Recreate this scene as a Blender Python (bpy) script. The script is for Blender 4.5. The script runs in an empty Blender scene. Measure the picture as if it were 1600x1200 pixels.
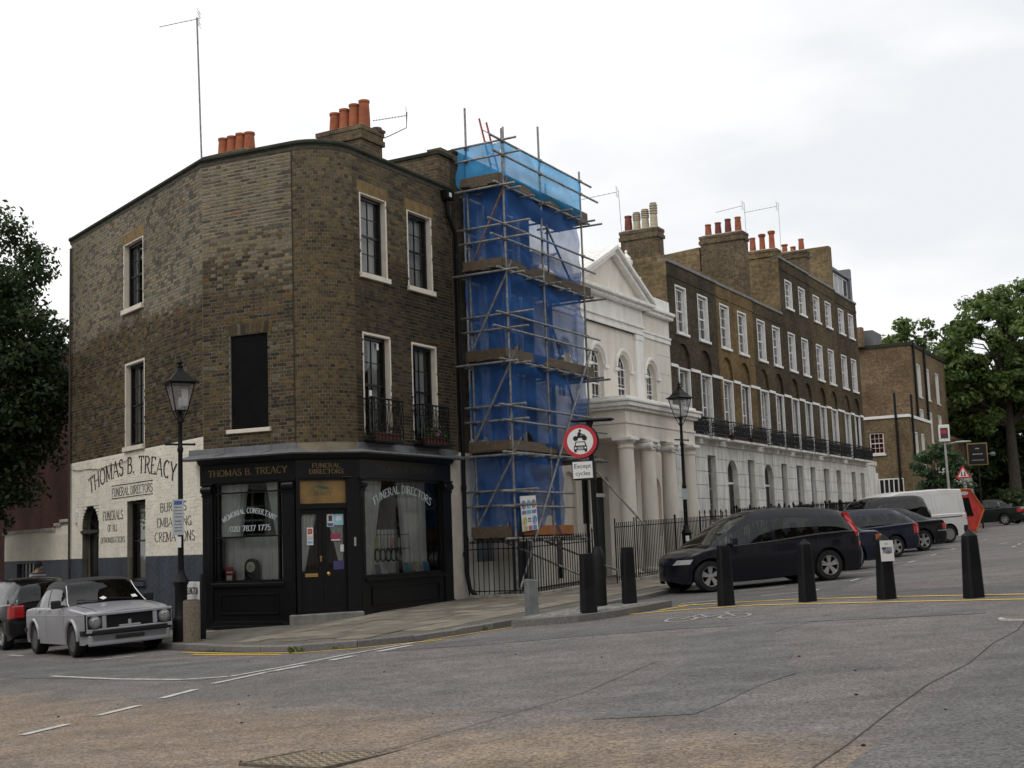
import bpy, math, random
from math import sin, cos, pi, radians, sqrt, atan2, hypot, floor
from mathutils import Matrix, Vector
random.seed(11)
SC = bpy.context.scene
COL = SC.collection
# ---------------------------------------------------------------- camera
EYE = 1.6
cam = bpy.data.cameras.new('camera'); camo = bpy.data.objects.new('camera', cam); COL.objects.link(camo)
PIT, ROL = radians(7.0), radians(-2.1)
_r = Vector((1, 0, 0)); _u = Vector((0, -sin(PIT), cos(PIT))); _d = Vector((0, cos(PIT), sin(PIT)))
_r2 = cos(ROL)*_r + sin(ROL)*_u; _u2 = -sin(ROL)*_r + cos(ROL)*_u
m = Matrix((_r2, _u2, -_d)).transposed().to_4x4(); m.translation = (0, 0, EYE)
camo.matrix_world = m
cam.sensor_width = 36; cam.sensor_fit = 'HORIZONTAL'; cam.lens = 45.0; cam.clip_start = .1; cam.clip_end = 3000
SC.camera = camo
# ---------------------------------------------------------------- sky, sun, exposure
SUN_AZ, SUN_EL = radians(228), radians(52)        # compass angle from +Y clockwise: behind the camera, to its left
W = bpy.data.worlds.new('World'); SC.world = W; W.use_nodes = True
nt = W.node_tree; nt.nodes.clear()
def WN(t, **k):
    n = nt.nodes.new(t)
    for a, b in k.items(): setattr(n, a, b)
    return n
out = WN('ShaderNodeOutputWorld'); add = WN('ShaderNodeMixShader')
sky = WN('ShaderNodeTexSky', sky_type='NISHITA', sun_disc=False, sun_elevation=SUN_EL, sun_rotation=SUN_AZ)
sky.air_density = 1.2; sky.dust_density = 2.5
bg = WN('ShaderNodeBackground'); bg.inputs['Strength'].default_value = .11
cl = WN('ShaderNodeBackground'); cl.inputs['Strength'].default_value = 1.0
tc = WN('ShaderNodeTexCoord'); mp = WN('ShaderNodeMapping'); mp.inputs['Scale'].default_value = (1, 1, 2.6); mp.inputs['Location'].default_value = (.35, .1, .2)
n1 = WN('ShaderNodeTexNoise'); n1.inputs['Scale'].default_value = 1.7; n1.inputs['Detail'].default_value = 7; n1.inputs['Roughness'].default_value = .5
n2 = WN('ShaderNodeTexNoise'); n2.inputs['Scale'].default_value = 1.1; n2.inputs['Detail'].default_value = 5
rc = WN('ShaderNodeValToRGB'); rc.color_ramp.elements[0].position = .38; rc.color_ramp.elements[0].color = (1.20, 1.23, 1.28, 1)
rc.color_ramp.elements[1].position = .53; rc.color_ramp.elements[1].color = (1.6, 1.6, 1.59, 1)
rm = WN('ShaderNodeValToRGB'); rm.color_ramp.elements[0].position = .25; rm.color_ramp.elements[0].color = (.55, .55, .55, 1)
rm.color_ramp.elements[1].position = .42; rm.color_ramp.elements[1].color = (1, 1, 1, 1)
LK = nt.links.new
LK(tc.outputs['Generated'], mp.inputs['Vector']); LK(mp.outputs[0], n1.inputs['Vector']); LK(tc.outputs['Generated'], n2.inputs['Vector'])
LK(n1.outputs['Fac'], rc.inputs[0]); LK(n2.outputs['Fac'], rm.inputs[0])
LK(sky.outputs[0], bg.inputs['Color']); LK(rc.outputs[0], cl.inputs['Color'])
LK(rm.outputs[0], add.inputs[0]); LK(bg.outputs[0], add.inputs[1]); LK(cl.outputs[0], add.inputs[2]); LK(add.outputs[0], out.inputs[0])
sl = bpy.data.lights.new('sun', 'SUN'); sl.energy = 1.2; sl.angle = radians(28); sl.color = (1, .95, .88)
so = bpy.data.objects.new('sun', sl); COL.objects.link(so)
sdir = Vector((sin(SUN_AZ)*cos(SUN_EL), cos(SUN_AZ)*cos(SUN_EL), sin(SUN_EL)))
so.rotation_euler = (-sdir).to_track_quat('-Z', 'Y').to_euler(); so.location = (0, 0, 40)
SC.view_settings.view_transform = 'Standard'; SC.view_settings.look = 'None'; SC.view_settings.gamma = 1
SC.view_settings.exposure = -0.48; SC.view_settings.use_curve_mapping = False
# ---------------------------------------------------------------- frames (metres)
def frame(x, y, z, ang): return Matrix.Translation((x, y, z)) @ Matrix.Rotation(ang, 4, 'Z')
TR = Vector((.48022, .87715)); NR = Vector((.87715, -.48022))            # street direction, outward normal of the terrace line
Q = Vector((-3.172, 25.90)); CLp = Vector((-6.43, 26.44)); PC = Vector((-4.36, 25.50))
FR = frame(Q.x, Q.y, 0, atan2(TR.y, TR.x))                                # x along the street, y into the houses, z up
FL = frame(CLp.x, CLp.y, 0, atan2(-.78844, .61512))                       # side street wall: x towards the corner (0 at the corner)
FC = frame(CLp.x, CLp.y, 0, atan2(-.41231, .91104))                       # chamfer: x 0..2.274
_dv = Q - PC
FD = frame(PC.x, PC.y, 0, atan2(_dv.y, _dv.x))                            # shop door chord, 1.25 wide
def gz(x, y):
    u = .045*x + .003*y
    if u > 1.35: u = 1.35 + .55*(1 - math.exp(-(u-1.35)/.55))
    if u < -.7: u = -.7 - .5*(1 - math.exp((u+.7)/.5))
    return .093 + u
def RW(s, off): p = Q + TR*s + NR*off; return (p.x, p.y)
def LWd(x, y): p = FL @ Vector((x, y, 0)); return (p.x, p.y)
def pav(s, off): x, y = RW(s, off); return gz(x, y) + .10 + .03*(4.4-off)
# ---------------------------------------------------------------- object helpers
WM = {}
def link(o, parent, F):
    COL.objects.link(o)
    o.matrix_basis = F
    if parent is not None:
        o.parent = parent; o.matrix_parent_inverse = WM[parent.name].inverted()
    WM[o.name] = F.copy()
    return o
def tag(o, label=None, cat=None, group=None, kind=None):
    if label: o['label'] = label
    if cat: o['category'] = cat
    if group: o['group'] = group
    if kind: o['kind'] = kind
    return o
def thing(name, label, cat, F, group=None):
    o = bpy.data.objects.new(name, None); o.empty_display_size = .2
    link(o, None, F); return tag(o, label, cat, group)
def at(F, x, y, z, a=0.0): return F @ Matrix.Translation((x, y, z)) @ Matrix.Rotation(a, 4, 'Z')
KIDS = {}
def copy_tree(root, F, label=None, group=None, parent=None):
    c = root.copy(); COL.objects.link(c)
    c.matrix_basis = F; WM[c.name] = F.copy()
    if label: c['label'] = label
    if group: c['group'] = group
    _ck(root, c); return c
def _ck(a, b):
    for ch in KIDS.get(a.name, []):
        d = ch.copy(); COL.objects.link(d); d.parent = b
        KIDS.setdefault(b.name, []).append(d)
        _ck(ch, d)
class MB:
    def __init__(s): s.v = []; s.f = []; s.a = []; s.M = None
    def pt(s, p):
        if s.M is not None: p = s.M @ Vector(p)
        s.v.append((p[0], p[1], p[2])); return len(s.v)-1
    def face(s, ids, a=0.0): s.f.append(tuple(ids)); s.a.append(a)
    def poly(s, pts, a=0.0): s.face([s.pt(p) for p in pts], a)
    def box(s, x0, x1, y0, y1, z0, z1, a=0.0, skip=''):
        i = [s.pt((x, y, z)) for z in (z0, z1) for y in (y0, y1) for x in (x0, x1)]
        for k, q in (('b', (0, 2, 3, 1)), ('t', (4, 5, 7, 6)), ('f', (0, 1, 5, 4)), ('k', (2, 6, 7, 3)), ('l', (0, 4, 6, 2)), ('r', (1, 3, 7, 5))):
            if k not in skip: s.face([i[j] for j in q], a)
        return s
    def tube(s, p0, p1, r, n=8, r2=None, cap=True, a=0.0):
        p0 = Vector(p0); p1 = Vector(p1); d = (p1-p0)
        if d.length < 1e-6: return s
        d.normalize(); u = d.orthogonal().normalized(); w = d.cross(u); r2 = r if r2 is None else r2
        A = []; B = []
        for k in range(n):
            t = 2*pi*k/n; e = u*cos(t)+w*sin(t)
            A.append(s.pt(p0+e*r)); B.append(s.pt(p1+e*r2))
        for k in range(n): s.face((A[k], A[(k+1) % n], B[(k+1) % n], B[k]), a)
        if cap: s.face(A[::-1], a); s.face(B, a)
        return s
    def path(s, pts, r, n=6, rr=None, cap=True, a=0.0):
        pts = [Vector(p) for p in pts]; prev = None; u = None
        for k, p in enumerate(pts):
            d = (pts[min(k+1, len(pts)-1)]-pts[max(k-1, 0)]).normalized()
            if u is None: u = d.orthogonal().normalized()
            u = (u-d*u.dot(d))
            u = u.normalized() if u.length > 1e-5 else d.orthogonal().normalized()
            w = d.cross(u); R = r if rr is None else rr[k]
            ring = [s.pt(p+(u*cos(2*pi*j/n)+w*sin(2*pi*j/n))*R) for j in range(n)]
            if prev:
                for j in range(n): s.face((prev[j], prev[(j+1) % n], ring[(j+1) % n], ring[j]), a)
            elif cap: s.face(ring[::-1], a)
            prev = ring
        if cap: s.face(prev, a)
        return s
    def lathe(s, prof, c=(0, 0, 0), n=16, M=None, a=0.0, cap=True):
        prev = None; c = Vector(c)
        for k, (r, z) in enumerate(prof):
            ring = []
            for j in range(n):
                t = 2*pi*(j+.5)/n; p = Vector((r*cos(t), r*sin(t), z))
                if M is not None: p = M @ p
                ring.append(s.pt(p+c))
            if prev:
                for j in range(n): s.face((prev[j], prev[(j+1) % n], ring[(j+1) % n], ring[j]), a)
            elif cap: s.face(ring[::-1], a)
            prev = ring
        if cap: s.face(prev, a)
        return s
    def prism(s, poly, y0, y1, a=0.0, M=None):            # polygon in (x,z), counter-clockwise seen from -y, extruded y0 -> y1
        g = (lambda p: p) if M is None else (lambda p: M @ Vector(p))
        A = [s.pt(g((x, y0, z))) for x, z in poly]; B = [s.pt(g((x, y1, z))) for x, z in poly]; n = len(poly)
        s.face(A, a); s.face(B[::-1], a)
        for k in range(n): s.face((A[(k+1) % n], A[k], B[k], B[(k+1) % n]), a)
        return s
    def build(s, name, mat, parent=None, F=None, smooth=False, bevel=0, angle=40, seg=1, bt=False):
        me = bpy.data.meshes.new(name)
        me.from_pydata(s.v, [], s.f)
        if bt or any(s.a):
            at_ = me.attributes.new('bt', 'FLOAT', 'FACE'); at_.data.foreach_set('value', s.a)
        me.materials.append(mat)
        if smooth:
            me.polygons.foreach_set('use_smooth', [True]*len(me.polygons))
            me.set_sharp_from_angle(angle=radians(angle))
        o = bpy.data.objects.new(name, me)
        if F is None: F = WM[parent.name] if parent is not None else Matrix.Identity(4)
        link(o, parent, F)
        if parent is not None: KIDS.setdefault(parent.name, []).append(o)
        if bevel:
            b = o.modifiers.new('bevel', 'BEVEL'); b.width = bevel; b.segments = seg; b.limit_method = 'ANGLE'; b.angle_limit = radians(35)
        return o
def part(name, mesh, parent, F):
    o = bpy.data.objects.new(name, mesh); link(o, parent, F)
    if parent is not None: KIDS.setdefault(parent.name, []).append(o)
    return o
def onemesh(name, fn, mat, parent=None, F=None, **k):
    b = MB(); fn(b); return b.build(name, mat, parent, F, **k)
def boxp(name, mat, parent, F, *d, **k):
    b = MB().box(*d); return b.build(name, mat, parent, F, **k)
def wallgrid(b, x0, x1, z0, z1, holes, y=0.0, d=.2, a=0.0, arcn=14):
    """outward (-y) wall sheet with rectangular or arched holes and their reveals of depth d"""
    xs = sorted({x0, x1, *[min(max(h[i], x0), x1) for h in holes for i in (0, 1)]})
    zs = sorted({z0, z1, *[min(max(h[i], z0), z1) for h in holes for i in (2, 3)]})
    for i in range(len(xs)-1):
        for j in range(len(zs)-1):
            cx = (xs[i]+xs[i+1])/2; cz = (zs[j]+zs[j+1])/2
            if any(h[0] < cx < h[1] and h[2] < cz < h[3] for h in holes): continue
            b.poly([(xs[i], y, zs[j]), (xs[i+1], y, zs[j]), (xs[i+1], y, zs[j+1]), (xs[i], y, zs[j+1])], a)
    for h in holes:
        hx0, hx1, hz0, hz1 = h[:4]; arch = len(h) > 4 and h[4]; Y = y+d
        if hz1 <= z0 or hz0 >= z1: continue
        c0 = max(hz0, z0)
        if not arch:
            c1 = min(hz1, z1)
            b.poly([(hx0, y, c0), (hx0, y, c1), (hx0, Y, c1), (hx0, Y, c0)], a); b.poly([(hx1, y, c1), (hx1, y, c0), (hx1, Y, c0), (hx1, Y, c1)], a)
            if hz1 <= z1: b.poly([(hx0, y, hz1), (hx1, y, hz1), (hx1, Y, hz1), (hx0, Y, hz1)], a)
            if hz0 >= z0: b.poly([(hx1, y, hz0), (hx0, y, hz0), (hx0, Y, hz0), (hx1, Y, hz0)], a)
        else:
            r = (hx1-hx0)/2; cx = (hx0+hx1)/2; sp = hz1-r
            b.poly([(hx0, y, c0), (hx0, y, sp), (hx0, Y, sp), (hx0, Y, c0)], a); b.poly([(hx1, y, sp), (hx1, y, c0), (hx1, Y, c0), (hx1, Y, sp)], a)
            if hz0 >= z0: b.poly([(hx1, y, hz0), (hx0, y, hz0), (hx0, Y, hz0), (hx1, Y, hz0)], a)
            for k in range(arcn):
                t0 = pi-pi*k/arcn; t1 = pi-pi*(k+1)/arcn
                p0 = (cx+r*cos(t0), sp+r*sin(t0)); p1 = (cx+r*cos(t1), sp+r*sin(t1))
                b.poly([(p0[0], y, p0[1]), (p1[0], y, p1[1]), (p1[0], y, hz1), (p0[0], y, hz1)], a)
                b.poly([(p0[0], y, p0[1]), (p0[0], Y, p0[1]), (p1[0], Y, p1[1]), (p1[0], y, p1[1])], a)
def sweep(b, pts, prof, a=0.0, cap=True):
    """profile [(out,z)] swept along a world polyline (outside on its right), mitred"""
    P = [Vector(p) for p in pts]; n = len(P); rings = []
    for k in range(n):
        d0 = (P[k]-P[k-1]).normalized() if k else None; d1 = (P[k+1]-P[k]).normalized() if k < n-1 else None
        n0 = Vector((d0.y, -d0.x)) if d0 else None; n1 = Vector((d1.y, -d1.x)) if d1 else None
        if n0 is None: mi = n1
        elif n1 is None: mi = n0
        else:
            mi = (n0+n1).normalized(); mi = mi/max(.3, mi.dot(n0))
        rings.append([b.pt((P[k].x+mi.x*o, P[k].y+mi.y*o, z)) for o, z in prof])
    for k in range(n-1):
        for j in range(len(prof)-1): b.face((rings[k][j], rings[k+1][j], rings[k+1][j+1], rings[k][j+1]), a)
    if cap: b.face(rings[0][::-1], a); b.face(rings[-1], a)
# ---------------------------------------------------------------- materials
MT = {}
def mat(name, col, rough=.7, var=.18, scale=5.0, bump=0.0, bscale=60.0, metal=0.0, spec=.4, col2=None, coat=0.0, detail=5, attr=0.0, stretch=None, emit=0.0):
    if name in MT: return MT[name]
    M = bpy.data.materials.new(name); M.use_nodes = True; t = M.node_tree; P = t.nodes['Principled BSDF']
    P.inputs['Roughness'].default_value = rough; P.inputs['Metallic'].default_value = metal; P.inputs['Specular IOR Level'].default_value = spec
    P.inputs['Coat Weight'].default_value = coat; P.inputs['Coat Roughness'].default_value = .04
    tc = t.nodes.new('ShaderNodeTexCoord'); mp = t.nodes.new('ShaderNodeMapping'); t.links.new(tc.outputs['Object'], mp.inputs[0])
    if stretch: mp.inputs['Scale'].default_value = stretch
    n = t.nodes.new('ShaderNodeTexNoise'); n.inputs['Scale'].default_value = scale; n.inputs['Detail'].default_value = detail; n.inputs['Roughness'].default_value = .62
    t.links.new(mp.outputs[0], n.inputs['Vector'])
    r = t.nodes.new('ShaderNodeValToRGB'); c2 = col2 or tuple(c*(1-var) for c in col); c1 = col if col2 else tuple(min(1, c*(1+var*.5)) for c in col)
    r.color_ramp.elements[0].position = .32; r.color_ramp.elements[0].color = (*c2, 1); r.color_ramp.elements[1].position = .66; r.color_ramp.elements[1].color = (*c1, 1)
    t.links.new(n.outputs['Fac'], r.inputs[0]); last = r.outputs[0]
    if attr:
        oi = t.nodes.new('ShaderNodeObjectInfo'); an = t.nodes.new('ShaderNodeAttribute'); an.attribute_name = 'bt'
        ad = t.nodes.new('ShaderNodeMath'); ad.operation = 'ADD'; fr = t.nodes.new('ShaderNodeMath'); fr.operation = 'FRACT'
        t.links.new(oi.outputs['Random'], ad.inputs[0]); t.links.new(an.outputs['Fac'], ad.inputs[1]); t.links.new(ad.outputs[0], fr.inputs[0])
        mr = t.nodes.new('ShaderNodeMapRange'); mr.inputs[3].default_value = 1-attr; mr.inputs[4].default_value = 1+attr*.6; t.links.new(fr.outputs[0], mr.inputs[0])
        mx = t.nodes.new('ShaderNodeVectorMath'); mx.operation = 'SCALE'; t.links.new(last, mx.inputs[0]); t.links.new(mr.outputs[0], mx.inputs['Scale']); last = mx.outputs[0]
    t.links.new(last, P.inputs['Base Color'])
    if bump:
        n2 = t.nodes.new('ShaderNodeTexNoise'); n2.inputs['Scale'].default_value = bscale; n2.inputs['Detail'].default_value = 4; t.links.new(mp.outputs[0], n2.inputs['Vector'])
        bp = t.nodes.new('ShaderNodeBump'); bp.inputs['Strength'].default_value = bump; bp.inputs['Distance'].default_value = .02
        t.links.new(n2.outputs['Fac'], bp.inputs['Height']); t.links.new(bp.outputs[0], P.inputs['Normal'])
    if emit: P.inputs['Emission Color'].default_value = (*col, 1); P.inputs['Emission Strength'].default_value = emit
    MT[name] = M; return M
def glass(name, tint=(.93, .96, .95), tr=.96, rough=.02):
    if name in MT: return MT[name]
    M = bpy.data.materials.new(name); M.use_nodes = True; t = M.node_tree; t.nodes.clear()
    o = t.nodes.new('ShaderNodeOutputMaterial'); mx = t.nodes.new('ShaderNodeMixShader'); g = t.nodes.new('ShaderNodeBsdfGlossy'); g.inputs['Roughness'].default_value = rough
    tp = t.nodes.new('ShaderNodeBsdfTransparent'); tp.inputs['Color'].default_value = (*[c*tr for c in tint], 1)
    fr = t.nodes.new('ShaderNodeFresnel'); fr.inputs['IOR'].default_value = 1.5
    tc = t.nodes.new('ShaderNodeTexCoord'); nz = t.nodes.new('ShaderNodeTexNoise'); nz.inputs['Scale'].default_value = 1.5; bp = t.nodes.new('ShaderNodeBump'); bp.inputs['Strength'].default_value = .06
    t.links.new(tc.outputs['Object'], nz.inputs['Vector']); t.links.new(nz.outputs['Fac'], bp.inputs['Height']); t.links.new(bp.outputs[0], g.inputs['Normal'])
    ad = t.nodes.new('ShaderNodeMath'); ad.operation = 'MULTIPLY_ADD'; ad.inputs[1].default_value = 1.15; ad.inputs[2].default_value = .0; ad.use_clamp = True
    t.links.new(fr.outputs[0], ad.inputs[0]); t.links.new(ad.outputs[0], mx.inputs[0]); t.links.new(tp.outputs[0], mx.inputs[1]); t.links.new(g.outputs[0], mx.inputs[2]); t.links.new(mx.outputs[0], o.inputs[0])
    MT[name] = M; return M
def brickpiece(name, pal, mort=None, top=None, zsplit=None, soot=0.0, soots=.5, dith=.5):
    """per-brick colours for bricks built as geometry; older darker brick below zsplit (world z) with its own palette"""
    if name in MT: return MT[name]
    M = bpy.data.materials.new(name); M.use_nodes = True; t = M.node_tree; P = t.nodes['Principled BSDF']; P.inputs['Roughness'].default_value = .9; P.inputs['Specular IOR Level'].default_value = .15
    oi = t.nodes.new('ShaderNodeObjectInfo'); an = t.nodes.new('ShaderNodeAttribute'); an.attribute_name = 'bt'
    ad = t.nodes.new('ShaderNodeMath'); ad.operation = 'ADD'; fr = t.nodes.new('ShaderNodeMath'); fr.operation = 'FRACT'
    t.links.new(oi.outputs['Random'], ad.inputs[0]); t.links.new(an.outputs['Fac'], ad.inputs[1]); t.links.new(ad.outputs[0], fr.inputs[0])
    def ramp(p):
        r = t.nodes.new('ShaderNodeValToRGB'); r.color_ramp.interpolation = 'CONSTANT'; e = r.color_ramp.elements
        while len(e) < len(p): e.new(.5)
        acc = 0; tot = sum(w for w, _ in p)
        for k, (w, c) in enumerate(p): e[k].position = acc/tot; e[k].color = (*c, 1); acc += w
        t.links.new(fr.outputs[0], r.inputs[0]); return r.outputs[0]
    last = ramp(pal); geo = t.nodes.new('ShaderNodeNewGeometry'); nz = t.nodes.new('ShaderNodeTexNoise'); nz.inputs['Scale'].default_value = .8; nz.inputs['Detail'].default_value = 6
    t.links.new(geo.outputs['Position'], nz.inputs['Vector'])
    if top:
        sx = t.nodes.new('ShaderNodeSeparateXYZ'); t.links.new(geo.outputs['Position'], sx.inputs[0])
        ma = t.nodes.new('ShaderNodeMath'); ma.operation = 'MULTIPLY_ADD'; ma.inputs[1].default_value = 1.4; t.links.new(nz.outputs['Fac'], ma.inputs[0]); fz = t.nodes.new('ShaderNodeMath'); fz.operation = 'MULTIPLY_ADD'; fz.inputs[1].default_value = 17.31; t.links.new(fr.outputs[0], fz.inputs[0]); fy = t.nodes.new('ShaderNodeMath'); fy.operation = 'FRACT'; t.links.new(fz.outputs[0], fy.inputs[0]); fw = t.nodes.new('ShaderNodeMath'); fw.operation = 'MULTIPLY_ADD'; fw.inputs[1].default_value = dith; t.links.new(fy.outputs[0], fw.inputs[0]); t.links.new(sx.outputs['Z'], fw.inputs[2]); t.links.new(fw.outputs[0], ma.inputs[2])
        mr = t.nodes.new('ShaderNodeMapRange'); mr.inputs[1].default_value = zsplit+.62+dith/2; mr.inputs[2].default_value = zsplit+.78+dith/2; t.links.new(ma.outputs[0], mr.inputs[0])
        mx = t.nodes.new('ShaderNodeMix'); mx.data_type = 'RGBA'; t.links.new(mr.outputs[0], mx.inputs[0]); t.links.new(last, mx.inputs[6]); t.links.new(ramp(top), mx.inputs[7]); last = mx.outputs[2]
    n3 = t.nodes.new('ShaderNodeTexNoise'); n3.inputs['Scale'].default_value = 22; n3.inputs['Detail'].default_value = 4; t.links.new(geo.outputs['Position'], n3.inputs['Vector'])
    m3 = t.nodes.new('ShaderNodeMapRange'); m3.inputs[1].default_value = .3; m3.inputs[2].default_value = .7; m3.inputs[3].default_value = .72; m3.inputs[4].default_value = 1.2; t.links.new(n3.outputs['Fac'], m3.inputs[0])
    sc = t.nodes.new('ShaderNodeVectorMath'); sc.operation = 'SCALE'; t.links.new(last, sc.inputs[0]); t.links.new(m3.outputs[0], sc.inputs['Scale']); last = sc.outputs[0]
    if soot:
        n4 = t.nodes.new('ShaderNodeTexNoise'); n4.inputs['Scale'].default_value = soots; n4.inputs['Detail'].default_value = 7; t.links.new(geo.outputs['Position'], n4.inputs['Vector'])
        m4 = t.nodes.new('ShaderNodeMapRange'); m4.inputs[1].default_value = .38; m4.inputs[2].default_value = .62; m4.inputs[3].default_value = 1; m4.inputs[4].default_value = 1-soot; t.links.new(n4.outputs['Fac'], m4.inputs[0])
        s4 = t.nodes.new('ShaderNodeVectorMath'); s4.operation = 'SCALE'; t.links.new(last, s4.inputs[0]); t.links.new(m4.outputs[0], s4.inputs['Scale']); last = s4.outputs[0]
    t.links.new(last, P.inputs['Base Color'])
    bp = t.nodes.new('ShaderNodeBump'); bp.inputs['Strength'].default_value = .35; bp.inputs['Distance'].default_value = .01; t.links.new(n3.outputs['Fac'], bp.inputs['Height']); t.links.new(bp.outputs[0], P.inputs['Normal'])
    MT[name] = M; return M
def brickmat(name, c1, c2, mort, soot=.5, scale=1.0):
    """flat brickwork for walls too far away to pick bricks apart (object space, x along the wall)"""
    if name in MT: return MT[name]
    M = bpy.data.materials.new(name); M.use_nodes = True; t = M.node_tree; P = t.nodes['Principled BSDF']; P.inputs['Roughness'].default_value = .92; P.inputs['Specular IOR Level'].default_value = .12
    tc = t.nodes.new('ShaderNodeTexCoord'); sx = t.nodes.new('ShaderNodeSeparateXYZ'); t.links.new(tc.outputs['Object'], sx.inputs[0])
    ad = t.nodes.new('ShaderNodeMath'); t.links.new(sx.outputs[0], ad.inputs[0]); t.links.new(sx.outputs[1], ad.inputs[1])
    cb = t.nodes.new('ShaderNodeCombineXYZ'); t.links.new(ad.outputs[0], cb.inputs[0]); t.links.new(sx.outputs[2], cb.inputs[1])
    br = t.nodes.new('ShaderNodeTexBrick'); br.inputs['Scale'].default_value = 1; br.inputs['Brick Width'].default_value = .225*scale; br.inputs['Row Height'].default_value = .075*scale; br.inputs['Mortar Size'].default_value = .006*scale; br.inputs['Bias'].default_value = -.1
    br.inputs['Color1'].default_value = (*c1, 1); br.inputs['Color2'].default_value = (*c2, 1); br.inputs['Mortar'].default_value = (*mort, 1); t.links.new(cb.outputs[0], br.inputs['Vector'])
    n = t.nodes.new('ShaderNodeTexNoise'); n.inputs['Scale'].default_value = .55; n.inputs['Detail'].default_value = 8; n.inputs['Roughness'].default_value = .65; t.links.new(tc.outputs['Object'], n.inputs['Vector'])
    mr = t.nodes.new('ShaderNodeMapRange'); mr.inputs[1].default_value = .36; mr.inputs[2].default_value = .66; mr.inputs[3].default_value = 1.12; mr.inputs[4].default_value = 1-soot; t.links.new(n.outputs['Fac'], mr.inputs[0])
    n2 = t.nodes.new('ShaderNodeTexNoise'); n2.inputs['Scale'].default_value = 7; n2.inputs['Detail'].default_value = 4; t.links.new(tc.outputs['Object'], n2.inputs['Vector'])
    m2 = t.nodes.new('ShaderNodeMapRange'); m2.inputs[1].default_value = .3; m2.inputs[2].default_value = .7; m2.inputs[3].default_value = .7; m2.inputs[4].default_value = 1.3; t.links.new(n2.outputs['Fac'], m2.inputs[0])
    mm = t.nodes.new('ShaderNodeMath'); mm.operation = 'MULTIPLY'; t.links.new(mr.outputs[0], mm.inputs[0]); t.links.new(m2.outputs[0], mm.inputs[1])
    sc = t.nodes.new('ShaderNodeVectorMath'); sc.operation = 'SCALE'; t.links.new(br.outputs['Color'], sc.inputs[0]); t.links.new(mm.outputs[0], sc.inputs['Scale']); t.links.new(sc.outputs[0], P.inputs['Base Color'])
    bp = t.nodes.new('ShaderNodeBump'); bp.inputs['Strength'].default_value = .5; bp.inputs['Distance'].default_value = .01; bp.invert = True; t.links.new(br.outputs['Fac'], bp.inputs['Height']); t.links.new(bp.outputs[0], P.inputs['Normal'])
    MT[name] = M; return M
def sheetmat(name, col, tr=.35, trl=.5, var=.3, scale=3.0):
    """thin cloth or netting: diffuse + translucent + see-through weave"""
    if name in MT: return MT[name]
    M = bpy.data.materials.new(name); M.use_nodes = True; t = M.node_tree; t.nodes.clear(); o = t.nodes.new('ShaderNodeOutputMaterial')
    d = t.nodes.new('ShaderNodeBsdfDiffuse'); l = t.nodes.new('ShaderNodeBsdfTranslucent'); p = t.nodes.new('ShaderNodeBsdfTransparent'); m1 = t.nodes.new('ShaderNodeMixShader'); m2 = t.nodes.new('ShaderNodeMixShader')
    tc = t.nodes.new('ShaderNodeTexCoord'); n = t.nodes.new('ShaderNodeTexNoise'); n.inputs['Scale'].default_value = scale; n.inputs['Detail'].default_value = 5; t.links.new(tc.outputs['Object'], n.inputs['Vector'])
    r = t.nodes.new('ShaderNodeValToRGB'); r.color_ramp.elements[0].position = .3; r.color_ramp.elements[1].position = .7
    r.color_ramp.elements[0].color = (*[c*(1-var) for c in col], 1); r.color_ramp.elements[1].color = (*col, 1); t.links.new(n.outputs['Fac'], r.inputs[0])
    t.links.new(r.outputs[0], d.inputs[0]); t.links.new(r.outputs[0], l.inputs[0]); p.inputs[0].default_value = (1, 1, 1, 1)
    m1.inputs[0].default_value = trl; t.links.new(d.outputs[0], m1.inputs[1]); t.links.new(l.outputs[0], m1.inputs[2])
    mr = t.nodes.new('ShaderNodeMapRange'); mr.inputs[1].default_value = .3; mr.inputs[2].default_value = .7; mr.inputs[3].default_value = tr*.7; mr.inputs[4].default_value = tr*1.25; t.links.new(n.outputs['Fac'], mr.inputs[0])
    t.links.new(mr.outputs[0], m2.inputs[0]); t.links.new(m1.outputs[0], m2.inputs[1]); t.links.new(p.outputs[0], m2.inputs[2]); t.links.new(m2.outputs[0], o.inputs[0])
    MT[name] = M; return M
def leafmat(name, c1, c2):
    if name in MT: return MT[name]
    M = bpy.data.materials.new(name); M.use_nodes = True; t = M.node_tree; t.nodes.clear(); o = t.nodes.new('ShaderNodeOutputMaterial')
    an = t.nodes.new('ShaderNodeAttribute'); an.attribute_name = 'bt'; r = t.nodes.new('ShaderNodeValToRGB'); r.color_ramp.elements[0].color = (*c1, 1); r.color_ramp.elements[1].color = (*c2, 1); t.links.new(an.outputs['Fac'], r.inputs[0])
    d = t.nodes.new('ShaderNodeBsdfPrincipled'); d.inputs['Roughness'].default_value = .5; d.inputs['Specular IOR Level'].default_value = .35; l = t.nodes.new('ShaderNodeBsdfTranslucent'); m1 = t.nodes.new('ShaderNodeMixShader'); m1.inputs[0].default_value = .35
    t.links.new(r.outputs[0], d.inputs['Base Color']); hs = t.nodes.new('ShaderNodeHueSaturation'); hs.inputs['Value'].default_value = 1.5; t.links.new(r.outputs[0], hs.inputs['Color']); t.links.new(hs.outputs[0], l.inputs[0])
    t.links.new(d.outputs[0], m1.inputs[1]); t.links.new(l.outputs[0], m1.inputs[2]); t.links.new(m1.outputs[0], o.inputs[0]); MT[name] = M; return M
BLACK = mat('black_gloss_paint', (.007, .007, .008), .3, .2, 3, .04, 30, spec=.3)
IRON = mat('black_iron_paint', (.008, .008, .009), .5, .3, 20, .1, 80, spec=.2)
CREAM = mat('cream_reveal_paint', (.72, .66, .56), .6, .12, 4)
WHITEP = mat('white_paint', (.80, .79, .77), .55, .10, 6)
STONE = mat('grey_stone', (.33, .31, .27), .85, .35, 5, .3, 60)
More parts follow.
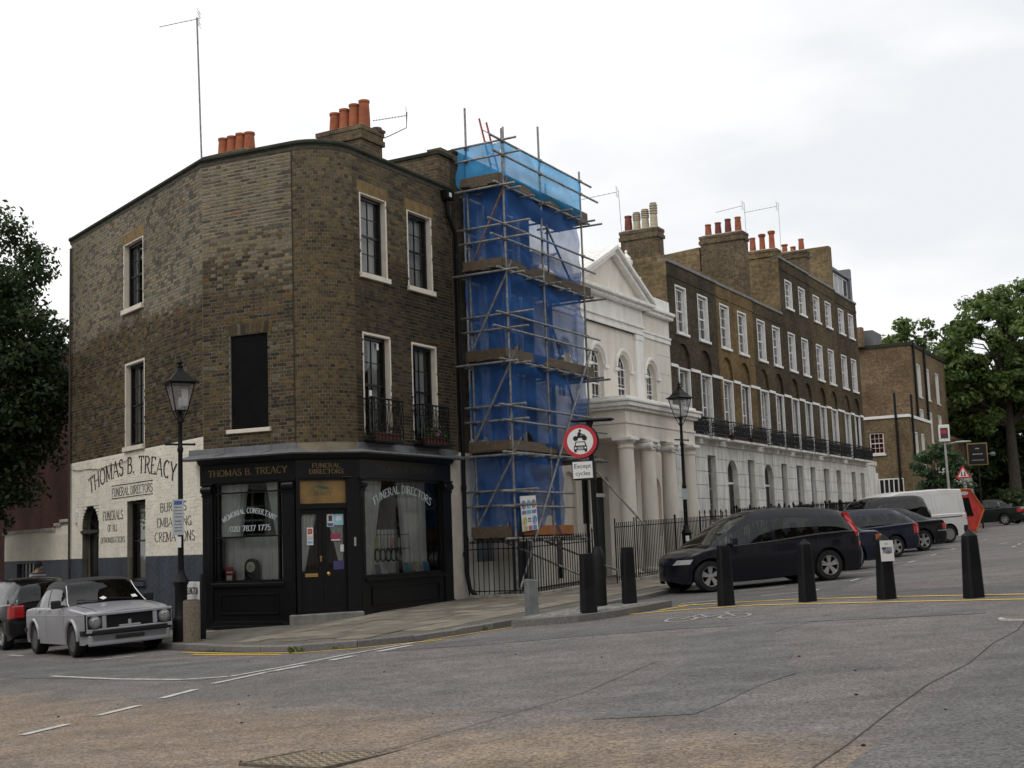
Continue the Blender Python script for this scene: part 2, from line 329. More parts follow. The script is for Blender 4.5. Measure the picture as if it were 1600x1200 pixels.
LEAD = mat('lead_sheet', (.16, .165, .175), .5, .25, 4, .15, 12, metal=.15)
GALV = mat('galvanised_tube', (.25, .25, .245), .55, .5, 9, .05, 40, metal=.4)
TERRA = mat('terracotta', (.33, .10, .045), .8, .35, 5, .15, 40)
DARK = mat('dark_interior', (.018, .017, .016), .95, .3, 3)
PANE = glass('window_glass')
NET = sheetmat('net_curtain', (.86, .86, .83), .10, .3, .12, 2)
CURT = sheetmat('white_curtain', (.86, .86, .84), .01, .18, .12, 2)
# ---------------------------------------------------------------- lettering: a thick-and-thin serif alphabet drawn as strokes
def _arc(cx, cy, rx, ry, a0, a1, n=9): return [(cx+rx*cos(radians(a0+(a1-a0)*k/n)), cy+ry*sin(radians(a0+(a1-a0)*k/n))) for k in range(n+1)]
GL = {
 'A': (.72, [[(.04, 0), (.36, 1)], [(.36, 1), (.68, 0)], [(.16, .36), (.56, .36)]]), 'B': (.6, [[(.1, 0), (.1, 1)], [(.1, 1), (.3, 1)]+_arc(.3, .77, .2, .23, 90, -90)+[(.1, .54)], [(.1, .54), (.32, .54)]+_arc(.32, .27, .24, .27, 90, -90)+[(.1, 0)]]),
 'C': (.66, [_arc(.38, .5, .32, .5, 52, 308, 16)]), 'D': (.68, [[(.1, 0), (.1, 1)], [(.1, 1), (.26, 1)]+_arc(.26, .5, .36, .5, 90, -90, 14)+[(.1, 0)]]),
 'E': (.56, [[(.1, 0), (.1, 1)], [(.1, 1), (.5, 1), (.5, .88)], [(.1, .52), (.4, .52)], [(.1, 0), (.52, 0), (.52, .12)]]), 'F': (.54, [[(.1, 0), (.1, 1)], [(.1, 1), (.5, 1), (.5, .88)], [(.1, .52), (.4, .52)]]),
 'G': (.7, [_arc(.38, .5, .32, .5, 50, 330, 16), [(.62, .05), (.62, .44), (.44, .44)]]), 'H': (.72, [[(.1, 0), (.1, 1)], [(.62, 0), (.62, 1)], [(.1, .52), (.62, .52)]]),
 'I': (.24, [[(.12, 0), (.12, 1)]]), 'J': (.4, [[(.28, 1), (.28, .2)]+_arc(.14, .2, .14, .2, 0, -150, 6)]), 'K': (.66, [[(.1, 0), (.1, 1)], [(.58, 1), (.1, .45)], [(.26, .6), (.62, 0)]]),
 'L': (.54, [[(.1, 0), (.1, 1)], [(.1, 0), (.5, 0), (.5, .14)]]), 'M': (.84, [[(.1, 0), (.1, 1)], [(.1, 1), (.42, .1), (.74, 1)], [(.74, 1), (.74, 0)]]), 'N': (.72, [[(.1, 0), (.1, 1)], [(.1, 1), (.62, 0)], [(.62, 0), (.62, 1)]]),
 'O': (.74, [_arc(.37, .5, .32, .5, 0, 360, 22)]), 'P': (.58, [[(.1, 0), (.1, 1)], [(.1, 1), (.3, 1)]+_arc(.3, .74, .22, .26, 90, -90)+[(.1, .48)]]), 'R': (.64, [[(.1, 0), (.1, 1)], [(.1, 1), (.3, 1)]+_arc(.3, .76, .22, .24, 90, -90)+[(.1, .52)], [(.28, .52), (.6, 0)]]),
 'S': (.54, [_arc(.27, .75, .2, .25, 25, 250, 10)+_arc(.27, .25, .22, .26, 70, -155, 10)]), 'T': (.62, [[(.31, 0), (.31, 1)], [(.04, .88), (.04, 1), (.58, 1), (.58, .88)]]), 'U': (.7, [[(.1, 1), (.1, .3)]+_arc(.35, .3, .25, .3, 180, 360)+[(.6, 1)]]),
 'V': (.68, [[(.04, 1), (.34, 0)], [(.34, 0), (.64, 1)]]), 'W': (.96, [[(.04, 1), (.28, 0)], [(.28, 0), (.48, .9)], [(.48, .9), (.7, 0)], [(.7, 0), (.92, 1)]]), 'Y': (.66, [[(.04, 1), (.33, .46)], [(.62, 1), (.33, .46)], [(.33, .46), (.33, 0)]]), 'Z': (.6, [[(.06, .88), (.06, 1), (.54, 1), (.06, 0), (.54, 0), (.54, .12)]]),
 '.': (.24, [[(.12, 0), (.12, .06)]]), ' ': (.34, []), '0': (.56, [_arc(.28, .5, .22, .5, 0, 360, 18)]), '1': (.36, [[(.18, 0), (.18, 1)], [(.18, 1), (.06, .84)]]), '2': (.56, [_arc(.27, .72, .2, .28, 160, -30, 9)+[(.06, 0), (.5, 0), (.5, .12)]]),
 '3': (.54, [_arc(.26, .76, .18, .24, 150, -90, 9), _arc(.26, .26, .22, .26, 90, -150, 9)]), '4': (.56, [[(.4, 0), (.4, 1)], [(.4, 1), (.04, .3), (.54, .3)]]), '5': (.54, [[(.46, 1), (.12, 1), (.1, .56)]+_arc(.26, .32, .22, .32, 110, -150, 10)]),
 '7': (.54, [[(.05, .88), (.05, 1), (.5, 1)], [(.5, 1), (.2, 0)]]), '8': (.54, [_arc(.27, .75, .18, .25, 0, 360, 14), _arc(.27, .26, .22, .26, 0, 360, 14)]), '6': (.54, [_arc(.27, .28, .2, .28, 0, 360, 14), [(.07, .3), (.1, .6), (.2, .85), (.4, 1)]]), '9': (.54, [_arc(.27, .72, .2, .28, 0, 360, 14), [(.47, .7), (.4, .3), (.14, 0)]])}
def lettering(b, text, x0, x1, z, h, y=-.004, thick=.15, thin=.055, serif=True, arc=None, sp=.06, out=None):
    """text drawn in the (x,z) plane at depth y between x0 and x1; arc=(sag) bends the baseline up in the middle"""
    adv = [GL[c][0] for c in text]; tot = sum(adv)+sp*(len(text)-1); k = (x1-x0)/tot; cur = 0
    half = (x1-x0)/2; xm = (x0+x1)/2
    if arc: Rr = (half*half+arc*arc)/(2*arc)
    for c, aw in zip(text, adv):
        if out is not None: b = MB(); out.append((c, b))
        ctr = (cur+aw/2)*k+x0; ang = 0; bx, bz = ctr, z
        if arc:
            th = (ctr-xm)/Rr; bx = xm+Rr*sin(th); bz = z+arc-Rr*(1-cos(th)); ang = -th
        ca, sa = cos(ang), sin(ang)
        def T(u, v): X = (u-aw/2)*k; Z = v*h; return (bx+X*ca-Z*sa, y, bz+X*sa+Z*ca)
        kk = k/h
        for st in GL[c][1]:
            for (ax, ay), (cx, cy) in zip(st[:-1], st[1:]):
                dx, dy = (cx-ax)*kk, cy-ay; l = hypot(dx, dy)
                if l < 1e-6: continue
                w = thin+(thick-thin)*abs(dy)/l
                if dy > 0 and abs(dx) > .25*l and c in 'AVYMWN': w = thin*1.2
                nx, ny = -dy/l*w/2/kk, dx/l*w/2; ex, ey = dx/l*w*.18/kk, dy/l*w*.18
                b.poly([T(ax-ex-nx, ay-ey-ny), T(cx+ex-nx, cy+ey-ny), T(cx+ex+nx, cy+ey+ny), T(ax-ex+nx, ay-ey+ny)][::1])
            if serif:
                for (px, py), (qx, qy) in ((st[0], st[1]), (st[-1], st[-2])):
                    if abs(qy-py) > abs(qx-px)*kk*1.2 and (py < .02 or py > .98):
                        b.poly([T(px-.11/kk, py-.025), T(px+.11/kk, py-.025), T(px+.11/kk, py+.025), T(px-.11/kk, py+.025)])
        cur += aw+sp
def letters(parent, F, m_, text, *a, name='letter', **k):
    """one part per letter"""
    col_ = []; lettering(None, text, *a, out=col_, **k)
    for c, b in col_:
        if b.f: b.build(name, m_, parent, F)
def sanstext(name, s, size, mat_, parent, F, x, y, z, align='CENTER'):
    cu = bpy.data.curves.new(name, 'FONT'); cu.body = s; cu.size = size; cu.align_x = align; cu.extrude = .0006; cu.resolution_u = 3
    tmp = bpy.data.objects.new(name+'_tmp', cu); COL.objects.link(tmp); dg = bpy.context.evaluated_depsgraph_get()
    me = bpy.data.meshes.new_from_object(tmp.evaluated_get(dg)); bpy.data.objects.remove(tmp); me.materials.clear(); me.materials.append(mat_)
    return part(name, me, parent, F @ Matrix.Translation((x, y, z)) @ Matrix.Rotation(pi/2, 4, 'X'))
# ================================================================ ground, roads, pavements
def asphalt(name, c1, c2, tan=False, agg=.5, rough=.85):
    if name in MT: return MT[name]
    M = bpy.data.materials.new(name); M.use_nodes = True; t = M.node_tree; P = t.nodes['Principled BSDF']; P.inputs['Roughness'].default_value = rough; P.inputs['Specular IOR Level'].default_value = .3
    g = t.nodes.new('ShaderNodeNewGeometry'); pos = g.outputs['Position']
    def noise(s, d=5, r=.6):
        n = t.nodes.new('ShaderNodeTexNoise'); n.inputs['Scale'].default_value = s; n.inputs['Detail'].default_value = d; n.inputs['Roughness'].default_value = r; t.links.new(pos, n.inputs['Vector']); return n.outputs['Fac']
    def rng(x, a, b, c, d):
        m = t.nodes.new('ShaderNodeMapRange'); m.inputs[1].default_value = a; m.inputs[2].default_value = b; m.inputs[3].default_value = c; m.inputs[4].default_value = d; t.links.new(x, m.inputs[0]); return m.outputs[0]
    def mix(f, a, b):
        m = t.nodes.new('ShaderNodeMix'); m.data_type = 'RGBA'
        for i, v in ((0, f), (6, a), (7, b)):
            if isinstance(v, tuple): m.inputs[i].default_value = (*v, 1)
            elif isinstance(v, (int, float)): m.inputs[i].default_value = v
            else: t.links.new(v, m.inputs[i])
        return m.outputs[2]
    base = mix(rng(noise(.35, 6), .35, .65, 0, 1), c1, c2)
    if tan:      # sandy dust washed across the near part of the junction
        sx = t.nodes.new('ShaderNodeVectorMath'); sx.operation = 'DOT_PRODUCT'; t.links.new(pos, sx.inputs[0]); sx.inputs[1].default_value = (-.68, -.73, 0)
        a1 = t.nodes.new('ShaderNodeMath'); a1.operation = 'MULTIPLY_ADD'; a1.inputs[1].default_value = 2.4; t.links.new(noise(.8, 6), a1.inputs[0]); t.links.new(sx.outputs['Value'], a1.inputs[2])
        f1 = rng(a1.outputs[0], -7.2, -6.0, 0, 1); f2 = rng(a1.outputs[0], -4.6, -2.6, 1, .25)
        mm = t.nodes.new('ShaderNodeMath'); mm.operation = 'MULTIPLY'; t.links.new(f1, mm.inputs[0]); t.links.new(f2, mm.inputs[1])
        m2 = t.nodes.new('ShaderNodeMath'); m2.operation = 'MULTIPLY'; t.links.new(mm.outputs[0], m2.inputs[0]); t.links.new(rng(noise(5, 6), .3, .65, .42, .92), m2.inputs[1])
        base = mix(m2.outputs[0], base, (.255, .190, .133))
    mp = t.nodes.new('ShaderNodeMapping'); mp.inputs['Rotation'].default_value = (0, 0, -1.07); mp.inputs['Scale'].default_value = (.12, 1.3, 1); t.links.new(pos, mp.inputs[0])   # wear streaks along the traffic
    nw = t.nodes.new('ShaderNodeTexNoise'); nw.inputs['Scale'].default_value = 1.1; nw.inputs['Detail'].default_value = 6; t.links.new(mp.outputs[0], nw.inputs['Vector'])
    ns = t.nodes.new('ShaderNodeTexNoise'); ns.inputs['Scale'].default_value = .9; ns.inputs['Detail'].default_value = 3; t.links.new(pos, ns.inputs['Vector'])
    wr_ = t.nodes.new('ShaderNodeMath'); wr_.operation = 'MULTIPLY'; t.links.new(rng(nw.outputs['Fac'], .35, .65, .86, 1.12), wr_.inputs[0]); t.links.new(rng(ns.outputs['Fac'], .66, .74, 1, .8), wr_.inputs[1])
    s0 = t.nodes.new('ShaderNodeVectorMath'); s0.operation = 'SCALE'; t.links.new(base, s0.inputs[0]); t.links.new(wr_.outputs[0], s0.inputs['Scale']); base = s0.outputs[0]
    v = t.nodes.new('ShaderNodeTexVoronoi'); v.inputs['Scale'].default_value = 55; t.links.new(pos, v.inputs['Vector'])
    sp = t.nodes.new('ShaderNodeSeparateColor'); t.links.new(v.outputs['Color'], sp.inputs[0])
    sc = t.nodes.new('ShaderNodeVectorMath'); sc.operation = 'SCALE'; t.links.new(base, sc.inputs[0])
    mu = t.nodes.new('ShaderNodeMath'); mu.operation = 'MULTIPLY'; t.links.new(rng(sp.outputs[0], 0, 1, 1-agg, 1+agg), mu.inputs[0]); t.links.new(rng(noise(2.2, 6), .3, .7, .8, 1.18), mu.inputs[1])
    t.links.new(mu.outputs[0], sc.inputs['Scale']); t.links.new(sc.outputs[0], P.inputs['Base Color'])
    bp = t.nodes.new('ShaderNodeBump'); bp.inputs['Strength'].default_value = .6; bp.inputs['Distance'].default_value = .008; t.links.new(v.outputs['Distance'], bp.inputs['Height']); t.links.new(bp.outputs[0], P.inputs['Normal'])
    MT[name] = M; return M
ROAD = asphalt('asphalt_chippings', (.176, .160, .155), (.138, .127, .124), True, .5)
ROADS = asphalt('asphalt_patch', (.148, .141, .138), (.128, .124, .121), False, .45)
ROADG = asphalt('asphalt_street', (.128, .123, .120), (.110, .107, .105), False, .4)
WLINE = mat('white_road_paint', (.62, .61, .57), .8, .35, 9, .2, 80, col2=(.33, .32, .30))
YLINE = mat('yellow_road_paint', (.78, .52, .06), .8, .3, 7, .2, 80, col2=(.58, .38, .07))
SLAB = mat('paving_slab_stone', (.205, .183, .145), .88, .35, 2.5, .3, 70, attr=.30)
SLABB = mat('pavement_bed', (.13, .12, .10), .9, .3, 3, .3, 60)
KERB = mat('granite_kerb', (.20, .19, .18), .8, .35, 30, .3, 90, attr=.2)
def axis(lim=900):
    a = [-lim, -500, -260, -160]; a += [x for x in range(-110, 111, 5)]; return a+[160, 260, 500, lim]
b = MB(); ax = axis(); ids = [[b.pt((x, y+40, gz(x, y+40))) for x in ax] for y in ax]
for j in range(len(ax)-1):
    for i in range(len(ax)-1): b.face((ids[j][i], ids[j][i+1], ids[j+1][i+1], ids[j+1][i]))
tag(b.build('road', ROAD, smooth=True), kind='structure')
def gsheet(name, pts, m_, lift, sub=0):
    b = MB(); b.poly([(x, y, gz(x, y)+lift) for x, y in pts]); o = b.build(name, m_); return tag(o, kind='structure')
def wob(pts, amp=.05, step=.5, seed=1):
    rd = random.Random(seed); out = []
    for k in range(len(pts)):
        a = Vector(pts[k]); c = Vector(pts[(k+1) % len(pts)]); n = max(1, int((c-a).length/step)); nn = Vector((-(c-a).y, (c-a).x)).normalized()
        for j in range(n): out.append(tuple(a+(c-a)*(j/n)+nn*rd.uniform(-amp, amp)))
    return out
# smoother parking-street surface beyond the bollards, reinstated trench patches
gsheet('road_surface', [RW(1.9, 4.2), RW(1.6, 8.5), RW(0.0, 12.4), RW(-.6, 15.5), RW(9, 18), RW(50, 14), RW(50, 4.2)], ROADG, .003)
gsheet('road_patch', wob([(.55, 10.6), (1.35, 10.4), (2.55, 12.5), (3.0, 14.6), (3.3, 17.0), (4.6, 19.2), (3.7, 19.4), (2.2, 17.2), (1.75, 14.3), (1.1, 12.3)], .07, .5, 3), ROADS, .004)
gsheet('road_patch', wob([(-2.2, 19.2), (-.2, 20.9), (2.2, 20.2), (6.3, 17.9), (6.2, 17.3), (2.2, 18.9), (-.6, 18.9)], .08, .6, 4), ROADS, .0045)
gsheet('road_patch', wob([(1.7, 7.4), (2.9, 7.2), (6.6, 13.4), (5.75, 14.9)], .04, .6, 5), ROADS, .0042)
gsheet('road_patch', wob([(-9.5, 24.2), (-5.6, 20.9), (-3.4, 19.6), (-2.4, 18.6), (-4.2, 16.9), (-7.4, 19.6), (-13, 25)], .05, .7, 6), ROADS, .0035)
SEAM = mat('tar_seam', (.07, .066, .063), .8, .3, 8)
def strip(b, pts, w, lift=.008, dash=None, jit=0):
    """painted strip along a world polyline; dash=(on, off)"""
    P = [Vector(p) for p in pts]; acc = 0; segs = []
    for a, c in zip(P[:-1], P[1:]):
        n = max(1, int((c-a).length/.25))
        for j in range(n): segs.append((a+(c-a)*(j/n), a+(c-a)*((j+1)/n)))
    for a, c in segs:
        d = c-a; l = d.length; on = True
        if dash: on = (acc % (dash[0]+dash[1])) < dash[0]
        acc += l
        if not on: continue
        n = Vector((-d.y, d.x)).normalized()*(w/2)
        b.poly([(q.x, q.y, gz(q.x, q.y)+lift) for q in (a-n, c-n, c+n, a+n)])
def marking(pts, w, m_, dash=None, lift=.008, name='road_marking'):
    b = MB(); strip(b, pts, w, lift, dash); return tag(b.build(name, m_), kind='structure')
marking([(1.56, 7.6), (2.1, 8.55), (2.75, 9.8), (3.4, 11.0), (4.15, 12.15), (4.9, 13.6), (5.62, 14.76), (6.1, 15.75), (6.6, 16.6)], .011, SEAM, lift=.006, name='road_seam')
marking([(2.7, 7.0), (4.5, 9.8), (6.6, 12.9)], .010, SEAM, lift=.006, name='road_seam')
marking([(-1.6, 9.0), (-.3, 11.0), (.55, 12.3), (1.5, 14.6)], .010, SEAM, lift=.006, name='road_seam')
marking([(-2.6, 19.25), (.3, 19.2), (2.4, 18.9), (6.2, 17.3)], .010, SEAM, lift=.006, name='road_seam')
# give-way lines at the mouth of the side street, centre dashes, edge lines
def Lc(*p): return [LWd(x, y) for x, y in p]
def Rc(*p): return [RW(x, y) for x, y in p]
marking(Rc((-7.37, -.44), (-8.0, 1.6), (-8.25, 3.0), (-8.05, 3.65), (-7.2, 3.75), (-5.8, 3.78), (-4.2, 3.98)), .09, WLINE)
marking(Rc((-7.7, 3.95), (-4.35, 4.22)), .14, WLINE, (.75, .3))
marking(Rc((-12.45, 4.9), (-11.8, 4.82)), .11, WLINE); marking(Rc((-11.26, 4.66), (-10.55, 4.55)), .11, WLINE)
marking(Rc((-10.02, 4.36), (-9.28, 4.2)), .11, WLINE); marking(Rc((-8.76, 4.0), (-7.5, 3.95)), .11, WLINE)
marking(Lc((3.4, -1.95), (5.2, -1.84), (6.72, -1.5), (7.3, -.9), (7.9, .4)), .085, YLINE); marking(Lc((4.2, -2.12), (5.4, -2.0), (6.6, -1.75)), .085, YLINE)
marking(Rc((-3.9, 4.0), (-1.9, 4.55)), .06, YLINE)
marking(Lc((2.6, -3.22), (2.9, -2.6)), .09, WLINE); marking(Lc((-1.9, -3.3), (-.4, -3.3)), .09, WLINE, (.9, .9))
marking(Rc((-.35, 5.85), (.14, 6.6), (.5, 8.0), (.1, 9.4), (-.5, 11.2), (-1.3, 13.5), (-2.4, 16)), .14, YLINE)
marking(Rc((1.3, 6.25), (1.45, 7.2), (1.5, 8.4), (.9, 10.3), (.1, 12.3), (-1.0, 15)), .14, YLINE); marking(Rc((.3, 6.25), (1.5, 6.5)), .09, YLINE)
for s0, o0 in ((3.3, 8.1), (6.4, 8.15), (9.9, 8.02), (13.7, 7.85), (17.4, 7.72), (21.2, 7.6), (25.2, 7.45), (29.2, 7.35)):
    b = MB(); strip(b, Rc((s0, o0), (s0+.75, o0)), .09); strip(b, Rc((s0+.38, o0), (s0-1.5, o0-2.0)), .08, dash=(.9, .7)); tag(b.build('road_marking', WLINE), kind='structure')
marking(Rc((20, 9.6), (44, 8.6)), .09, WLINE, (.6, 1.1)); marking(Rc((23.2, 8.75), (24.2, 8.9)), .07, WLINE)
# cycle symbol painted on the road before the bollards
b = MB(); cyo = Vector((2.95, 20.5)); ex = Vector((1, -.25)).normalized(); ey = Vector((.25, 1)).normalized()
def cyp(u, v): p = cyo+ex*u+ey*v; return (p.x, p.y)
for cx in (-.42, .42): strip(b, [cyp(cx+.24*cos(t*pi/9), .48*sin(t*pi/9)) for t in range(19)], .06)
strip(b, [cyp(-.42, 0), cyp(-.2, .75), cyp(.25, .72), cyp(0, .05), cyp(-.42, 0)], .05); strip(b, [cyp(0, .05), cyp(-.22, .85)], .05); strip(b, [cyp(.42, 0), cyp(.25, .72), cyp(.2, 1.0), cyp(.36, 1.05)], .05)
tag(b.build('road_marking', mat('worn_white_road_paint', (.42, .41, .39), .85, .3, 14, .2, 80, col2=(.21, .20, .195))), kind='structure')
# manhole cover of stone-filled cells in an iron frame
mh = Vector((-1.5, 9.8)); ma = radians(-38)
F_ = Matrix.Translation((mh.x, mh.y, gz(mh.x, mh.y))) @ Matrix.Rotation(ma, 4, 'Z') @ Matrix.Rotation(radians(-2.3), 4, 'Y')
t_ = thing('manhole_cover', 'square iron and stone manhole cover set in the tan dusty road', 'manhole cover', F_)
mi = mat('worn_iron', (.17, .145, .112), .6, .4, 20, .4, 90, metal=.3); ms = mat('manhole_fill', (.31, .245, .17), .9, .4, 20, .4, 90)
b = MB(); b.box(-.42, .42, -.42, .42, -.04, .006); b.build('cover_plate', ms, t_)
b = MB()
for q in (-1, 1): b.box(q*.43-.015, q*.43+.015, -.445, .445, -.04, .012); b.box(-.415, .415, q*.43-.015, q*.43+.015, -.04, .0115)
b.build('frame', mi, t_)
b = MB()
for i in range(-6, 7):
    for j in range(-5, 6): b.box(i*.062-.02, i*.062+.02, j*.075-.012+(i % 2)*.02, j*.075+.012+(i % 2)*.02, .004, .009)
b.build('raised_studs', mi, t_)
dr = Vector((6.22, 16.1)); t_ = thing('drain_grate', 'round black iron drain cover in the road near the last bollard', 'drain cover', Matrix.Translation((dr.x, dr.y, gz(dr.x, dr.y))))
MB().lathe([(.3, -.03), (.3, .008), (.26, .01)], n=20).build('rim', WLINE, t_); MB().lathe([(.25, -.03), (.25, .012)], n=20).build('grate', mi, t_)
# fallen twigs and crumbs of soil on the dust
rd = random.Random(5); b = MB()
for k in range(42):
    x = rd.uniform(-6, 3.5); y = rd.uniform(8, 16) if k % 3 else rd.uniform(8, 20); r = rd.uniform(.005, .015)
    b.lathe([(r, 0), (r*1.2, r*.5), (r*.5, r)], (x, y, gz(x, y)), 5)
tag(b.build('road_debris', mat('soil_crumb', (.03, .022, .016), .9)), 'dark crumbs of soil scattered over the dusty road', 'debris', kind='stuff')
# ---------------------------------------------------------------- kerb line, pavement
KP = [LWd(x, -1.65) for x in (-45, -20, -10, -6, -3, 0, 2, 3.6)] + [LWd(*p) for p in ((4.6, -1.66), (5.5, -1.6), (6.3, -1.4), (6.9, -.95), (7.25, -.4), (7.43, .11))] + [RW(*p) for p in ((-3.3, 4.02), (-2.4, 4.22), (-.9, 4.36), (2, 4.4), (6, 4.4), (14, 4.4), (26, 4.4), (46, 4.4))]
def resample(P, step):
    P = [Vector(p) for p in P]; out = [P[0]]; left = step
    for a, c in zip(P[:-1], P[1:]):
        d = c-a; L = d.length; pos = 0
        while L-pos >= left: pos += left; out.append(a+d*(pos/L)); left = step
        left -= L-pos
    out.append(P[-1]); return out
_KV = [Vector(p) for p in KP]
def kdist(x, y):
    p = Vector((x, y)); best = 9e9; side = 1
    for a, c in zip(_KV[:-1], _KV[1:]):
        d = c-a; t = max(0, min(1, (p-a).dot(d)/d.length_squared)); q = a+d*t; l = (p-q).length
        if l < best-1e-9: best = l; side = 1 if d.x*(p.y-a.y)-d.y*(p.x-a.x) > 0 else -1
    return best*side
def pz(x, y): return gz(x, y)+.10+.03*max(0, min(4.4, kdist(x, y)))
GUT = asphalt('gutter_dirt', (.085, .075, .062), (.055, .05, .044), False, .3)
b = MB(); gp_ = [Vector(p) for p in resample(KP, .5)]
for k in range(len(gp_)-1):
    a, c = gp_[k], gp_[k+1]; d = (c-a).normalized(); n = Vector((d.y, -d.x)); w0 = .16+.06*sin(k*1.7)+.03*sin(k*4.1); w1 = .16+.06*sin((k+1)*1.7)+.03*sin((k+1)*4.1)
    b.poly([(q.x, q.y, gz(q.x, q.y)+.0055) for q in (a+n*w0, c+n*w1, c, a)])
tag(b.build('gutter', GUT), kind='structure')
ks = resample(KP, .92)
near = lambda p: (p-Vector((0, 22))).length < 17 and p.x > -11
kb = MB(); stones = []
for a, c in zip(ks[:-1], ks[1:]):
    d = (c-a).normalized(); n = Vector((-d.y, d.x)); g = .006
    ring = [a+d*g, c-d*g, c-d*g+n*.15, a+d*g+n*.15]
    if near((a+c)/2): stones.append(ring)
    else:
        i = [kb.pt((p.x, p.y, gz(p.x, p.y)-.1)) for p in ring]+[kb.pt((p.x, p.y, gz(p.x, p.y)+.10)) for p in ring]
        for q in ((4, 5, 6, 7), (0, 1, 5, 4), (2, 3, 7, 6)): kb.face([i[j] for j in q])
kerb = tag(kb.build('kerb', KERB), kind='structure')
for k, ring in enumerate(stones):
    b = MB(); dz = random.uniform(-.008, .008); i = [b.pt((p.x, p.y, gz(p.x, p.y)-.1)) for p in ring]+[b.pt((p.x, p.y, gz(p.x, p.y)+.10+dz)) for p in ring]
    for q in ((4, 5, 6, 7), (0, 1, 5, 4), (1, 2, 6, 5), (2, 3, 7, 6), (3, 0, 4, 7)): b.face([i[j] for j in q])
    b.build('kerb_stone', KERB, kerb, bevel=.012)
# pavement bed from the kerb back to the walls
fine = resample(KP, .5); inner = []
NL = len(fine)
for p in fine:
    q = Vector((p.x, p.y)); lx = (FL.inverted() @ Vector((q.x, q.y, 0))); rs = (q-Q).dot(TR); ro = (q-Q).dot(NR)
    if lx.x <= 0: inner.append(Vector(LWd(lx.x, .35)))
    elif rs >= .3: inner.append(Vector(RW(rs, -.35)))
    else: inner.append(None)
i0 = max(k for k in range(NL) if inner[k] is not None and k < NL/2 and (FL.inverted() @ Vector((fine[k].x, fine[k].y, 0))).x <= 0); i1 = min(k for k in range(i0+1, NL) if inner[k] is not None)
for k in range(i0+1, i1):
    t = (k-i0)/(i1-i0); c = [inner[i0], CLp+Vector((.3, .3)), PC+Vector((.1, .4)), Q+Vector((-.3, .3)), inner[i1]]; u = t*4; j = min(3, int(u)); inner[k] = c[j]+(c[j+1]-c[j])*(u-j)
b = MB(); rows = []
for p, q in zip(fine, inner):
    row = []
    for j in range(6):
        e = p+(q-p)*(j/5) if j else p+(q-p).normalized()*.10
        row.append(b.pt((e.x, e.y, pz(e.x, e.y)-.012)))
    rows.append(row)
for r0, r1 in zip(rows[:-1], rows[1:]):
    for j in range(5): b.face((r0[j], r1[j], r1[j+1], r0[j+1]))
pave = tag(b.build('pavement', SLABB, smooth=True), kind='structure')
def addslab(poly, b=None):
    own = b is None; b = b or MB(); dz = random.uniform(-.006, .006); n = len(poly); a_ = random.random()
    top = [b.pt((x, y, pz(x, y)+dz)) for x, y in poly]; bot = [b.pt((x, y, pz(x, y)-.05)) for x, y in poly]
    b.face(top, a_)
    for k in range(n): b.face((bot[k], bot[(k+1) % n], top[(k+1) % n], top[k]), a_)
    if own: b.build('paving_slab', SLAB, pave, bt=True)
def okslab(poly, wall):
    return all(kdist(x, y) > .17 for x, y in poly) and all(wall(x, y) for x, y in poly)
cnt = 0; far = MB()
inL = lambda x, y: (FL.inverted() @ Vector((x, y, 0)))
off_ = lambda x, y: (Vector((x, y))-Q).dot(NR); s_ = lambda x, y: (Vector((x, y))-Q).dot(TR)
C0 = FC.inverted(); D0 = FD.inverted()
def free_wall(x, y):
    if s_(x, y) > .3: return off_(x, y) > .05
    l = FL.inverted() @ Vector((x, y, 0)); c = C0 @ Vector((x, y, 0)); d = D0 @ Vector((x, y, 0))
    return l.y < -.03 or (c.y < -.03 and c.x > -.5) or d.y < -.05 or off_(x, y) > .05
for j in range(8):                                # main street slabs, courses running along the street
    o0 = .08+j*.60; s = -6.4+(j % 3)*.31
    while s < 46:
        w = random.choice((.62, .78, .92, .92)); g = .006
        poly = [RW(s+g, o0+g), RW(s+w-g, o0+g), RW(s+w-g, o0+.60-g), RW(s+g, o0+.60-g)][::-1]
        l = [FL.inverted() @ Vector((*p, 0)) for p in poly]
        if okslab(poly, free_wall) and all(q.x > .9 or s > .3 for q in l):
            if cnt < 215 and s < 15: addslab(poly); cnt += 1
            else: addslab(poly, far)
        s += w
for j in range(2):                                 # side street slabs
    y0 = -1.45+j*.72; x = .8
    while x > -40:
        w = random.choice((.62, .78, .92)); poly = [LWd(x-w+.006, y0+.006), LWd(x-.006, y0+.006), LWd(x-.006, y0+.714), LWd(x-w+.006, y0+.714)]
        if okslab(poly, lambda a, c: True):
            if x > -9 and cnt < 240: addslab(poly); cnt += 1
            else: addslab(poly, far)
        x -= w
tag(far.build('paving_slab', SLAB, pave, bt=True), kind='stuff')
# kerbed build-out with small setts that carries the near bollards
IS = [(-1.95, 4.5), (-1.8, 5.0), (-1.5, 5.55), (-.8, 5.9), (1.22, 6.15), (1.42, 5.95), (1.1, 4.5)]
def inpoly(x, y, P):
    c = False
    for k in range(len(P)):
        (a, b_), (e, f_) = P[k], P[k-1]
        if (b_ > y) != (f_ > y) and x < (e-a)*(y-b_)/(f_-b_)+a: c = not c
    return c
b = MB(); P_ = [RW(*p) for p in IS]; top = [b.pt((x, y, gz(x, y)+.115)) for x, y in P_]; bot = [b.pt((x, y, gz(x, y)-.08)) for x, y in P_]
b.face(top); n = len(P_)
for k in range(n): b.face((top[k], bot[k], bot[(k+1) % n], top[(k+1) % n]))
isl = tag(b.build('traffic_island', KERB), kind='structure')
IS2 = [(-1.7, 4.55), (-1.6, 4.95), (-1.38, 5.38), (-.75, 5.7), (1.15, 5.95), (1.2, 5.9), (.95, 4.55)]
b = MB(); s = -1.8
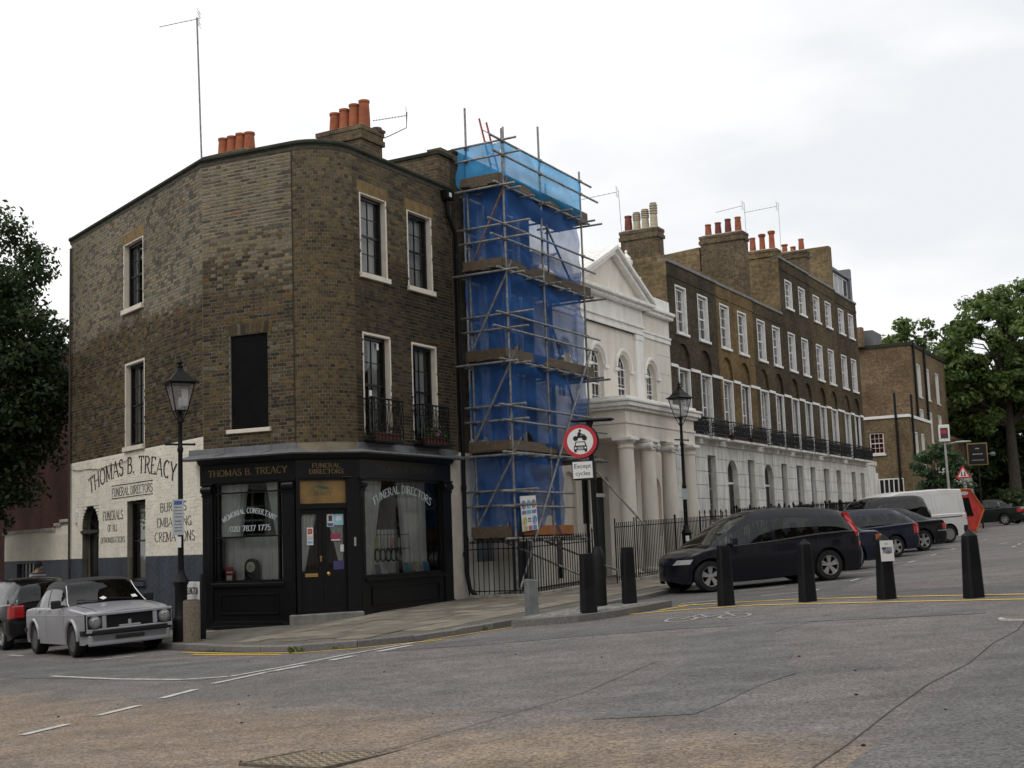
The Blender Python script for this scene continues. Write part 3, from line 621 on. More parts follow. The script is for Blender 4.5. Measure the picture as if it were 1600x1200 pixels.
while s < 1.4:
    o = 4.55
    while o < 6:
        if all(inpoly(s+u, o+v, IS2) for u in (.0, .14) for v in (.0, .1)):
            a_ = random.random(); P4 = [RW(s+.006, o+.005), RW(s+.006, o+.1), RW(s+.134, o+.1), RW(s+.134, o+.005)]; dz = random.uniform(.006, .014)
            b.poly([(x, y, gz(x, y)+.115+dz) for x, y in P4], a_)
            for k in range(4):
                q, w = P4[k], P4[(k+1) % 4]; b.poly([(q[0], q[1], gz(*q)+.1), (q[0], q[1], gz(*q)+.115+dz), (w[0], w[1], gz(*w)+.115+dz), (w[0], w[1], gz(*w)+.1)][::-1], a_)
        o += .108
    s += .142
tag(b.build('granite_sett', mat('granite_sett', (.30, .29, .27), .85, .3, 20, .3, 80, attr=.3), isl, Matrix.Identity(4), bt=True), kind='stuff')
# weeds along the kerb
b = MB(); rd = random.Random(3)
for (x, y), n_, h_ in ((LWd(6.6, -1.5), 26, .12), (LWd(7.0, -1.0), 14, .07), (RW(-2.4, 4.12), 30, .13), (LWd(4.2, -1.75), 18, .05)):
    for k in range(n_):
        a = rd.uniform(0, 2*pi); r = rd.uniform(0, .16); px, py = x+r*cos(a), y+r*sin(a)*.4; l = rd.uniform(.4, 1)*h_; e = rd.uniform(0, 2*pi); z = gz(px, py)
        b.poly([(px-.006, py, z), (px+.006, py, z), (px+cos(e)*l*.4+.012, py+sin(e)*l*.3, z+l*.8), (px+cos(e)*l*.7, py+sin(e)*l*.6, z+l)], rd.random())
tag(b.build('weeds', leafmat('weed_leaf', (.04, .07, .015), (.09, .14, .03)), bt=True), 'small green weeds growing along the kerb edge', 'weeds', kind='stuff')
# ================================================================ corner building with the shop
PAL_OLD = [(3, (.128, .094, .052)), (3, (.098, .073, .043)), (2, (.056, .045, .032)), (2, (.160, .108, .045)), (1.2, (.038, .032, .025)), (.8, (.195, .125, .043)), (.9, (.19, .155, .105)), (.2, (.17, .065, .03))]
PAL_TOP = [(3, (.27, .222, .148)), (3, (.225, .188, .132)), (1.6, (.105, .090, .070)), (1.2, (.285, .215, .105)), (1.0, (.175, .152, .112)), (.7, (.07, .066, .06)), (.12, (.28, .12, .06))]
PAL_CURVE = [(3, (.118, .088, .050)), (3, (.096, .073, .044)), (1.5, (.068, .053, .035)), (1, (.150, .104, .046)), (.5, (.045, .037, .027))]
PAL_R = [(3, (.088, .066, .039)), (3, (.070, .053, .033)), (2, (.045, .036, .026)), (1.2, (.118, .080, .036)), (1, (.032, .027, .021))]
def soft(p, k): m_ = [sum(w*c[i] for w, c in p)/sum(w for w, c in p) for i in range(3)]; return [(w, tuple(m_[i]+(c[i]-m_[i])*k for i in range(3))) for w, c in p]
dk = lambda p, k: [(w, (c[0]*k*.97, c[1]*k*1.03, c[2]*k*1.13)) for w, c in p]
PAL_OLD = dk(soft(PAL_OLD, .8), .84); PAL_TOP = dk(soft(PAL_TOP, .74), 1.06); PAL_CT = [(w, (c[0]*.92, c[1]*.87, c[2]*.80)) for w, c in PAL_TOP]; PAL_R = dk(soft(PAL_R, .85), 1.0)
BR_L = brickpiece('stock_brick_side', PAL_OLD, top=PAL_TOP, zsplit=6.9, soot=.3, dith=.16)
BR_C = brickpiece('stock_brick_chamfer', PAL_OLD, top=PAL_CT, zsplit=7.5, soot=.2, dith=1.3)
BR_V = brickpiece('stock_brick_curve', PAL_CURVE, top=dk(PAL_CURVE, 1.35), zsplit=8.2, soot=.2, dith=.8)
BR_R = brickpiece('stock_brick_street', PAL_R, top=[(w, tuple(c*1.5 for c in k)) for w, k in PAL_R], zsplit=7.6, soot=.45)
MORT = mat('lime_mortar', (.20, .168, .118), .95, .35, 3, .4, 90, col2=(.12, .10, .075)); MORTV = mat('light_mortar', (.27, .23, .165), .95, .35, 3, .4, 90, col2=(.18, .155, .11)); MORTL = mat('pale_mortar', (.30, .27, .215), .95, .3, 3, .4, 90, col2=(.20, .18, .14))
PWHITE = mat('white_masonry_paint', (.80, .765, .66), .75, .12, 1.6, .2, 60, attr=.05); PBLUE = mat('slate_blue_masonry_paint', (.052, .062, .082), .7, .3, 1.4, .2, 60, attr=.08, stretch=(1, 1, .35))
def courses(x0, x1, z0, z1, holes, header=False, seed=1, ch=.075, bw=.225):
    """Flemish-bond bricks as (xa, xb, za, zb), cut round holes"""
    rd = random.Random(seed); out = []; r = 0; z = z0
    while z+ch*.6 < z1:
        zc = z+ch/2; x = x0; k = r % 2; first = True
        while x < x1-.02:
            w = bw/2 if (header or k % 2) else bw
            if first: w = (bw*.75 if r % 2 else bw) if not header else (bw/2 if r % 2 else bw/4); first = False
            if x1-(x+w) < .05: w = x1-x+.0001
            xa, xb = x, min(x+w, x1); segs = [(xa, xb)]
            for h in holes:
                if h[2]-.02 < zc < h[3]+.02:
                    hx0, hx1 = h[0], h[1]
                    if len(h) > 4 and h[4]:
                        rr = (h[1]-h[0])/2; sp = h[3]-rr
                        if zc > sp: q = sqrt(max(0, rr*rr-(zc-sp)**2)); hx0 = (h[0]+h[1])/2-q; hx1 = (h[0]+h[1])/2+q
                    ns = []
                    for a, b in segs:
                        if b <= hx0 or a >= hx1: ns.append((a, b)); continue
                        if a < hx0: ns.append((a, hx0))
                        if b > hx1: ns.append((hx1, b))
                    segs = ns
            for a, b in segs:
                if b-a > .03: out.append((a+.007, b-.007, z+.0065, min(z+ch-.0065, z1)))
            x += w; k += 1
        z += ch; r += 1
    return out
def brickmesh(b, L, y0=0.0, prd=.007, P=None, seed=2):
    rd = random.Random(seed)
    for xa, xb, za, zb in L:
        p = prd+rd.uniform(-.003, .003); a = rd.random()
        if P is None: b.box(xa, xb, y0-p, y0+.004, za, zb, a, skip='k')
        else:
            q = [P(x, y, z) for z in (za, zb) for y in (-p, .004) for x in (xa, xb)]; i = [b.pt(v) for v in q]
            for f in ((0, 2, 3, 1), (4, 5, 7, 6), (0, 1, 5, 4), (0, 4, 6, 2), (1, 3, 7, 5)): b.face([i[j] for j in f], a)
ZC = gz(*CLp)-.05
cb = thing('corner_building', 'three storey stock brick corner building with rounded corner above black funeral shopfront', 'building', Matrix.Translation((CLp.x, CLp.y, ZC)))
PARZ = 9.83
HL = [(-4.40, -3.24, 7.36, 8.93), (-4.30, -3.17, 4.10, 6.03), (-4.20, -3.10, 1.00, 2.85), (-7.17, -6.02, -.5, 2.85, True)]
HC = [(.69, 1.63, 4.07, 6.02)]
HR = [(.26, 1.19, 7.27, 8.97), (2.05, 3.00, 7.27, 8.97), (.27, 1.23, 3.86, 5.98), (2.10, 3.06, 3.86, 5.98)]
# --- side street wall
def f(b): wallgrid(b, -8.1, 0, -.9, PARZ, HL, 0, .22)
wl = onemesh('side_wall', f, MORTL, cb, FL)
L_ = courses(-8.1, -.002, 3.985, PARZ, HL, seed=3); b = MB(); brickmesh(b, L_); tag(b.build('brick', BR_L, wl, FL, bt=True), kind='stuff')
b = MB(); brickmesh(b, courses(-8.1, 0, 1.56, 3.985, HL, seed=4), prd=.009, y0=-.001); tag(b.build('white_painted_brick', PWHITE, wl, FL, bt=True), kind='stuff')
b = MB(); wallgrid(b, -8.1, .0, 1.56, 3.982, HL, -.0055, .16); b.build('white_paint', PWHITE, wl, FL)
b = MB(); brickmesh(b, courses(-8.1, 0, -.84, 1.56, HL, seed=5), prd=.009, y0=-.001); tag(b.build('blue_painted_brick', PBLUE, wl, FL, bt=True), kind='stuff')
b = MB(); wallgrid(b, -8.1, .0, -.9, 1.558, HL, -.0055, .16); b.build('blue_paint', PBLUE, wl, FL)
b = MB(); b.poly([(-8.1, 8, -.9), (-8.1, 0, -.9), (-8.1, 0, PARZ), (-8.1, 8, PARZ)]); b.build('end_wall', MORT, cb, FL)
# --- chamfer
def f(b): wallgrid(b, 0, 2.276, 3.5, PARZ, HC, 0, .07)
wc = onemesh('chamfer_wall', f, MORTL, cb, FC)
cz0 = 3.705; allc = courses(0, 2.274, cz0, PARZ, HC, seed=6)
allc.sort(key=lambda q: -q[2]); prot = {}
rd = random.Random(9)
for k, (xa, xb, za, zb) in enumerate(allc[:300]):
    key = (round(xb-xa, 3), k % 3)
    if key not in prot:
        w = (xb-xa)/2; p = .006+.0025*(k % 3); bb = MB().box(-w, w, -p, .004, 0, zb-za, 0.0, skip='k'); me = bpy.data.meshes.new('brick'); me.from_pydata(bb.v, [], bb.f); me.materials.append(BR_C); prot[key] = me
    part('brick', prot[key], wc, at(FC, (xa+xb)/2, 0, za))
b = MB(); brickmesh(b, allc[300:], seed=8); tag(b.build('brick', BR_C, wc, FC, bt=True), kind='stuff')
b = MB(); b.box(.70, 1.62, .035, .06, 4.075, 6.015); b.build('blocked_window_board', mat('black_board', (.006, .006, .007), .7, .3, 3, .1, 20, spec=.08), cb, FC)
b = MB(); b.box(.62, 1.70, -.07, .06, 3.985, 4.068); b.build('window_sill', CREAM, cb, FC, bevel=.008)
b = MB()
for k in range(12): x = .60+k*.0945; b.prism([(x+.004, 6.03), (x+.09, 6.03), (x+.09+(k-5.5)*.006, 6.25), (x+.004+(k-5.5)*.006, 6.25)], -.012, .002, random.random()*.99)
tag(b.build('flat_arch', BR_C, cb, FC, bt=True), kind='stuff')
b = MB(); b.box(2.262, 2.288, -.013, .02, 3.72, 9.72); b.build('straight_joint', mat('dark_joint', (.03, .026, .02), .95), cb, FC)
# --- rounded corner, header bonded
tC = Vector((.91104, -.41231)); phi = math.acos(tC.dot(TR)); RRc = .92
n0 = Vector((-tC.y, tC.x)); cen = PC+n0*RRc                        # centre lies inward of the chamfer end
a0 = atan2(-n0.y, -n0.x); arcL = RRc*phi
def PV(u, y, z):
    t = a0+u/RRc; r = RRc-y; return (cen.x+cos(t)*r, cen.y+sin(t)*r, z)
b = MB(); N_ = 18
for k in range(N_): b.poly([PV(arcL*k/N_, 0, 3.5), PV(arcL*(k+1)/N_, 0, 3.5), PV(arcL*(k+1)/N_, 0, PARZ), PV(arcL*k/N_, 0, PARZ)])
I4 = Matrix.Identity(4)
wv = b.build('rounded_wall', MORTV, cb, I4, smooth=True)
b = MB(); brickmesh(b, courses(.01, arcL, 3.705, PARZ, [], header=True, seed=7), P=PV); tag(b.build('brick', BR_V, wv, I4, bt=True), kind='stuff')
# --- street wall
def f(b): wallgrid(b, -.002, 3.92, .0, PARZ, HR+[(.02, 3.46, -.2, 3.5)], 0, .2)
wr = onemesh('street_wall', f, MORT, cb, FR)
HRL = [(h[0]-.12, h[1]+.10, h[3], h[3]+.26) for h in HR[:2]]
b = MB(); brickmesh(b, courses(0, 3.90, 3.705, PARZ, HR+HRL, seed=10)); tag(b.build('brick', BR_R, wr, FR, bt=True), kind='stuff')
GAUGE = mat('gauged_yellow_brick', (.21, .145, .062), .9, .3, 6, .2, 60, attr=.12)
for F_, hs in ((FR, HR[:2]), (FL, HL[:1])):
    for h in hs:
        b = MB(); n = 14; x0, x1 = h[0]-.12, h[1]+.10
        for k in range(n): xa = x0+(x1-x0)*k/n; xb = x0+(x1-x0)*(k+1)/n; b.prism([(xa+.003, h[3]+.012), (xb-.003, h[3]+.012), (xb-.003, h[3]+.25), (xa+.003, h[3]+.25)], -.011, .003, random.random())
        tag(b.build('window_arch', GAUGE, cb, F_, bt=True), kind='stuff')
b = MB(); wallgrid(b, 3.49, 3.92, 0, 3.60, [], -.012, .01); b.poly([(3.49, -.012, 0), (3.49, -.012, 3.6), (3.49, .05, 3.6), (3.49, .05, 0)]); b.build('stucco_strip', mat('cream_stucco', (.58, .53, .45), .8, .2, 2, .15, 40), cb, FR)
b = MB(); b.poly([(3.92, 0, 0), (3.92, 8, 0), (3.92, 8, PARZ), (3.92, 0, PARZ)]); b.build('party_wall', MORT, cb, FR)
# --- parapet coping and dark oversailing course along all faces
path = [LWd(-8.16, 0), tuple(CLp)]+[tuple(PV(arcL*k/8, 0, 0)[:2]) for k in range(9)]+[RW(0.5, 0), RW(3.95, 0)]
COPE = mat('mossy_coping', (.045, .048, .036), .9, .4, 3, .3, 40, col2=(.025, .027, .02), spec=.15)
b = MB(); sweep(b, path, [(-.30, 9.80), (.02, 9.80), (.02, 9.835), (.05, 9.84), (.055, 9.885), (.02, 9.93), (-.28, 9.97), (-.30, 9.80)]); b.build('coping', COPE, cb, I4, bevel=.01)
b = MB(); sweep(b, path, [(-.1, 9.73), (.016, 9.73), (.018, 9.795), (-.1, 9.795)]); b.build('oversailing_course', mat('dark_brick_course', (.065, .055, .042), .95, .4, 12, .4, 40), cb, I4)
b = MB(); b.poly([(*LWd(-8.1, .1), 9.5), (*LWd(-.1, .1), 9.5), (*PC, 9.5), (*RW(0, -.1), 9.5), (*RW(3.9, -.1), 9.5), (*RW(3.9, -9), 9.5)]); b.build('roof', LEAD, cb, I4)
# --- sash windows
def sash(parent, F, x0, x1, z0, z1, cols, rows, y=.12, bar=BLACK, curtain='net', inset=.035, reveal=None, rw=.13, sillz=None, sillm=None, sw=.07, glaze='panes', mid=None, seed=0, rail=.045, back=True, fw=.05):
    """box sash; window = frame and bars, children pane, curtain, sill, reveal"""
    rd = random.Random(seed*7+3); b = MB(); ix0, ix1, iz0, iz1 = x0+inset, x1-inset, z0+inset*.5, z1-inset
    b.box(ix0, ix0+fw, y-.01, y+.09, iz0, iz1); b.box(ix1-fw, ix1, y-.01, y+.09, iz0, iz1); b.box(ix0+fw, ix1-fw, y-.012, y+.09, iz1-fw, iz1); b.box(ix0+fw, ix1-fw, y-.012, y+.09, iz0, iz0+fw*1.2)
    gx0, gx1, gz0, gz1 = ix0+fw, ix1-fw, iz0+fw*1.2, iz1-fw; zm = mid if mid else (gz0+gz1)/2
    b.box(gx0, gx1, y+.012, y+.06, zm-rail/2, zm+rail/2)
    for c in range(1, cols): x = gx0+(gx1-gx0)*c/cols; b.box(x-.009, x+.009, y+.018, y+.048, gz0, gz1)
    half = rows//2; zl = [gz0+(zm-gz0)*k/half for k in range(half+1)]+[zm+(gz1-zm)*k/(rows-half) for k in range(1, rows-half+1)]
    for z in zl[1:-1]:
        if abs(z-zm) > .03: b.box(gx0, gx1, y+.02, y+.046, z-.009, z+.009)
    w = b.build('window', bar, parent, F)
    if glaze == 'panes':
        for c in range(cols):
            for k in range(len(zl)-1):
                xa, xb = gx0+(gx1-gx0)*c/cols, gx0+(gx1-gx0)*(c+1)/cols; t = rd.uniform(-.004, .004)
                bb = MB(); bb.poly([(xa, y+.034+t, zl[k]), (xb, y+.034-t, zl[k]), (xb, y+.034-t*.5, zl[k+1]), (xa, y+.034, zl[k+1])]); bb.build('pane', PANE, w, F)
    else:
        bb = MB(); bb.poly([(gx0, y+.034, gz0), (gx1, y+.034, gz0), (gx1, y+.034, gz1), (gx0, y+.034, gz1)]); bb.build('pane', PANE, w, F)
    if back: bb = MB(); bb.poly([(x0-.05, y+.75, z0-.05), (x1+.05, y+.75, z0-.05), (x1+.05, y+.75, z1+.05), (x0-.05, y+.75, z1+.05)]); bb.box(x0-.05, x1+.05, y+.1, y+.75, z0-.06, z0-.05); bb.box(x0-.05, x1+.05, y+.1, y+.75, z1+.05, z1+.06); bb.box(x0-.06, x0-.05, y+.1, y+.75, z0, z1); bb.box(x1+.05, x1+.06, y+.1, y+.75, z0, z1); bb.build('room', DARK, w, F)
    if curtain: drapes(w, F, gx0, gx1, gz0, gz1, y+.16, curtain, rd)
    if reveal:
        bb = MB(); r = .012
        bb.box(x0-.004, x0+r, -.008, y+.0, z0, z1); bb.box(x1-r, x1+.004, -.008, y+.0, z0, z1); bb.box(x0+r, x1-r, -.008, y+.0, z1-r, z1+.004)
        bb.box(x0-.035, x0-.004, -.009, .0, z0, z1+.035); bb.box(x1+.004, x1+.035, -.009, .0, z0, z1+.035); bb.box(x0-.004, x1+.004, -.009, .0, z1+.004, z1+.035)
        bb.build('reveal', reveal, w, F)
    if sillz: bb = MB(); bb.box(x0-sw, x1+sw, -.075, y, sillz[0], sillz[1]); bb.build('window_sill', sillm or CREAM, w, F, bevel=.006)
    return w
def wavy(b, x0, x1, z0, z1, y, amp=.02, n=26, xt0=None, xt1=None, ph=0.0):
    rows_ = []
    for z, a, c in ((z0, x0, x1), ((z0+z1)/2, None, None), (z1, xt0 if xt0 is not None else x0, xt1 if xt1 is not None else x1)):
        if a is None: a = (x0+(xt0 if xt0 is not None else x0))/2; c = (x1+(xt1 if xt1 is not None else x1))/2
        rows_.append([b.pt((a+(c-a)*k/n, y+amp*sin(k*1.9+ph+sin(k*.7)), z)) for k in range(n+1)])
    for r0, r1 in zip(rows_[:-1], rows_[1:]):
        for k in range(n): b.face((r0[k], r0[k+1], r1[k+1], r1[k]))
def drapes(w, F, x0, x1, z0, z1, y, kind, rd):
    W_ = x1-x0; b = MB(); m_ = NET
    if kind == 'net': wavy(b, x0, x1, z0, z1, y)
    elif kind == 'right': wavy(b, x1-W_*.42, x1, z0, z1, y, .03, 14); wavy(b, x0, x0+W_*.12, z0, z1, y, .02, 6); m_ = CURT
    elif kind == 'pair': wavy(b, x0, x0+W_*.18, z0, z1, y, .03, 10); wavy(b, x1-W_*.3, x1, z0, z1, y, .03, 12); m_ = CURT
    elif kind == 'half': wavy(b, x0, x1, z0, z0+(z1-z0)*.5, y)
    elif kind == 'blind': wavy(b, x0, x1, z0+(z1-z0)*rd.uniform(.3, .7), z1, y, .004, 8); m_ = CURT
    b.build('curtain', m_, w, F, smooth=True)
sash(cb, FL, *HL[0], 2, 4, reveal=CREAM, curtain='right', seed=1, sillz=(7.24, 7.355), sw=.05)
sash(cb, FL, *HL[1], 2, 4, reveal=CREAM, curtain='net', seed=2, sillz=(3.99, 4.095), sw=.05)
sash(cb, FL, *HL[2], 1, 2, reveal=None, curtain='net', seed=3, glaze='panes', sillz=(.9, .995), sillm=PBLUE, sw=.03)
sash(cb, FR, *HR[0], 2, 4, reveal=CREAM, curtain='net', seed=4, sillz=(7.155, 7.265)); sash(cb, FR, *HR[1], 2, 4, reveal=CREAM, curtain='net', seed=5, sillz=(7.155, 7.265))
sash(cb, FR, *HR[2], 2, 4, reveal=CREAM, curtain='right', seed=6, mid=4.95); sash(cb, FR, *HR[3], 2, 4, reveal=CREAM, curtain='right', seed=7, mid=4.95)
b = MB(); b.box(.93, 1.0, .125, .128, 5.72, 5.86); b.box(.62, .72, .125, .128, 4.72, 4.84); b.build('window_sticker', WHITEP, cb, FR)
# --- side door with fanlight
b = MB(); b.box(-7.11, -6.08, .17, .21, -.4, 2.16); b.box(-6.62, -6.57, .155, .17, .2, 2.1)
for xa, xb in ((-7.0, -6.68), (-6.51, -6.18)):
    for za, zb in ((.1, .85), (1.0, 2.0)): b.box(xa, xb, .158, .172, za, zb)
dr_ = b.build('side_door', BLACK, cb, FL); b = MB(); b.box(-7.2, -5.99, -.05, .12, 2.17, 2.25); b.build('transom', BLACK, dr_, FL, bevel=.01)
b = MB(); pts = [(-6.595+.53*cos(t*pi/12), .17, 2.275+.53*sin(t*pi/12)) for t in range(13)]; b.poly(pts); b.build('fanlight', glass('dark_glass', (.2, .2, .22), .6), dr_, FL)
b = MB()
for t in range(1, 6): b.tube((-6.595, .165, 2.275), (-6.595+.52*cos(t*pi/6), .165, 2.275+.52*sin(t*pi/6)), .01, 5)
b.build('glazing_bars', BLACK, dr_, FL)
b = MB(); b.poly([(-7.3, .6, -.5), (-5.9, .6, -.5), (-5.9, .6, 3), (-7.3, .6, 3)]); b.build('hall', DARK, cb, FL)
b = MB(); b.box(-7.62, -7.52, -.09, -.01, 2.45, 2.75); b.build('alarm_box', WHITEP, cb, FL, bevel=.01)
b = MB(); b.path([(-7.9+k*.25, -.035, 3.72+.10*((k-8)/8.0)**2-.02*sin(k)) for k in range(17)], .008, 5); b.build('cable', IRON, cb, FL)
# --- painted lettering on the side wall
LET = mat('black_sign_paint', (.022, .02, .026), .7, .3, 20)
letters(wl, FL, LET, 'THOMAS B. TREACY', -6.66, -1.40, 3.13, .37, -.014, .17, .06, arc=.35, sp=.07, name='painted_letter')
for q in ((-5.17, -2.66, 3.235), (-5.16, -2.65, 2.935)): boxp('painted_rule', LET, wl, FL, q[0], q[1], -.0145, -.0135, q[2], q[2]+.02)
letters(wl, FL, LET, 'FUNERAL DIRECTORS', -5.15, -2.68, 2.995, .19, -.014, .14, .06, name='painted_letter')
for q in (('FUNERALS', -5.74, -4.45, 2.45, .21), ('OF ALL', -5.42, -4.79, 2.18, .155), ('DENOMINATIONS', -5.87, -4.31, 1.91, .135)): letters(wl, FL, LET, *q, -.014, .14, .055, name='painted_letter')
for q in (('BURIALS', -2.25, -.85, 2.51, .19), ('EMBALMING', -2.44, -.60, 2.19, .185), ('CREMATIONS', -2.56, -.43, 1.87, .2)): letters(wl, FL, LET, *q, -.014, .16, .055, name='painted_letter')
# --- shopfront
sp_ = [tuple((FC @ Vector((-.06, 0, 0)))[:2]), tuple(PC), tuple(Q), RW(3.47, 0)]
b = MB(); sweep(b, sp_, [(-.2, 2.995), (.05, 2.995), (.05, 3.36), (.09, 3.38), (.13, 3.42), (.16, 3.47), (-.2, 3.47)]); fas = b.build('fascia', BLACK, cb, I4)
sp2 = [tuple((FC @ Vector((-.36, 0, 0)))[:2]), tuple(PC), tuple(Q), RW(3.72, 0)]
b = MB(); sweep(b, sp2, [(-.02, 3.475), (.26, 3.475), (.285, 3.50), (.275, 3.525), (.03, 3.585), (.02, 3.71), (-.02, 3.72)]); fl_ = b.build('lead_flashing', LEAD, cb, I4, bevel=.006)
for F_, x in ((FC, .55), (FC, 1.7), (FD, .5), (FR, .6), (FR, 1.9), (FR, 3.0)): b = MB(); b.tube(at(F_, x, -.02, 0) @ Vector((0, 0, 3.71)), at(F_, x, -.035, 0) @ Vector((0, 0, 3.59)), .011, 5); b.tube(at(F_, x, -.035, 0) @ Vector((0, 0, 3.595)), at(F_, x-.09, -.27, 0) @ Vector((0, 0, 3.528)), .011, 5); b.build('lead_roll', LEAD, fl_, I4)
GOLD = mat('gilt_lettering', (.23, .16, .07), .5, .4, 20, metal=.3); GOLD2 = mat('dark_gilt_lettering', (.075, .058, .04), .6, .4, 20, metal=.2)  # second gilt is darker, for the street fascia letters
letters(fas, FC, GOLD, 'THOMAS B. TREACY', .16, 2.09, 3.13, .13, -.054, .16, .06, name='gilt_letter')
letters(fas, FD, GOLD, 'FUNERAL', .31, .88, 3.20, .09, -.054, .18, .07, name='gilt_letter'); letters(fas, FD, GOLD, 'DIRECTORS', .25, .94, 3.08, .09, -.054, .18, .07, name='gilt_letter')
letters(fas, FR, GOLD2, 'THOMAS B. TREACY', .55, 2.75, 3.13, .13, -.054, .16, .06, name='gilt_letter')
def pilaster(F, x0, x1, zb):
    b = MB(); b.box(x0, x1, -.06, .12, zb, 2.72); b.box(x0-.02, x1+.02, -.085, .12, zb, zb+.22); b.box(x0+.04, x1-.04, -.072, -.06, .95, 2.6); b.box(x0-.015, x1+.015, -.075, .12, 2.72, 2.76); b.box(x0-.03, x1+.03, -.095, .12, 2.95, 2.995)
    xm = (x0+x1)/2; w = (x1-x0)/2; b.prism([(xm-w, 2.76), (xm+w, 2.76), (xm+w, 2.95), (xm-w, 2.95)], -.08, .1); b.lathe([(.075, -w-.005), (.085, -w+.02), (.085, w-.02), (.075, w+.005)], (xm, -.06, 2.86), 12, Matrix.Rotation(pi/2, 4, 'Y')); b.build('pilaster', BLACK, cb, F, bevel=.006)
pilaster(FC, .0, .25, -.16); pilaster(FC, 1.98, 2.25, -.05); pilaster(FR, -.02, .13, .10); pilaster(FR, 3.12, 3.46, .15)
# window to the left of the door
def framebars(name, F, x0, x1, z0, z1, xs, zs, y=.02, fr=.05, t=.022):
    b = MB(); b.box(x0, x0+fr, y-.03, y+.06, z0, z1); b.box(x1-fr, x1, y-.03, y+.06, z0, z1); b.box(x0+fr, x1-fr, y-.03, y+.06, z1-fr, z1); b.box(x0+fr, x1-fr, y-.03, y+.06, z0, z0+fr)
    for x in xs: b.box(x-t, x+t, y-.028, y+.05, z0+fr, z1-fr)
    for z in zs: b.box(x0+fr, x1-fr, y-.026, y+.048, z-t*.7, z+t*.7)
    w = b.build(name, BLACK, cb, F); gx = [x0]+list(xs)+[x1]; gzz = [z0]+list(zs)+[z1]
    for a, c in zip(gx[:-1], gx[1:]):
        for d, e in zip(gzz[:-1], gzz[1:]): bb = MB(); bb.poly([(a, y+.02, d), (c, y+.02, d), (c, y+.02, e), (a, y+.02, e)]); bb.build('pane', PANE, w, F)
    return w
swc = framebars('shop_window', FC, .25, 1.98, .97, 3.0, (.36, 1.84), (2.78, 1.885))
b = MB(); b.box(.22, 2.0, -.09, .06, .89, .965); b.build('shop_sill', BLACK, cb, FC, bevel=.01)
b = MB(); b.box(.25, 1.98, -.03, .1, -.35, .89)
for q in ((.42, 1.84, .34, .37), (.42, 1.84, .72, .75), (.42, .45, .37, .72), (1.81, 1.84, .37, .72)): b.box(q[0], q[1], -.05, -.03, q[2], q[3])
b.box(.22, 2.0, -.075, -.03, -.35, .12); b.box(.22, 2.0, -.055, -.03, .12, .2); b.build('stall_riser', BLACK, cb, FC, bevel=.004)
# window to the right of the door
swr = framebars('shop_window', FR, .13, 3.12, .98, 2.995, (), ())
b = MB(); b.box(.1, 3.14, -.1, .06, .90, .975); b.build('shop_sill', BLACK, cb, FR, bevel=.01)
b = MB(); b.box(.13, 3.12, -.03, .1, -.1, .90)
for q in ((.34, 2.9, .42, .45), (.34, 2.9, .76, .79), (.34, .37, .45, .76), (2.87, 2.9, .45, .76)): b.box(q[0], q[1], -.055, -.03, q[2], q[3])
b.box(.1, 3.14, -.08, -.03, -.1, .32); b.build('stall_riser', BLACK, cb, FR, bevel=.004)
# shop interiors: floor bed, back wall
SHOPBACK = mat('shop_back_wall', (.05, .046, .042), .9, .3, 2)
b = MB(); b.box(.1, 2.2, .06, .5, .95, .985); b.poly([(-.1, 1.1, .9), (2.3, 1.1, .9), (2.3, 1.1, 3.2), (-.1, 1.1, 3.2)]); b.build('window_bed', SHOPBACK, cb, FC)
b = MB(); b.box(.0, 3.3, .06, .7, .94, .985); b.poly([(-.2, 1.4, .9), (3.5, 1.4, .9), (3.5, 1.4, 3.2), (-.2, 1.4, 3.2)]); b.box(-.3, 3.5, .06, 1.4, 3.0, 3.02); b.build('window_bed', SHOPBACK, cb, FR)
b = MB(); b.box(-.2, 2.4, .1, 1.1, 3.0, 3.02); b.build('window_ceiling', SHOPBACK, cb, FC)
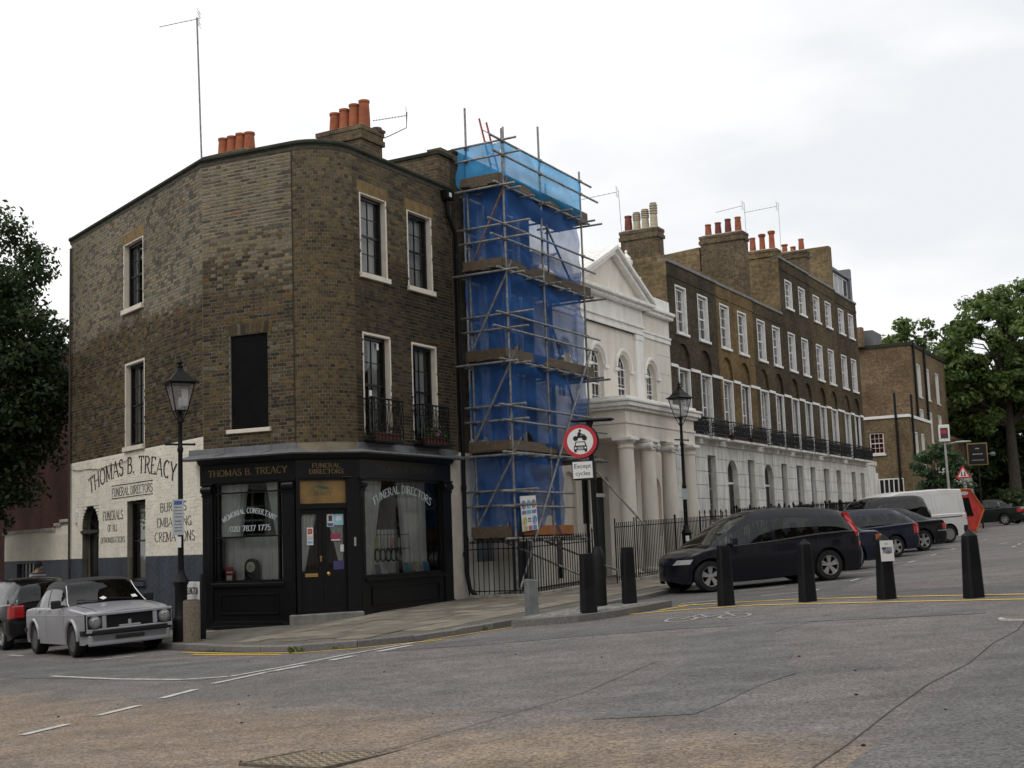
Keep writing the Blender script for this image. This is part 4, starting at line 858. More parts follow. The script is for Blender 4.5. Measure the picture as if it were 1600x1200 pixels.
# door leaves
b = MB(); b.box(-.02, .06, -.04, .16, .3, 2.995); b.box(.99, 1.27, -.04, .16, .3, 2.995); b.box(.06, .99, -.02, .14, 2.385, 2.49); b.box(.06, .99, -.02, .14, 2.955, 2.995); b.build('door_frame', BLACK, cb, FD, bevel=.004)
for x0, x1, gx0, gx1, nm in ((.062, .512, .095, .425, 0), (.516, .988, .60, .945, 1)):
    b = MB(); gz0, gz1 = 1.16, 2.28
    b.box(x0, gx0, .05, .09, .34, 2.38); b.box(gx1, x1, .05, .09, .34, 2.38); b.box(gx0, gx1, .05, .09, gz1, 2.38); b.box(gx0, gx1, .05, .09, .34, gz0)
    b.box(gx0, gx1, .04, .05, .50, .53); b.box(gx0, gx1, .04, .05, .90, .93); b.box(gx0, gx0+.025, .04, .05, .53, .9); b.box(gx1-.025, gx1, .04, .05, .53, .9)
    d_ = b.build('shop_door', BLACK, cb, FD); BR = mat('polished_brass', (.62, .42, .15), .3, .2, 10, metal=.9)
    bb = MB(); bb.poly([(gx0, .075, gz0), (gx1, .075, gz0), (gx1, .075, gz1), (gx0, .075, gz1)]); bb.build('door_glass', PANE, d_, FD)
    if nm == 0:
        bb = MB(); bb.box(.15, .41, .042, .052, 1.04, 1.11); bb.build('letterbox', BR, d_, FD, bevel=.004)
        bb = MB(); bb.lathe([(.02, 0), (.03, .02), (.012, .05)], (.47, .05, 1.42), 10, Matrix.Rotation(pi/2, 4, 'X')); bb.tube((.47, .03, 1.42), (.47, .03, 1.34), .02, 8); bb.build('door_knocker', BR, d_, FD, smooth=True)
    else:
        bb = MB(); bb.lathe([(.015, 0), (.035, .015), (.04, .04), (.02, .06)], (.62, .05, 1.09), 12, Matrix.Rotation(pi/2, 4, 'X')); bb.build('door_knob', BR, d_, FD, smooth=True)
    bb = MB()
    if nm == 0: wavy(bb, gx0, gx0+.07, gz0, gz1, .13, .012, 14, gx0, gx1-.02)
    else: wavy(bb, gx1-.07, gx1, gz0, gz1, .13, .012, 14, gx0+.02, gx1)
    bb.build('door_curtain', CURT, d_, FD, smooth=True)
def notice(F, x0, x1, z0, z1, col, y, parent, name='notice', bits=()):
    b = MB(); b.box(x0, x1, y-.001, y, z0, z1); o = b.build(name, mat('paper_%02d%02d%02d' % tuple(int(c*99) for c in col), col, .7, .06, 8), parent, F)
    for k, (u0, u1, v0, v1, c) in enumerate(bits):
        bb = MB(); w = x1-x0; h = z1-z0; bb.box(x0+u0*w, x0+u1*w, y-.002, y-.001, z0+v0*h, z0+v1*h); bb.build('print', mat('print_%02d%02d%02d' % tuple(int(q*99) for q in c), c, .7, .1, 8), o, F)
    return o
notice(FD, .20, .33, 1.67, 2.02, (.75, .73, .70), .07, cb, bits=((.15, .85, .62, .92, (.55, .08, .07)), (.3, .7, .7, .84, (.75, .73, .7)), (.1, .9, .08, .22, (.25, .5, .7)), (.1, .9, .3, .5, (.55, .55, .53))))
notice(FD, .605, .75, 2.02, 2.27, (.62, .64, .66), .07, cb, bits=((.25, .75, .45, .9, (.06, .05, .05)), (.1, .9, .05, .3, (.08, .14, .3))))
notice(FD, .755, .94, 2.05, 2.27, (.32, .58, .72), .07, cb, bits=((.2, .8, .4, .8, (.7, .75, .75)),))
notice(FD, .68, .88, 1.74, 1.88, (.30, .05, .10), .07, cb, bits=((.05, .95, .03, .2, (.7, .68, .66)),))
notice(FD, .87, .94, 1.52, 1.66, (.70, .70, .68), .07, cb); notice(FD, .72, .94, 1.17, 1.34, (.06, .055, .16), .07, cb)
b = MB(); b.box(.06, .99, .03, .05, 2.49, 2.955); tl = b.build('transom_sign', mat('amber_panel', (.34, .20, .06), .35, .45, 1.6, col2=(.15, .105, .05)), cb, FD)  # two amber tones mixed unevenly over the panel
b = MB()
for k in range(3): b.lathe([(.001, 0), (.05, .0015), (.001, .003)], (.47+k*.055, .0285, 2.83-.018*k), 10, Matrix.Rotation(pi/2, 4, 'X') @ Matrix.Diagonal((1.6, .42, 1, 1)))
b.build('leaf_emblem', mat('green_emblem', (.03, .10, .05), .6), tl, FD)
b = MB(); lettering(b, 'DIGNITY', .35, .70, 2.65, .075, .028, .13, .06); b.build('transom_lettering', mat('dark_green_print', (.06, .06, .035), .6), tl, FD)
b = MB(); b.box(1.13, 1.17, -.055, -.04, 1.62, 1.80); b.build('door_bell', mat('steel_plate', (.5, .5, .5), .35, metal=.8), cb, FD)
b = MB(); b.poly([(-.3, .8, .2), (1.5, .8, .2), (1.5, .8, 3.2), (-.3, .8, 3.2)]); b.build('lobby_back', mat('lobby_red', (.075, .035, .022), .9, .4, 2), cb, FD)
sd = MB(); sd.prism([(-.17, -.1), (1.27, -.02), (1.27, .335), (-.17, .32)], -.24, .05); sd.build('door_step', mat('worn_step_stone', (.21, .205, .19), .85, .35, 4, .3, 50), cb, FD, bevel=.015)
# window lettering on the glass
SILV = mat('silver_window_lettering', (.62, .68, .72), .4, .2, 20)
letters(swc, FC, SILV, 'MEMORIAL CONSULTANT', .44, 1.76, 2.16, .105, .03, .16, .06, arc=.2, name='window_letter'); letters(swc, FC, SILV, '020 7837 1775', .62, 1.62, 2.0, .11, .03, .16, .06, name='window_letter')
letters(swr, FR, SILV, 'FUNERAL DIRECTORS', .55, 2.75, 2.42, .16, .03, .15, .05, arc=.28, name='window_letter')
# --- rainwater pipes, gutter
b = MB(); b.path([(3.62, -.09, 9.55), (3.63, -.10, 9.2), (3.80, -.10, 8.95), (3.98, -.08, 8.75), (3.99, -.08, 6), (4.0, -.08, .95), (4.02, -.14, .55), (4.05, -.3, .38)], .05, 10)
for z in (8.2, 6.4, 4.6, 2.8, 1.3): b.tube((3.99, -.08, z), (3.99, -.08, z+.1), .064, 10)
dp = b.build('downpipe', IRON, cb, FR, smooth=True)
b = MB(); b.prism([(3.50, 9.52), (3.74, 9.52), (3.80, 9.74), (3.44, 9.74)], -.2, -.02); b.build('rainwater_hopper', IRON, dp, FR, bevel=.01); b = MB(); b.box(3.54, 3.64, -.21, -.2, 9.58, 9.68); b.build('hopper_plate', WHITEP, dp, FR)
b = MB(); b.path([(-7.98, -.06, 9.6), (-7.98, -.06, 1.0), (-7.98, -.06, .3)], .03, 8); b.build('downpipe', mat('brown_pipe_paint', (.05, .042, .034), .7), cb, FL)
# --- window guards above the shop
def guard(F, x0, x1, y0, z0, z1, seed=0):
    b = MB()
    def panel(a, c):
        a = Vector(a); c = Vector(c); d = c-a; n = max(2, int(d.length/.13))
        for z, r in ((z0, .014), (z0+.14, .009), (z1-.12, .009), (z1, .017)): b.tube((a.x, a.y, z), (c.x, c.y, z), r, 5)
        for k in range(n+1):
            p = a+d*(k/n); b.tube((p.x, p.y, z0), (p.x, p.y, z1), .009, 5)
            if k < n:
                q = a+d*((k+.5)/n); e = d.normalized()*(d.length/n*.42)
                for zz, s in ((z1-.06, .05), (z0+.07, .055)):
                    b.path([(q.x+e.x*cos(t*pi/4), q.y+e.y*cos(t*pi/4), zz+s*sin(t*pi/4)) for t in range(9)], .006, 4, cap=False)
                b.path([(q.x-e.x, q.y-e.y, z0+.16), (q.x, q.y, (z0+z1)/2-.02), (q.x-e.x*.8, q.y-e.y*.8, z1-.14)], .006, 4); b.path([(q.x+e.x, q.y+e.y, z0+.16), (q.x, q.y, (z0+z1)/2+.02), (q.x+e.x*.8, q.y+e.y*.8, z1-.14)], .006, 4)
    panel((x0, 0), (x0, y0)); panel((x0, y0), (x1, y0)); panel((x1, y0), (x1, 0))
    b.box(x0, x1, y0, -.02, z0-.03, z0-.005)
    return b
for k, h in enumerate(HR[2:]): guard(FR, h[0]-.03, h[1]+.07, -.26, 3.75, 4.62).build('window_guard', IRON, cb, FR)
def flowerbox(F, x0, x1, y0, y1, z, label, n, seed, flower=None, leaf=(.05, .11, .02)):
    rd = random.Random(seed); t = thing('window_box', label, 'window box', at(F, (x0+x1)/2, (y0+y1)/2, z)); b = MB(); b.box(x0, x1, y0, y1, z, z+.17); b.build('trough', mat('terracotta_plastic', (.16, .045, .025), .7, .3, 6), t, F, bevel=.008)
    b = MB()
    for k in range(n):
        px = rd.uniform(x0, x1); py = rd.uniform(y0-.03, y1); h_ = z+.17+abs(rd.gauss(0, .13)); r = rd.uniform(.02, .045); e = Vector((rd.gauss(0, 1), rd.gauss(0, 1), rd.gauss(0, 1))).normalized(); u = e.orthogonal().normalized(); w = e.cross(u); p = Vector((px, py, h_))
        b.poly([p-u*r, p+w*r*.6, p+u*r, p-w*r*.6], rd.random())
    b.build('foliage', leafmat('box_leaf_%d' % seed, tuple(c*.6 for c in leaf), tuple(c*1.5 for c in leaf)), t, F, bt=True)
    if flower:
        b = MB()
        for k in range(max(8, n//8)):
            p = Vector((rd.uniform(x0, x1), rd.uniform(y0-.05, y1), z+.2+abs(rd.gauss(0, .12)))); b.lathe([(.008, -.02), (.03, 0), (.008, .02)], p, 6)
        b.build('flowers', mat('petal_%d' % seed, flower, .6), t, F)
flowerbox(FR, .45, 1.18, -.24, -.08, 3.757, 'terracotta window box with dry stems on first guard beside rounded corner', 60, 21, None, (.05, .06, .03))
flowerbox(FR, 2.28, 3.0, -.24, -.08, 3.757, 'terracotta window box with green leaves and purple flowers beside downpipe', 260, 22, (.28, .10, .30), (.07, .15, .03))
# --- chimney stacks
def pot(parent, F, x, y, z, h=.42, r=.13, m_=TERRA, kind=0):
    b = MB()
    if kind == 0: pr = [(r*.98, 0), (r*1.0, .04), (r*1.02, h*.3), (r*.86, h-.06), (r*.98, h-.055), (r*.99, h-.005), (r*.8, h), (r*.78, h-.15)]
    elif kind == 1: pr = [(r, 0), (r*.9, h*.5), (r*.82, h*.55)]+[q for k in range(4) for q in ((r*1.05, h*(.58+k*.1)), (r*1.05, h*(.63+k*.1)), (r*.8, h*(.64+k*.1)), (r*.8, h*(.675+k*.1)))]+[(r*.95, h), (r*.7, h-.02)]
    else: pr = [(r, 0), (r*.85, h*.8), (r*1.15, h*.86), (r*1.25, h*.97), (r*1.0, h), (r*.75, h-.02)]
    b.lathe(pr, (x, y, z), 14); return b.build('chimney_pot', m_, parent, F, smooth=True)
def stack(owner, F, x0, x1, y0, y1, z0, z1, m_, pots, along='y', name='chimney_stack', kinds=None, hs=None, rows=1, pm=None, r=.13):
    b = MB(); b.box(x0, x1, y0, y1, z0, z1-.32); b.box(x0-.05, x1+.05, y0-.05, y1+.05, z1-.32, z1-.20); b.box(x0-.02, x1+.02, y0-.02, y1+.02, z1-.20, z1-.10); b.box(x0-.04, x1+.04, y0-.04, y1+.04, z1-.10, z1)
    o = b.build(name, m_, owner, F)
    b = MB(); b.prism([(x0+.03, z1), (x1-.03, z1), (x1-.1, z1+.06), (x0+.1, z1+.06)], y0+.05, y1-.05); b.build('flaunching', STONE, o, F)
    for k in range(pots):
        t = (k+.5)/pots; x = (x0+x1)/2 if along == 'y' else x0+.05+(x1-x0-.1)*t; y = (y0+y1)/2 if along == 'x' else y1-.05-(y1-y0-.1)*t
        pot(o, F, x, y, z1+.03, hs[k] if hs else .42, r, (pm[k] if pm else TERRA), kinds[k] if kinds else 0)
    return o
CHB = brickmat('chimney_brick', (.15, .105, .06), (.085, .068, .048), (.19, .165, .125), .4)
stack(cb, FR, 1.24, 2.05, .62, 1.80, 9.4, 10.84, CHB, 4, 'y', hs=(.52, .56, .62, .66))
b = MB(); b.box(1.9, 2.1, .55, .8, 10.84, 10.90); b.tube((2.0, .72, 10.84), (2.0, .72, 10.97), .12, 8); b.build('chimney_cowl', mat('rusty_cowl', (.12, .06, .045), .8), cb, FR)
stack(cb, FR, .8, 1.7, 3.6, 4.75, 9.4, 10.72, CHB, 4, 'y', hs=(.5, .5, .52, .5))
# ================================================================ aerials
def aerial(label, F, mast, boom0, boom1, n=9, el=.28, arm=None, r=.012, group=None):
    t = thing('tv_aerial', label, 'aerial', F @ Matrix.Translation(mast[0]), group); b = MB(); b.path(mast, r, 6); b.build('mast', GALV, t, F)
    b = MB(); p0 = Vector(boom0); p1 = Vector(boom1); d = (p1-p0).normalized(); s = Vector((0, 0, 1)).cross(d).normalized(); b.tube(p0, p1, .008, 5)
    b.build('boom', GALV, t, F); b = MB()
    for k in range(n):
        p = p0+(p1-p0)*((k+.3)/n); l = el*(.5+.2*(k/n)); b.tube(p-s*l*.5, p+s*l*.5, .005, 4)
    q = p1-d*.02
    for a in (-.16, -.08, .08, .16): b.tube(q+Vector((0, 0, a))-s*.2, q+Vector((0, 0, a))+s*.2, .005, 4)
    b.tube(q-Vector((0, 0, .18)), q+Vector((0, 0, .18)), .006, 4)
    b.build('elements', GALV, t, F); return t
lean = [(.27+.0, 3.84, 9.5), (-.29, 3.86, 10.6), (-.33, 3.92, 13.52)]
lean[0] = (-.27, 3.84, 9.5)
aerial('tall thin aerial mast rising behind the chamfer parapet', FR, lean, (-.74, 4.66, 13.33), (-.30, 3.86, 13.5), 8, .12, r=.022)
aerial('aerial on bent arm bracketed to the chimney with four red pots', FR, [(2.06, .70, 10.72), (2.2, .55, 10.8), (2.55, .28, 11.05), (2.56, .26, 11.42)], (2.13, .92, 11.22), (2.56, .26, 11.34), 11, .26)
# ================================================================ things in the shop windows
t = thing('display_clock', 'arched black mantel clock with cream dial in the shop window', 'clock', at(FC, 1.04, .2, .985)); b = MB()
b.prism([(-.19, 0), (.19, 0), (.19, .05), (.16, .05), (.16, .30)]+[(.16*cos(k*pi/10), .30+.16*sin(k*pi/10)) for k in range(1, 10)]+[(-.16, .30), (-.16, .05), (-.19, .05)], -.05, .05); b.build('case', BLACK, t, bevel=.005)
b = MB(); b.lathe([(.105, 0), (.105, .008), (.09, .012)], (0, -.05, .29), 24, Matrix.Rotation(pi/2, 4, 'X')); dl = b.build('dial', mat('cream_dial', (.62, .64, .50), .5), t, smooth=True)
b = MB(); b.tube((0, -.066, .29), (.03, -.066, .35), .004, 5); b.tube((0, -.066, .29), (-.05, -.066, .32), .005, 5); b.build('hands', BLACK, dl)
t = thing('leaflet_stand', 'red leaflet stand at the left of the clock in the window', 'leaflet', at(FC, .50, .18, .985)); b = MB(); b.box(-.10, .10, -.012, 0, 0, .30); b.build('leaflet', mat('red_leaflet', (.45, .03, .03), .5), t, bevel=.003)
b = MB(); b.box(-.08, .08, -.015, -.012, .18, .21); b.box(-.07, .06, -.015, -.012, .02, .13); b.build('print', WHITEP, t)
def drape(label, F, x0, x1, z0, z1, y, xt0, xt1, n=20, amp=.03):
    b = MB(); wavy(b, x0, x1, z0, z1, y, amp, n, xt0, xt1, ph=x0); o = b.build('curtain', CURT, None, F, smooth=True); return tag(o, label, 'curtain')
drape('white drape at the left of the memorial consultant shop window', FC, .3, .82, 1.9, 2.98, .16, .3, .98); drape('white drape at the right of the memorial consultant shop window', FC, 1.66, 1.95, 1.9, 2.98, .16, 1.42, 1.95)
drape('half height white net curtain behind the clock', FC, .28, 1.96, .99, 1.9, .34, .28, 1.96, 40, .022)
drape('long white drape at the left of the right shop window', FR, .18, .55, 1.0, 2.98, .16, .18, 1.0, 22, .035); drape('sheer white curtain at the right of the right shop window', FR, 2.2, 3.1, 1.0, 2.98, .42, 2.0, 3.1, 26, .03)
drape('low net curtain behind the picture frames', FR, .5, 2.3, 1.0, 1.95, .62, .5, 2.3, 36, .025)
pics = [(.42, (.12, .16, .18), 'dark landscape'), (.66, (.45, .43, .33), 'cream card'), (.88, (.10, .16, .22), 'grey blue view'), (1.95, (.10, .30, .40), 'turquoise view'), (2.35, (.50, .46, .36), 'plain cream'), (2.72, (.05, .20, .38), 'bright blue sea')]
for x, c, n_ in pics:
    F_ = at(FR, x, .16, .985) @ Matrix.Rotation(radians(-12), 4, 'X'); t = thing('picture_frame', '%s in a small frame propped on the shop window sill' % n_, 'picture frame', F_); b = MB(); b.box(-.12, .12, 0, .015, 0, .26); b.build('frame', mat('pale_frame', (.45, .42, .36), .5), t, bevel=.004)
    b = MB(); b.box(-.10, .10, -.002, 0, .02, .24); b.build('picture', mat('pic_%s' % n_.replace(' ', '_'), c, .4, .5, 6), t)
t = thing('leaflet_rack', 'dark wire rack hung with wreath samples and leaflets in the right shop window', 'display rack', at(FR, 1.5, .4, .985)); b = MB()
for k in range(8): x = -.45+k*.13; b.tube((x, 0, .55), (x, 0, 1.15), .009, 5)
for z in (.55, .85): b.tube((-.8, 0, z), (.9, 0, z), .009, 5)
for x in (-.5, .5): b.tube((x, 0, 0), (x, 0, .6), .011, 5)
b.build('wires', IRON, t); rd = random.Random(4)
for k in range(5):
    b = MB(); x = -.36+k*.2; b.path([(x+.10*cos(j*pi/6), -.03, .42+.13*sin(j*pi/6)) for j in range(13)], .018, 6, cap=False); b.build('wreath', mat('wreath_green', (.02, .035, .02), .9, .5, 20), t)
for k, c in enumerate(((.45, .12, .05), (.55, .4, .1), (.3, .3, .28), (.5, .15, .1), (.4, .42, .4))):
    b = MB(); x = -.62+k*.27; b.box(x-.05, x+.05, -.02, -.015, .58, .78); b.build('leaflet', mat('leaflet_%d' % k, c, .6, .3, 8), t)
# ================================================================ house behind the scaffolding
STUC = mat('white_stucco', (.84, .825, .79), .8, .22, 2.2, .2, 40, col2=(.47, .455, .41), stretch=(1.6, 1.6, .3)); STUC2 = mat('chapel_stucco', (.79, .74, .655), .75, .2, 2.0, .12, 40, col2=(.64, .595, .52), stretch=(1.5, 1.5, .35)); STUCT = mat('chapel_trim', (.83, .81, .77), .7, .16, 3, .1, 40, stretch=(1.5, 1.5, .4))
RBACK = brickmat('sooty_stock_brick', (.085, .066, .042), (.055, .045, .032), (.10, .088, .068), .45)
b0 = pav(5, 0)-.25
hs_ = thing('house_under_repair', 'narrow brick house with white ground floor wrapped in scaffolding and blue netting', 'house', at(FR, 5.9, 0, b0))
HW = [(4.55, 5.45, 8.2, 9.8), (6.35, 7.25, 8.2, 9.8), (4.55, 5.45, 6.0, 7.75), (6.35, 7.25, 6.0, 7.75), (4.55, 5.45, 3.95, 5.75), (6.35, 7.25, 3.95, 5.75)]
def f(b): wallgrid(b, 3.93, 7.9, 3.55, 10.7, HW, .03, .18)
onemesh('brick_wall', f, RBACK, hs_, FR)
HG = [(4.6, 5.6, 1.15, 3.1, True), (6.3, 7.3, .2, 3.1, True)]
def f(b): wallgrid(b, 3.93, 7.9, -.6, 3.55, HG, .0, .2)
onemesh('stucco_wall', f, STUC, hs_, FR)
b = MB(); b.box(3.93, 7.9, -.05, .03, 3.52, 3.66); b.build('string_course', STUC, hs_, FR)
b = MB(); b.box(3.5, 7.95, -.03, .35, 10.6, 10.78); b.box(3.4, 3.93, .0, 1.4, 9.8, 10.6); b.build('parapet', CHB, hs_, FR); b = MB(); b.box(3.36, 4.0, -.06, 1.45, 10.6, 10.68); b.box(4.0, 7.97, -.06, .4, 10.78, 10.85); b.build('coping', COPE, hs_, FR)
for k, h in enumerate(HW): sash(hs_, FR, h[0], h[1], h[2], h[3], 2, 4, y=.12, bar=WHITEP, curtain='net' if k % 2 else 'pair', reveal=WHITEP, seed=30+k, glaze='sheet', sillz=(h[2]-.09, h[2]))
b = MB(); b.box(4.6, 5.6, .16, .2, 1.15, 3.1); b.build('arched_window', mat('blue_grey_paint', (.16, .18, .22), .5), hs_, FR); b = MB(); b.box(6.3, 7.3, .16, .2, .2, 2.55); b.build('front_door', mat('dark_blue_door', (.02, .03, .05), .4), hs_, FR)
b = MB(); b.box(6.3, 7.3, .15, .21, 2.55, 3.1); b.build('fanlight', DARK, hs_, FR)
b = MB(); b.poly([(3.93, .4, 10.6), (7.9, .4, 10.6), (7.9, 8, 9.9), (3.93, 8, 9.9)]); b.poly([(7.9, .03, -.5), (7.9, 8, -.5), (7.9, 8, 10.6), (7.9, .03, 10.6)]); b.poly([(3.93, 8, 9.5), (3.93, .03, 9.5), (3.93, .03, 10.7), (3.93, 8, 10.7)]); b.build('roof', LEAD, hs_, FR)
# ---------------------------------------------------------------- scaffold
sc0 = pav(5, 1.2)
sf = thing('scaffolding', 'steel tube scaffold with timber platforms round the netted house', 'scaffold', at(FR, 6.3, -.7, sc0-.05))
def tubeo(nm, p, q, r=.028, m_=GALV): b = MB(); b.tube(p, q, r, 8); return b.build(nm, m_, sf, FR, smooth=True)
SI, SO = -.25, -1.25; LV = [1.72, 3.66, 5.77, 7.88, 9.88]
GALV2 = mat('rusty_tube', (.22, .13, .10), .6, .5, 12, metal=.4)
for s, y, z0, z1 in ((4.28, SI, 1.6, 11.9), (4.24, SO, None, 11.2), (6.12, SO, 1.5, 11.75), (6.15, SI, 1.6, 11.95), (8.38, SO, 4.3, 11.15), (8.38, SI, .9, 11.0), (6.6, SI, 1.4, 10.2)):
    tubeo('standard', (s, y, pav(s, -y) if z0 is None else z0), (s+random.uniform(-.02, .02), y, z1))
for lv, z in enumerate(LV):
    xr = 8.95 if lv else 7.35; xl = 4.0
    for y in (SI, SO): tubeo('ledger', (xl-.25*(y == SO), y-.03, z-.06), (xr+random.uniform(-.3, .3), y-.03, z-.06))
    for dz in (1.0, .66):
        tubeo('guard_rail', (xl-.5+random.uniform(-.2, .3), SO-.05, z+dz), (xr+random.uniform(-.1, .45) if lv else 7.2, SO-.05, z+dz+random.uniform(-.02, .02)))
        tubeo('guard_rail', (4.2, .1, z+dz+.03), (4.2, SO-.4-random.uniform(0, .3), z+dz+.03))
    for s in ((3.95, 4.35, 5.2, 6.05, 6.95, 7.7, 8.3, 8.75) if lv else (4.3, 5.0, 5.8, 6.6, 7.2)): tubeo('transom', (s, .0, z-.12), (s, SO-.28-random.uniform(0, .22), z-.12))
WOOD = mat('scaffold_board', (.115, .088, .060), .85, .4, 5, .25, 40, attr=.3, stretch=(.3, 3, 3)); WOODO = mat('orange_board', (.33, .12, .035), .8, .3, 5, .2, 40)
for lv, z in enumerate(LV):
    x1_ = 8.9 if lv else 7.3
    for k in range(4): b = MB(); y = SI-.02-k*.235; b.box(3.95+random.uniform(-.1, .1), x1_+random.uniform(-.1, .1), y-.225, y, z-.035+k*.001, z+.005+k*.001); b.build('platform_board', WOOD, sf, FR)
    b = MB(); b.box(4.1 if lv else 4.6, x1_-.1, SO-.005, SO+.03, z+.005, z+.225); b.build('toe_board', WOODO if lv == 0 else WOOD, sf, FR); b = MB(); b.box(4.06, 4.09, SO+.02, -.2, z+.005, z+.225); b.build('toe_board', WOOD, sf, FR)
for p, q, m_ in (((4.2, -.3, 7.95), (4.2, SO-.15, 10.0), GALV2), ((4.16, -.25, 5.9), (4.16, SO-.2, 8.0), GALV), ((4.14, -.25, 3.75), (4.14, SO-.25, 5.95), GALV), ((4.12, -.25, 1.8), (4.12, SO-.3, 3.9), GALV), ((8.45, SO-.08, 6.4), (4.16, SO-.1, .5), GALV), ((6.2, -1.9, .75), (4.35, -.5, 1.75), GALV), ((8.1, -1.95, .8), (6.3, -.6, 1.7), GALV), ((8.4, -1.1, 3.6), (8.9, -2.4, 1.9), GALV), ((8.4, SO+.14, 7.7), (6.2, SO+.14, 9.8), GALV), ((8.4, SO+.14, 3.8), (6.3, SO+.14, 7.7), GALV)): tubeo('brace', p, q, .027, m_)
for s, y in ((4.24, SO), (6.12, SO), (8.38, SO), (4.28, SI)):
    for z in LV:
        for dz in (-.06, .66, 1.0):
            if s > 8 and z < 3: continue
            boxp('coupler', mat('coupler_steel', (.15, .135, .115), .6, .4, 20, metal=.4), sf, FR, s-.05, s+.05, y-.07, y+.02, z+dz-.035, z+dz+.035, bevel=.01)
# ---------------------------------------------------------------- netting: separate sheets tied inside the rails
NETB = sheetmat('blue_debris_netting', (.08, .24, .66), .31, .5, .42, 2.2); NETT = sheetmat('sky_glow_blue_sheeting', (.13, .56, 1.0), .14, .85, .2, 2.0)  # top sheets get a brighter blue to imitate sky glowing through them
def sheet(label, P, nu, nv, amp, seed, m_=None, sag=.12, cat='netting'):
    """hanging sheet: P(u,v) gives the flat position, wrinkled and sagging along its lower edge"""
    rd = random.Random(seed); ph = [rd.uniform(0, 6.3) for _ in range(6)]; b = MB(); ids = []
    for j in range(nv+1):
        row = []
        for i in range(nu+1):
            u, v = i/nu, j/nv; p, n = P(u, v); w = amp*(sin(u*17+v*5+ph[0])+.6*sin(v*13-u*9+ph[1])+.8*sin(u*6+v*16+ph[2]))*(.3+.7*sin(pi*u)*.8)
            xo = .05*(abs(2*u-1)**6)*sin(v*7+ph[4])*(1 if u > .5 else -1); p = (p[0]+xo*abs(n[1]), p[1]+xo*abs(n[0]), p[2]); e = (1-v)**3*sag*(sin(u*9+ph[3])*.6+sin(u*21+ph[4])*.4); row.append(b.pt((p[0]+n[0]*w, p[1]+n[1]*w, p[2]+e+.02*sin(u*14+ph[5])*v)))
        ids.append(row)
    for j in range(nv):
        for i in range(nu): b.face((ids[j][i], ids[j][i+1], ids[j+1][i+1], ids[j+1][i]))
    o = b.build('debris_netting', m_ or NETB, None, FR, smooth=True, angle=80); return tag(o, label, cat, None)
names = ['ground', 'first', 'second', 'third']
for k in range(4):
    z0, z1 = LV[k]+.15, LV[k+1]-.02
    x1_ = 8.35 if k else 6.85
    sheet('dark blue debris netting across the front of the %s scaffold lift' % names[k], lambda u, v: ((4.26+(x1_-4.26)*u, SO+.06, z0+(z1-z0)*v), (0, 1, 0)), 60, 26, .075, 40+k, None, .32)
    sheet('dark blue netting on the corner-shop side of the %s scaffold lift' % names[k], lambda u, v: ((4.30, SI+.1-(1.12)*u, z0+(z1-z0)*v), (1, 0, 0)), 14, 20, .035, 50+k, None, .25)
z0, z1 = LV[4]+.02, LV[4]+1.02
sheet('blue sheeting coloured as if skylit along the front of the top scaffold lift', lambda u, v: ((4.26+4.1*u, SO-.02, z0+(z1-z0)*v), (0, 1, 0)), 44, 10, .03, 61, NETT, .1, 'sheeting')
sheet('blue sheeting coloured as if skylit on the corner-shop side of the top scaffold lift', lambda u, v: ((4.24, .0-1.25*u, z0+(z1-z0)*v), (1, 0, 0)), 14, 10, .025, 62, NETT, .1, 'sheeting')
# ladders
RED = mat('red_ladder_paint', (.32, .04, .03), .6, .4, 10)
for k in range(5):
    z0 = LV[k]; top = z0+2.45 if k < 4 else z0+1.75; x0 = 4.75+(k % 2)*.1; tp = [(x0, -.95, z0), (x0+.42, -.40, top)]
    if k == 4: tp = [(4.5, -1.0, z0), (4.62, -.55, top)]
    lab = ('red ladder standing on the %s scaffold platform' % names[k]) if k < 4 else 'red ladder poking above the top scaffold lift'
    t = thing('ladder', lab, 'ladder', at(FR, *tp[0])); a, c = Vector(tp[0]), Vector(tp[1])
    for q in (-.17, .17): b = MB(); b.tube(a+Vector((q, 0, 0)), c+Vector((q, 0, 0)), .024, 6); b.build('stile', RED, t, FR)
    b = MB(); n = int((c-a).length/.27)
    for j in range(1, n): p = a+(c-a)*(j/n); b.tube(p+Vector((-.17, 0, 0)), p+Vector((.17, 0, 0)), .012, 5)
    b.build('rungs', GALV, t, FR)
# safety board
F_ = at(FR, 4.72, SO-.11, 1.83) @ Matrix.Rotation(radians(-4), 4, 'Y')
t = thing('safety_sign', 'white site safety notice board with coloured pictograms tied to the scaffold', 'sign', F_); b = MB(); b.prism([(-.36, 0), (.40, .0), (.37, .78), (-.38, .80)], -.01, .0); b.build('board', WHITEP, t)
for (x, z, c) in ((-.24, .60, (.10, .10, .30)), (.0, .60, (.08, .35, .60)), (.24, .60, (.25, .16, .10)), (-.24, .23, (.55, .50, .12)), (.24, .23, (.10, .30, .62))):
    b = MB(); b.path([(x+.085*cos(k*pi/8), -.014, z+.085*sin(k*pi/8)) for k in range(17)], .012, 5, cap=False); b.box(x-.035, x+.035, -.016, -.011, z-.05, z+.05); b.build('pictogram', mat('pict_%d%d' % (x*100+50, z*100), c, .6), t)
for (x, z, w, h, c) in ((-.24, .42, .1, .04, (.25, .2, .4)), (.0, .42, .1, .04, (.12, .4, .6)), (.24, .42, .1, .04, (.25, .2, .45)), (.0, .27, .07, .02, (.2, .2, .2)), (.0, .21, .07, .015, (.2, .2, .2)), (-.22, .06, .1, .05, (.55, .5, .2)), (.02, .06, .09, .05, (.5, .16, .22)), (.24, .06, .09, .05, (.1, .3, .6))):
    b = MB(); b.box(x-w, x+w, -.014, -.011, z-h, z+h); b.build('print', mat('sprint_%d_%d' % (x*100+50, z*100), c, .7), t)
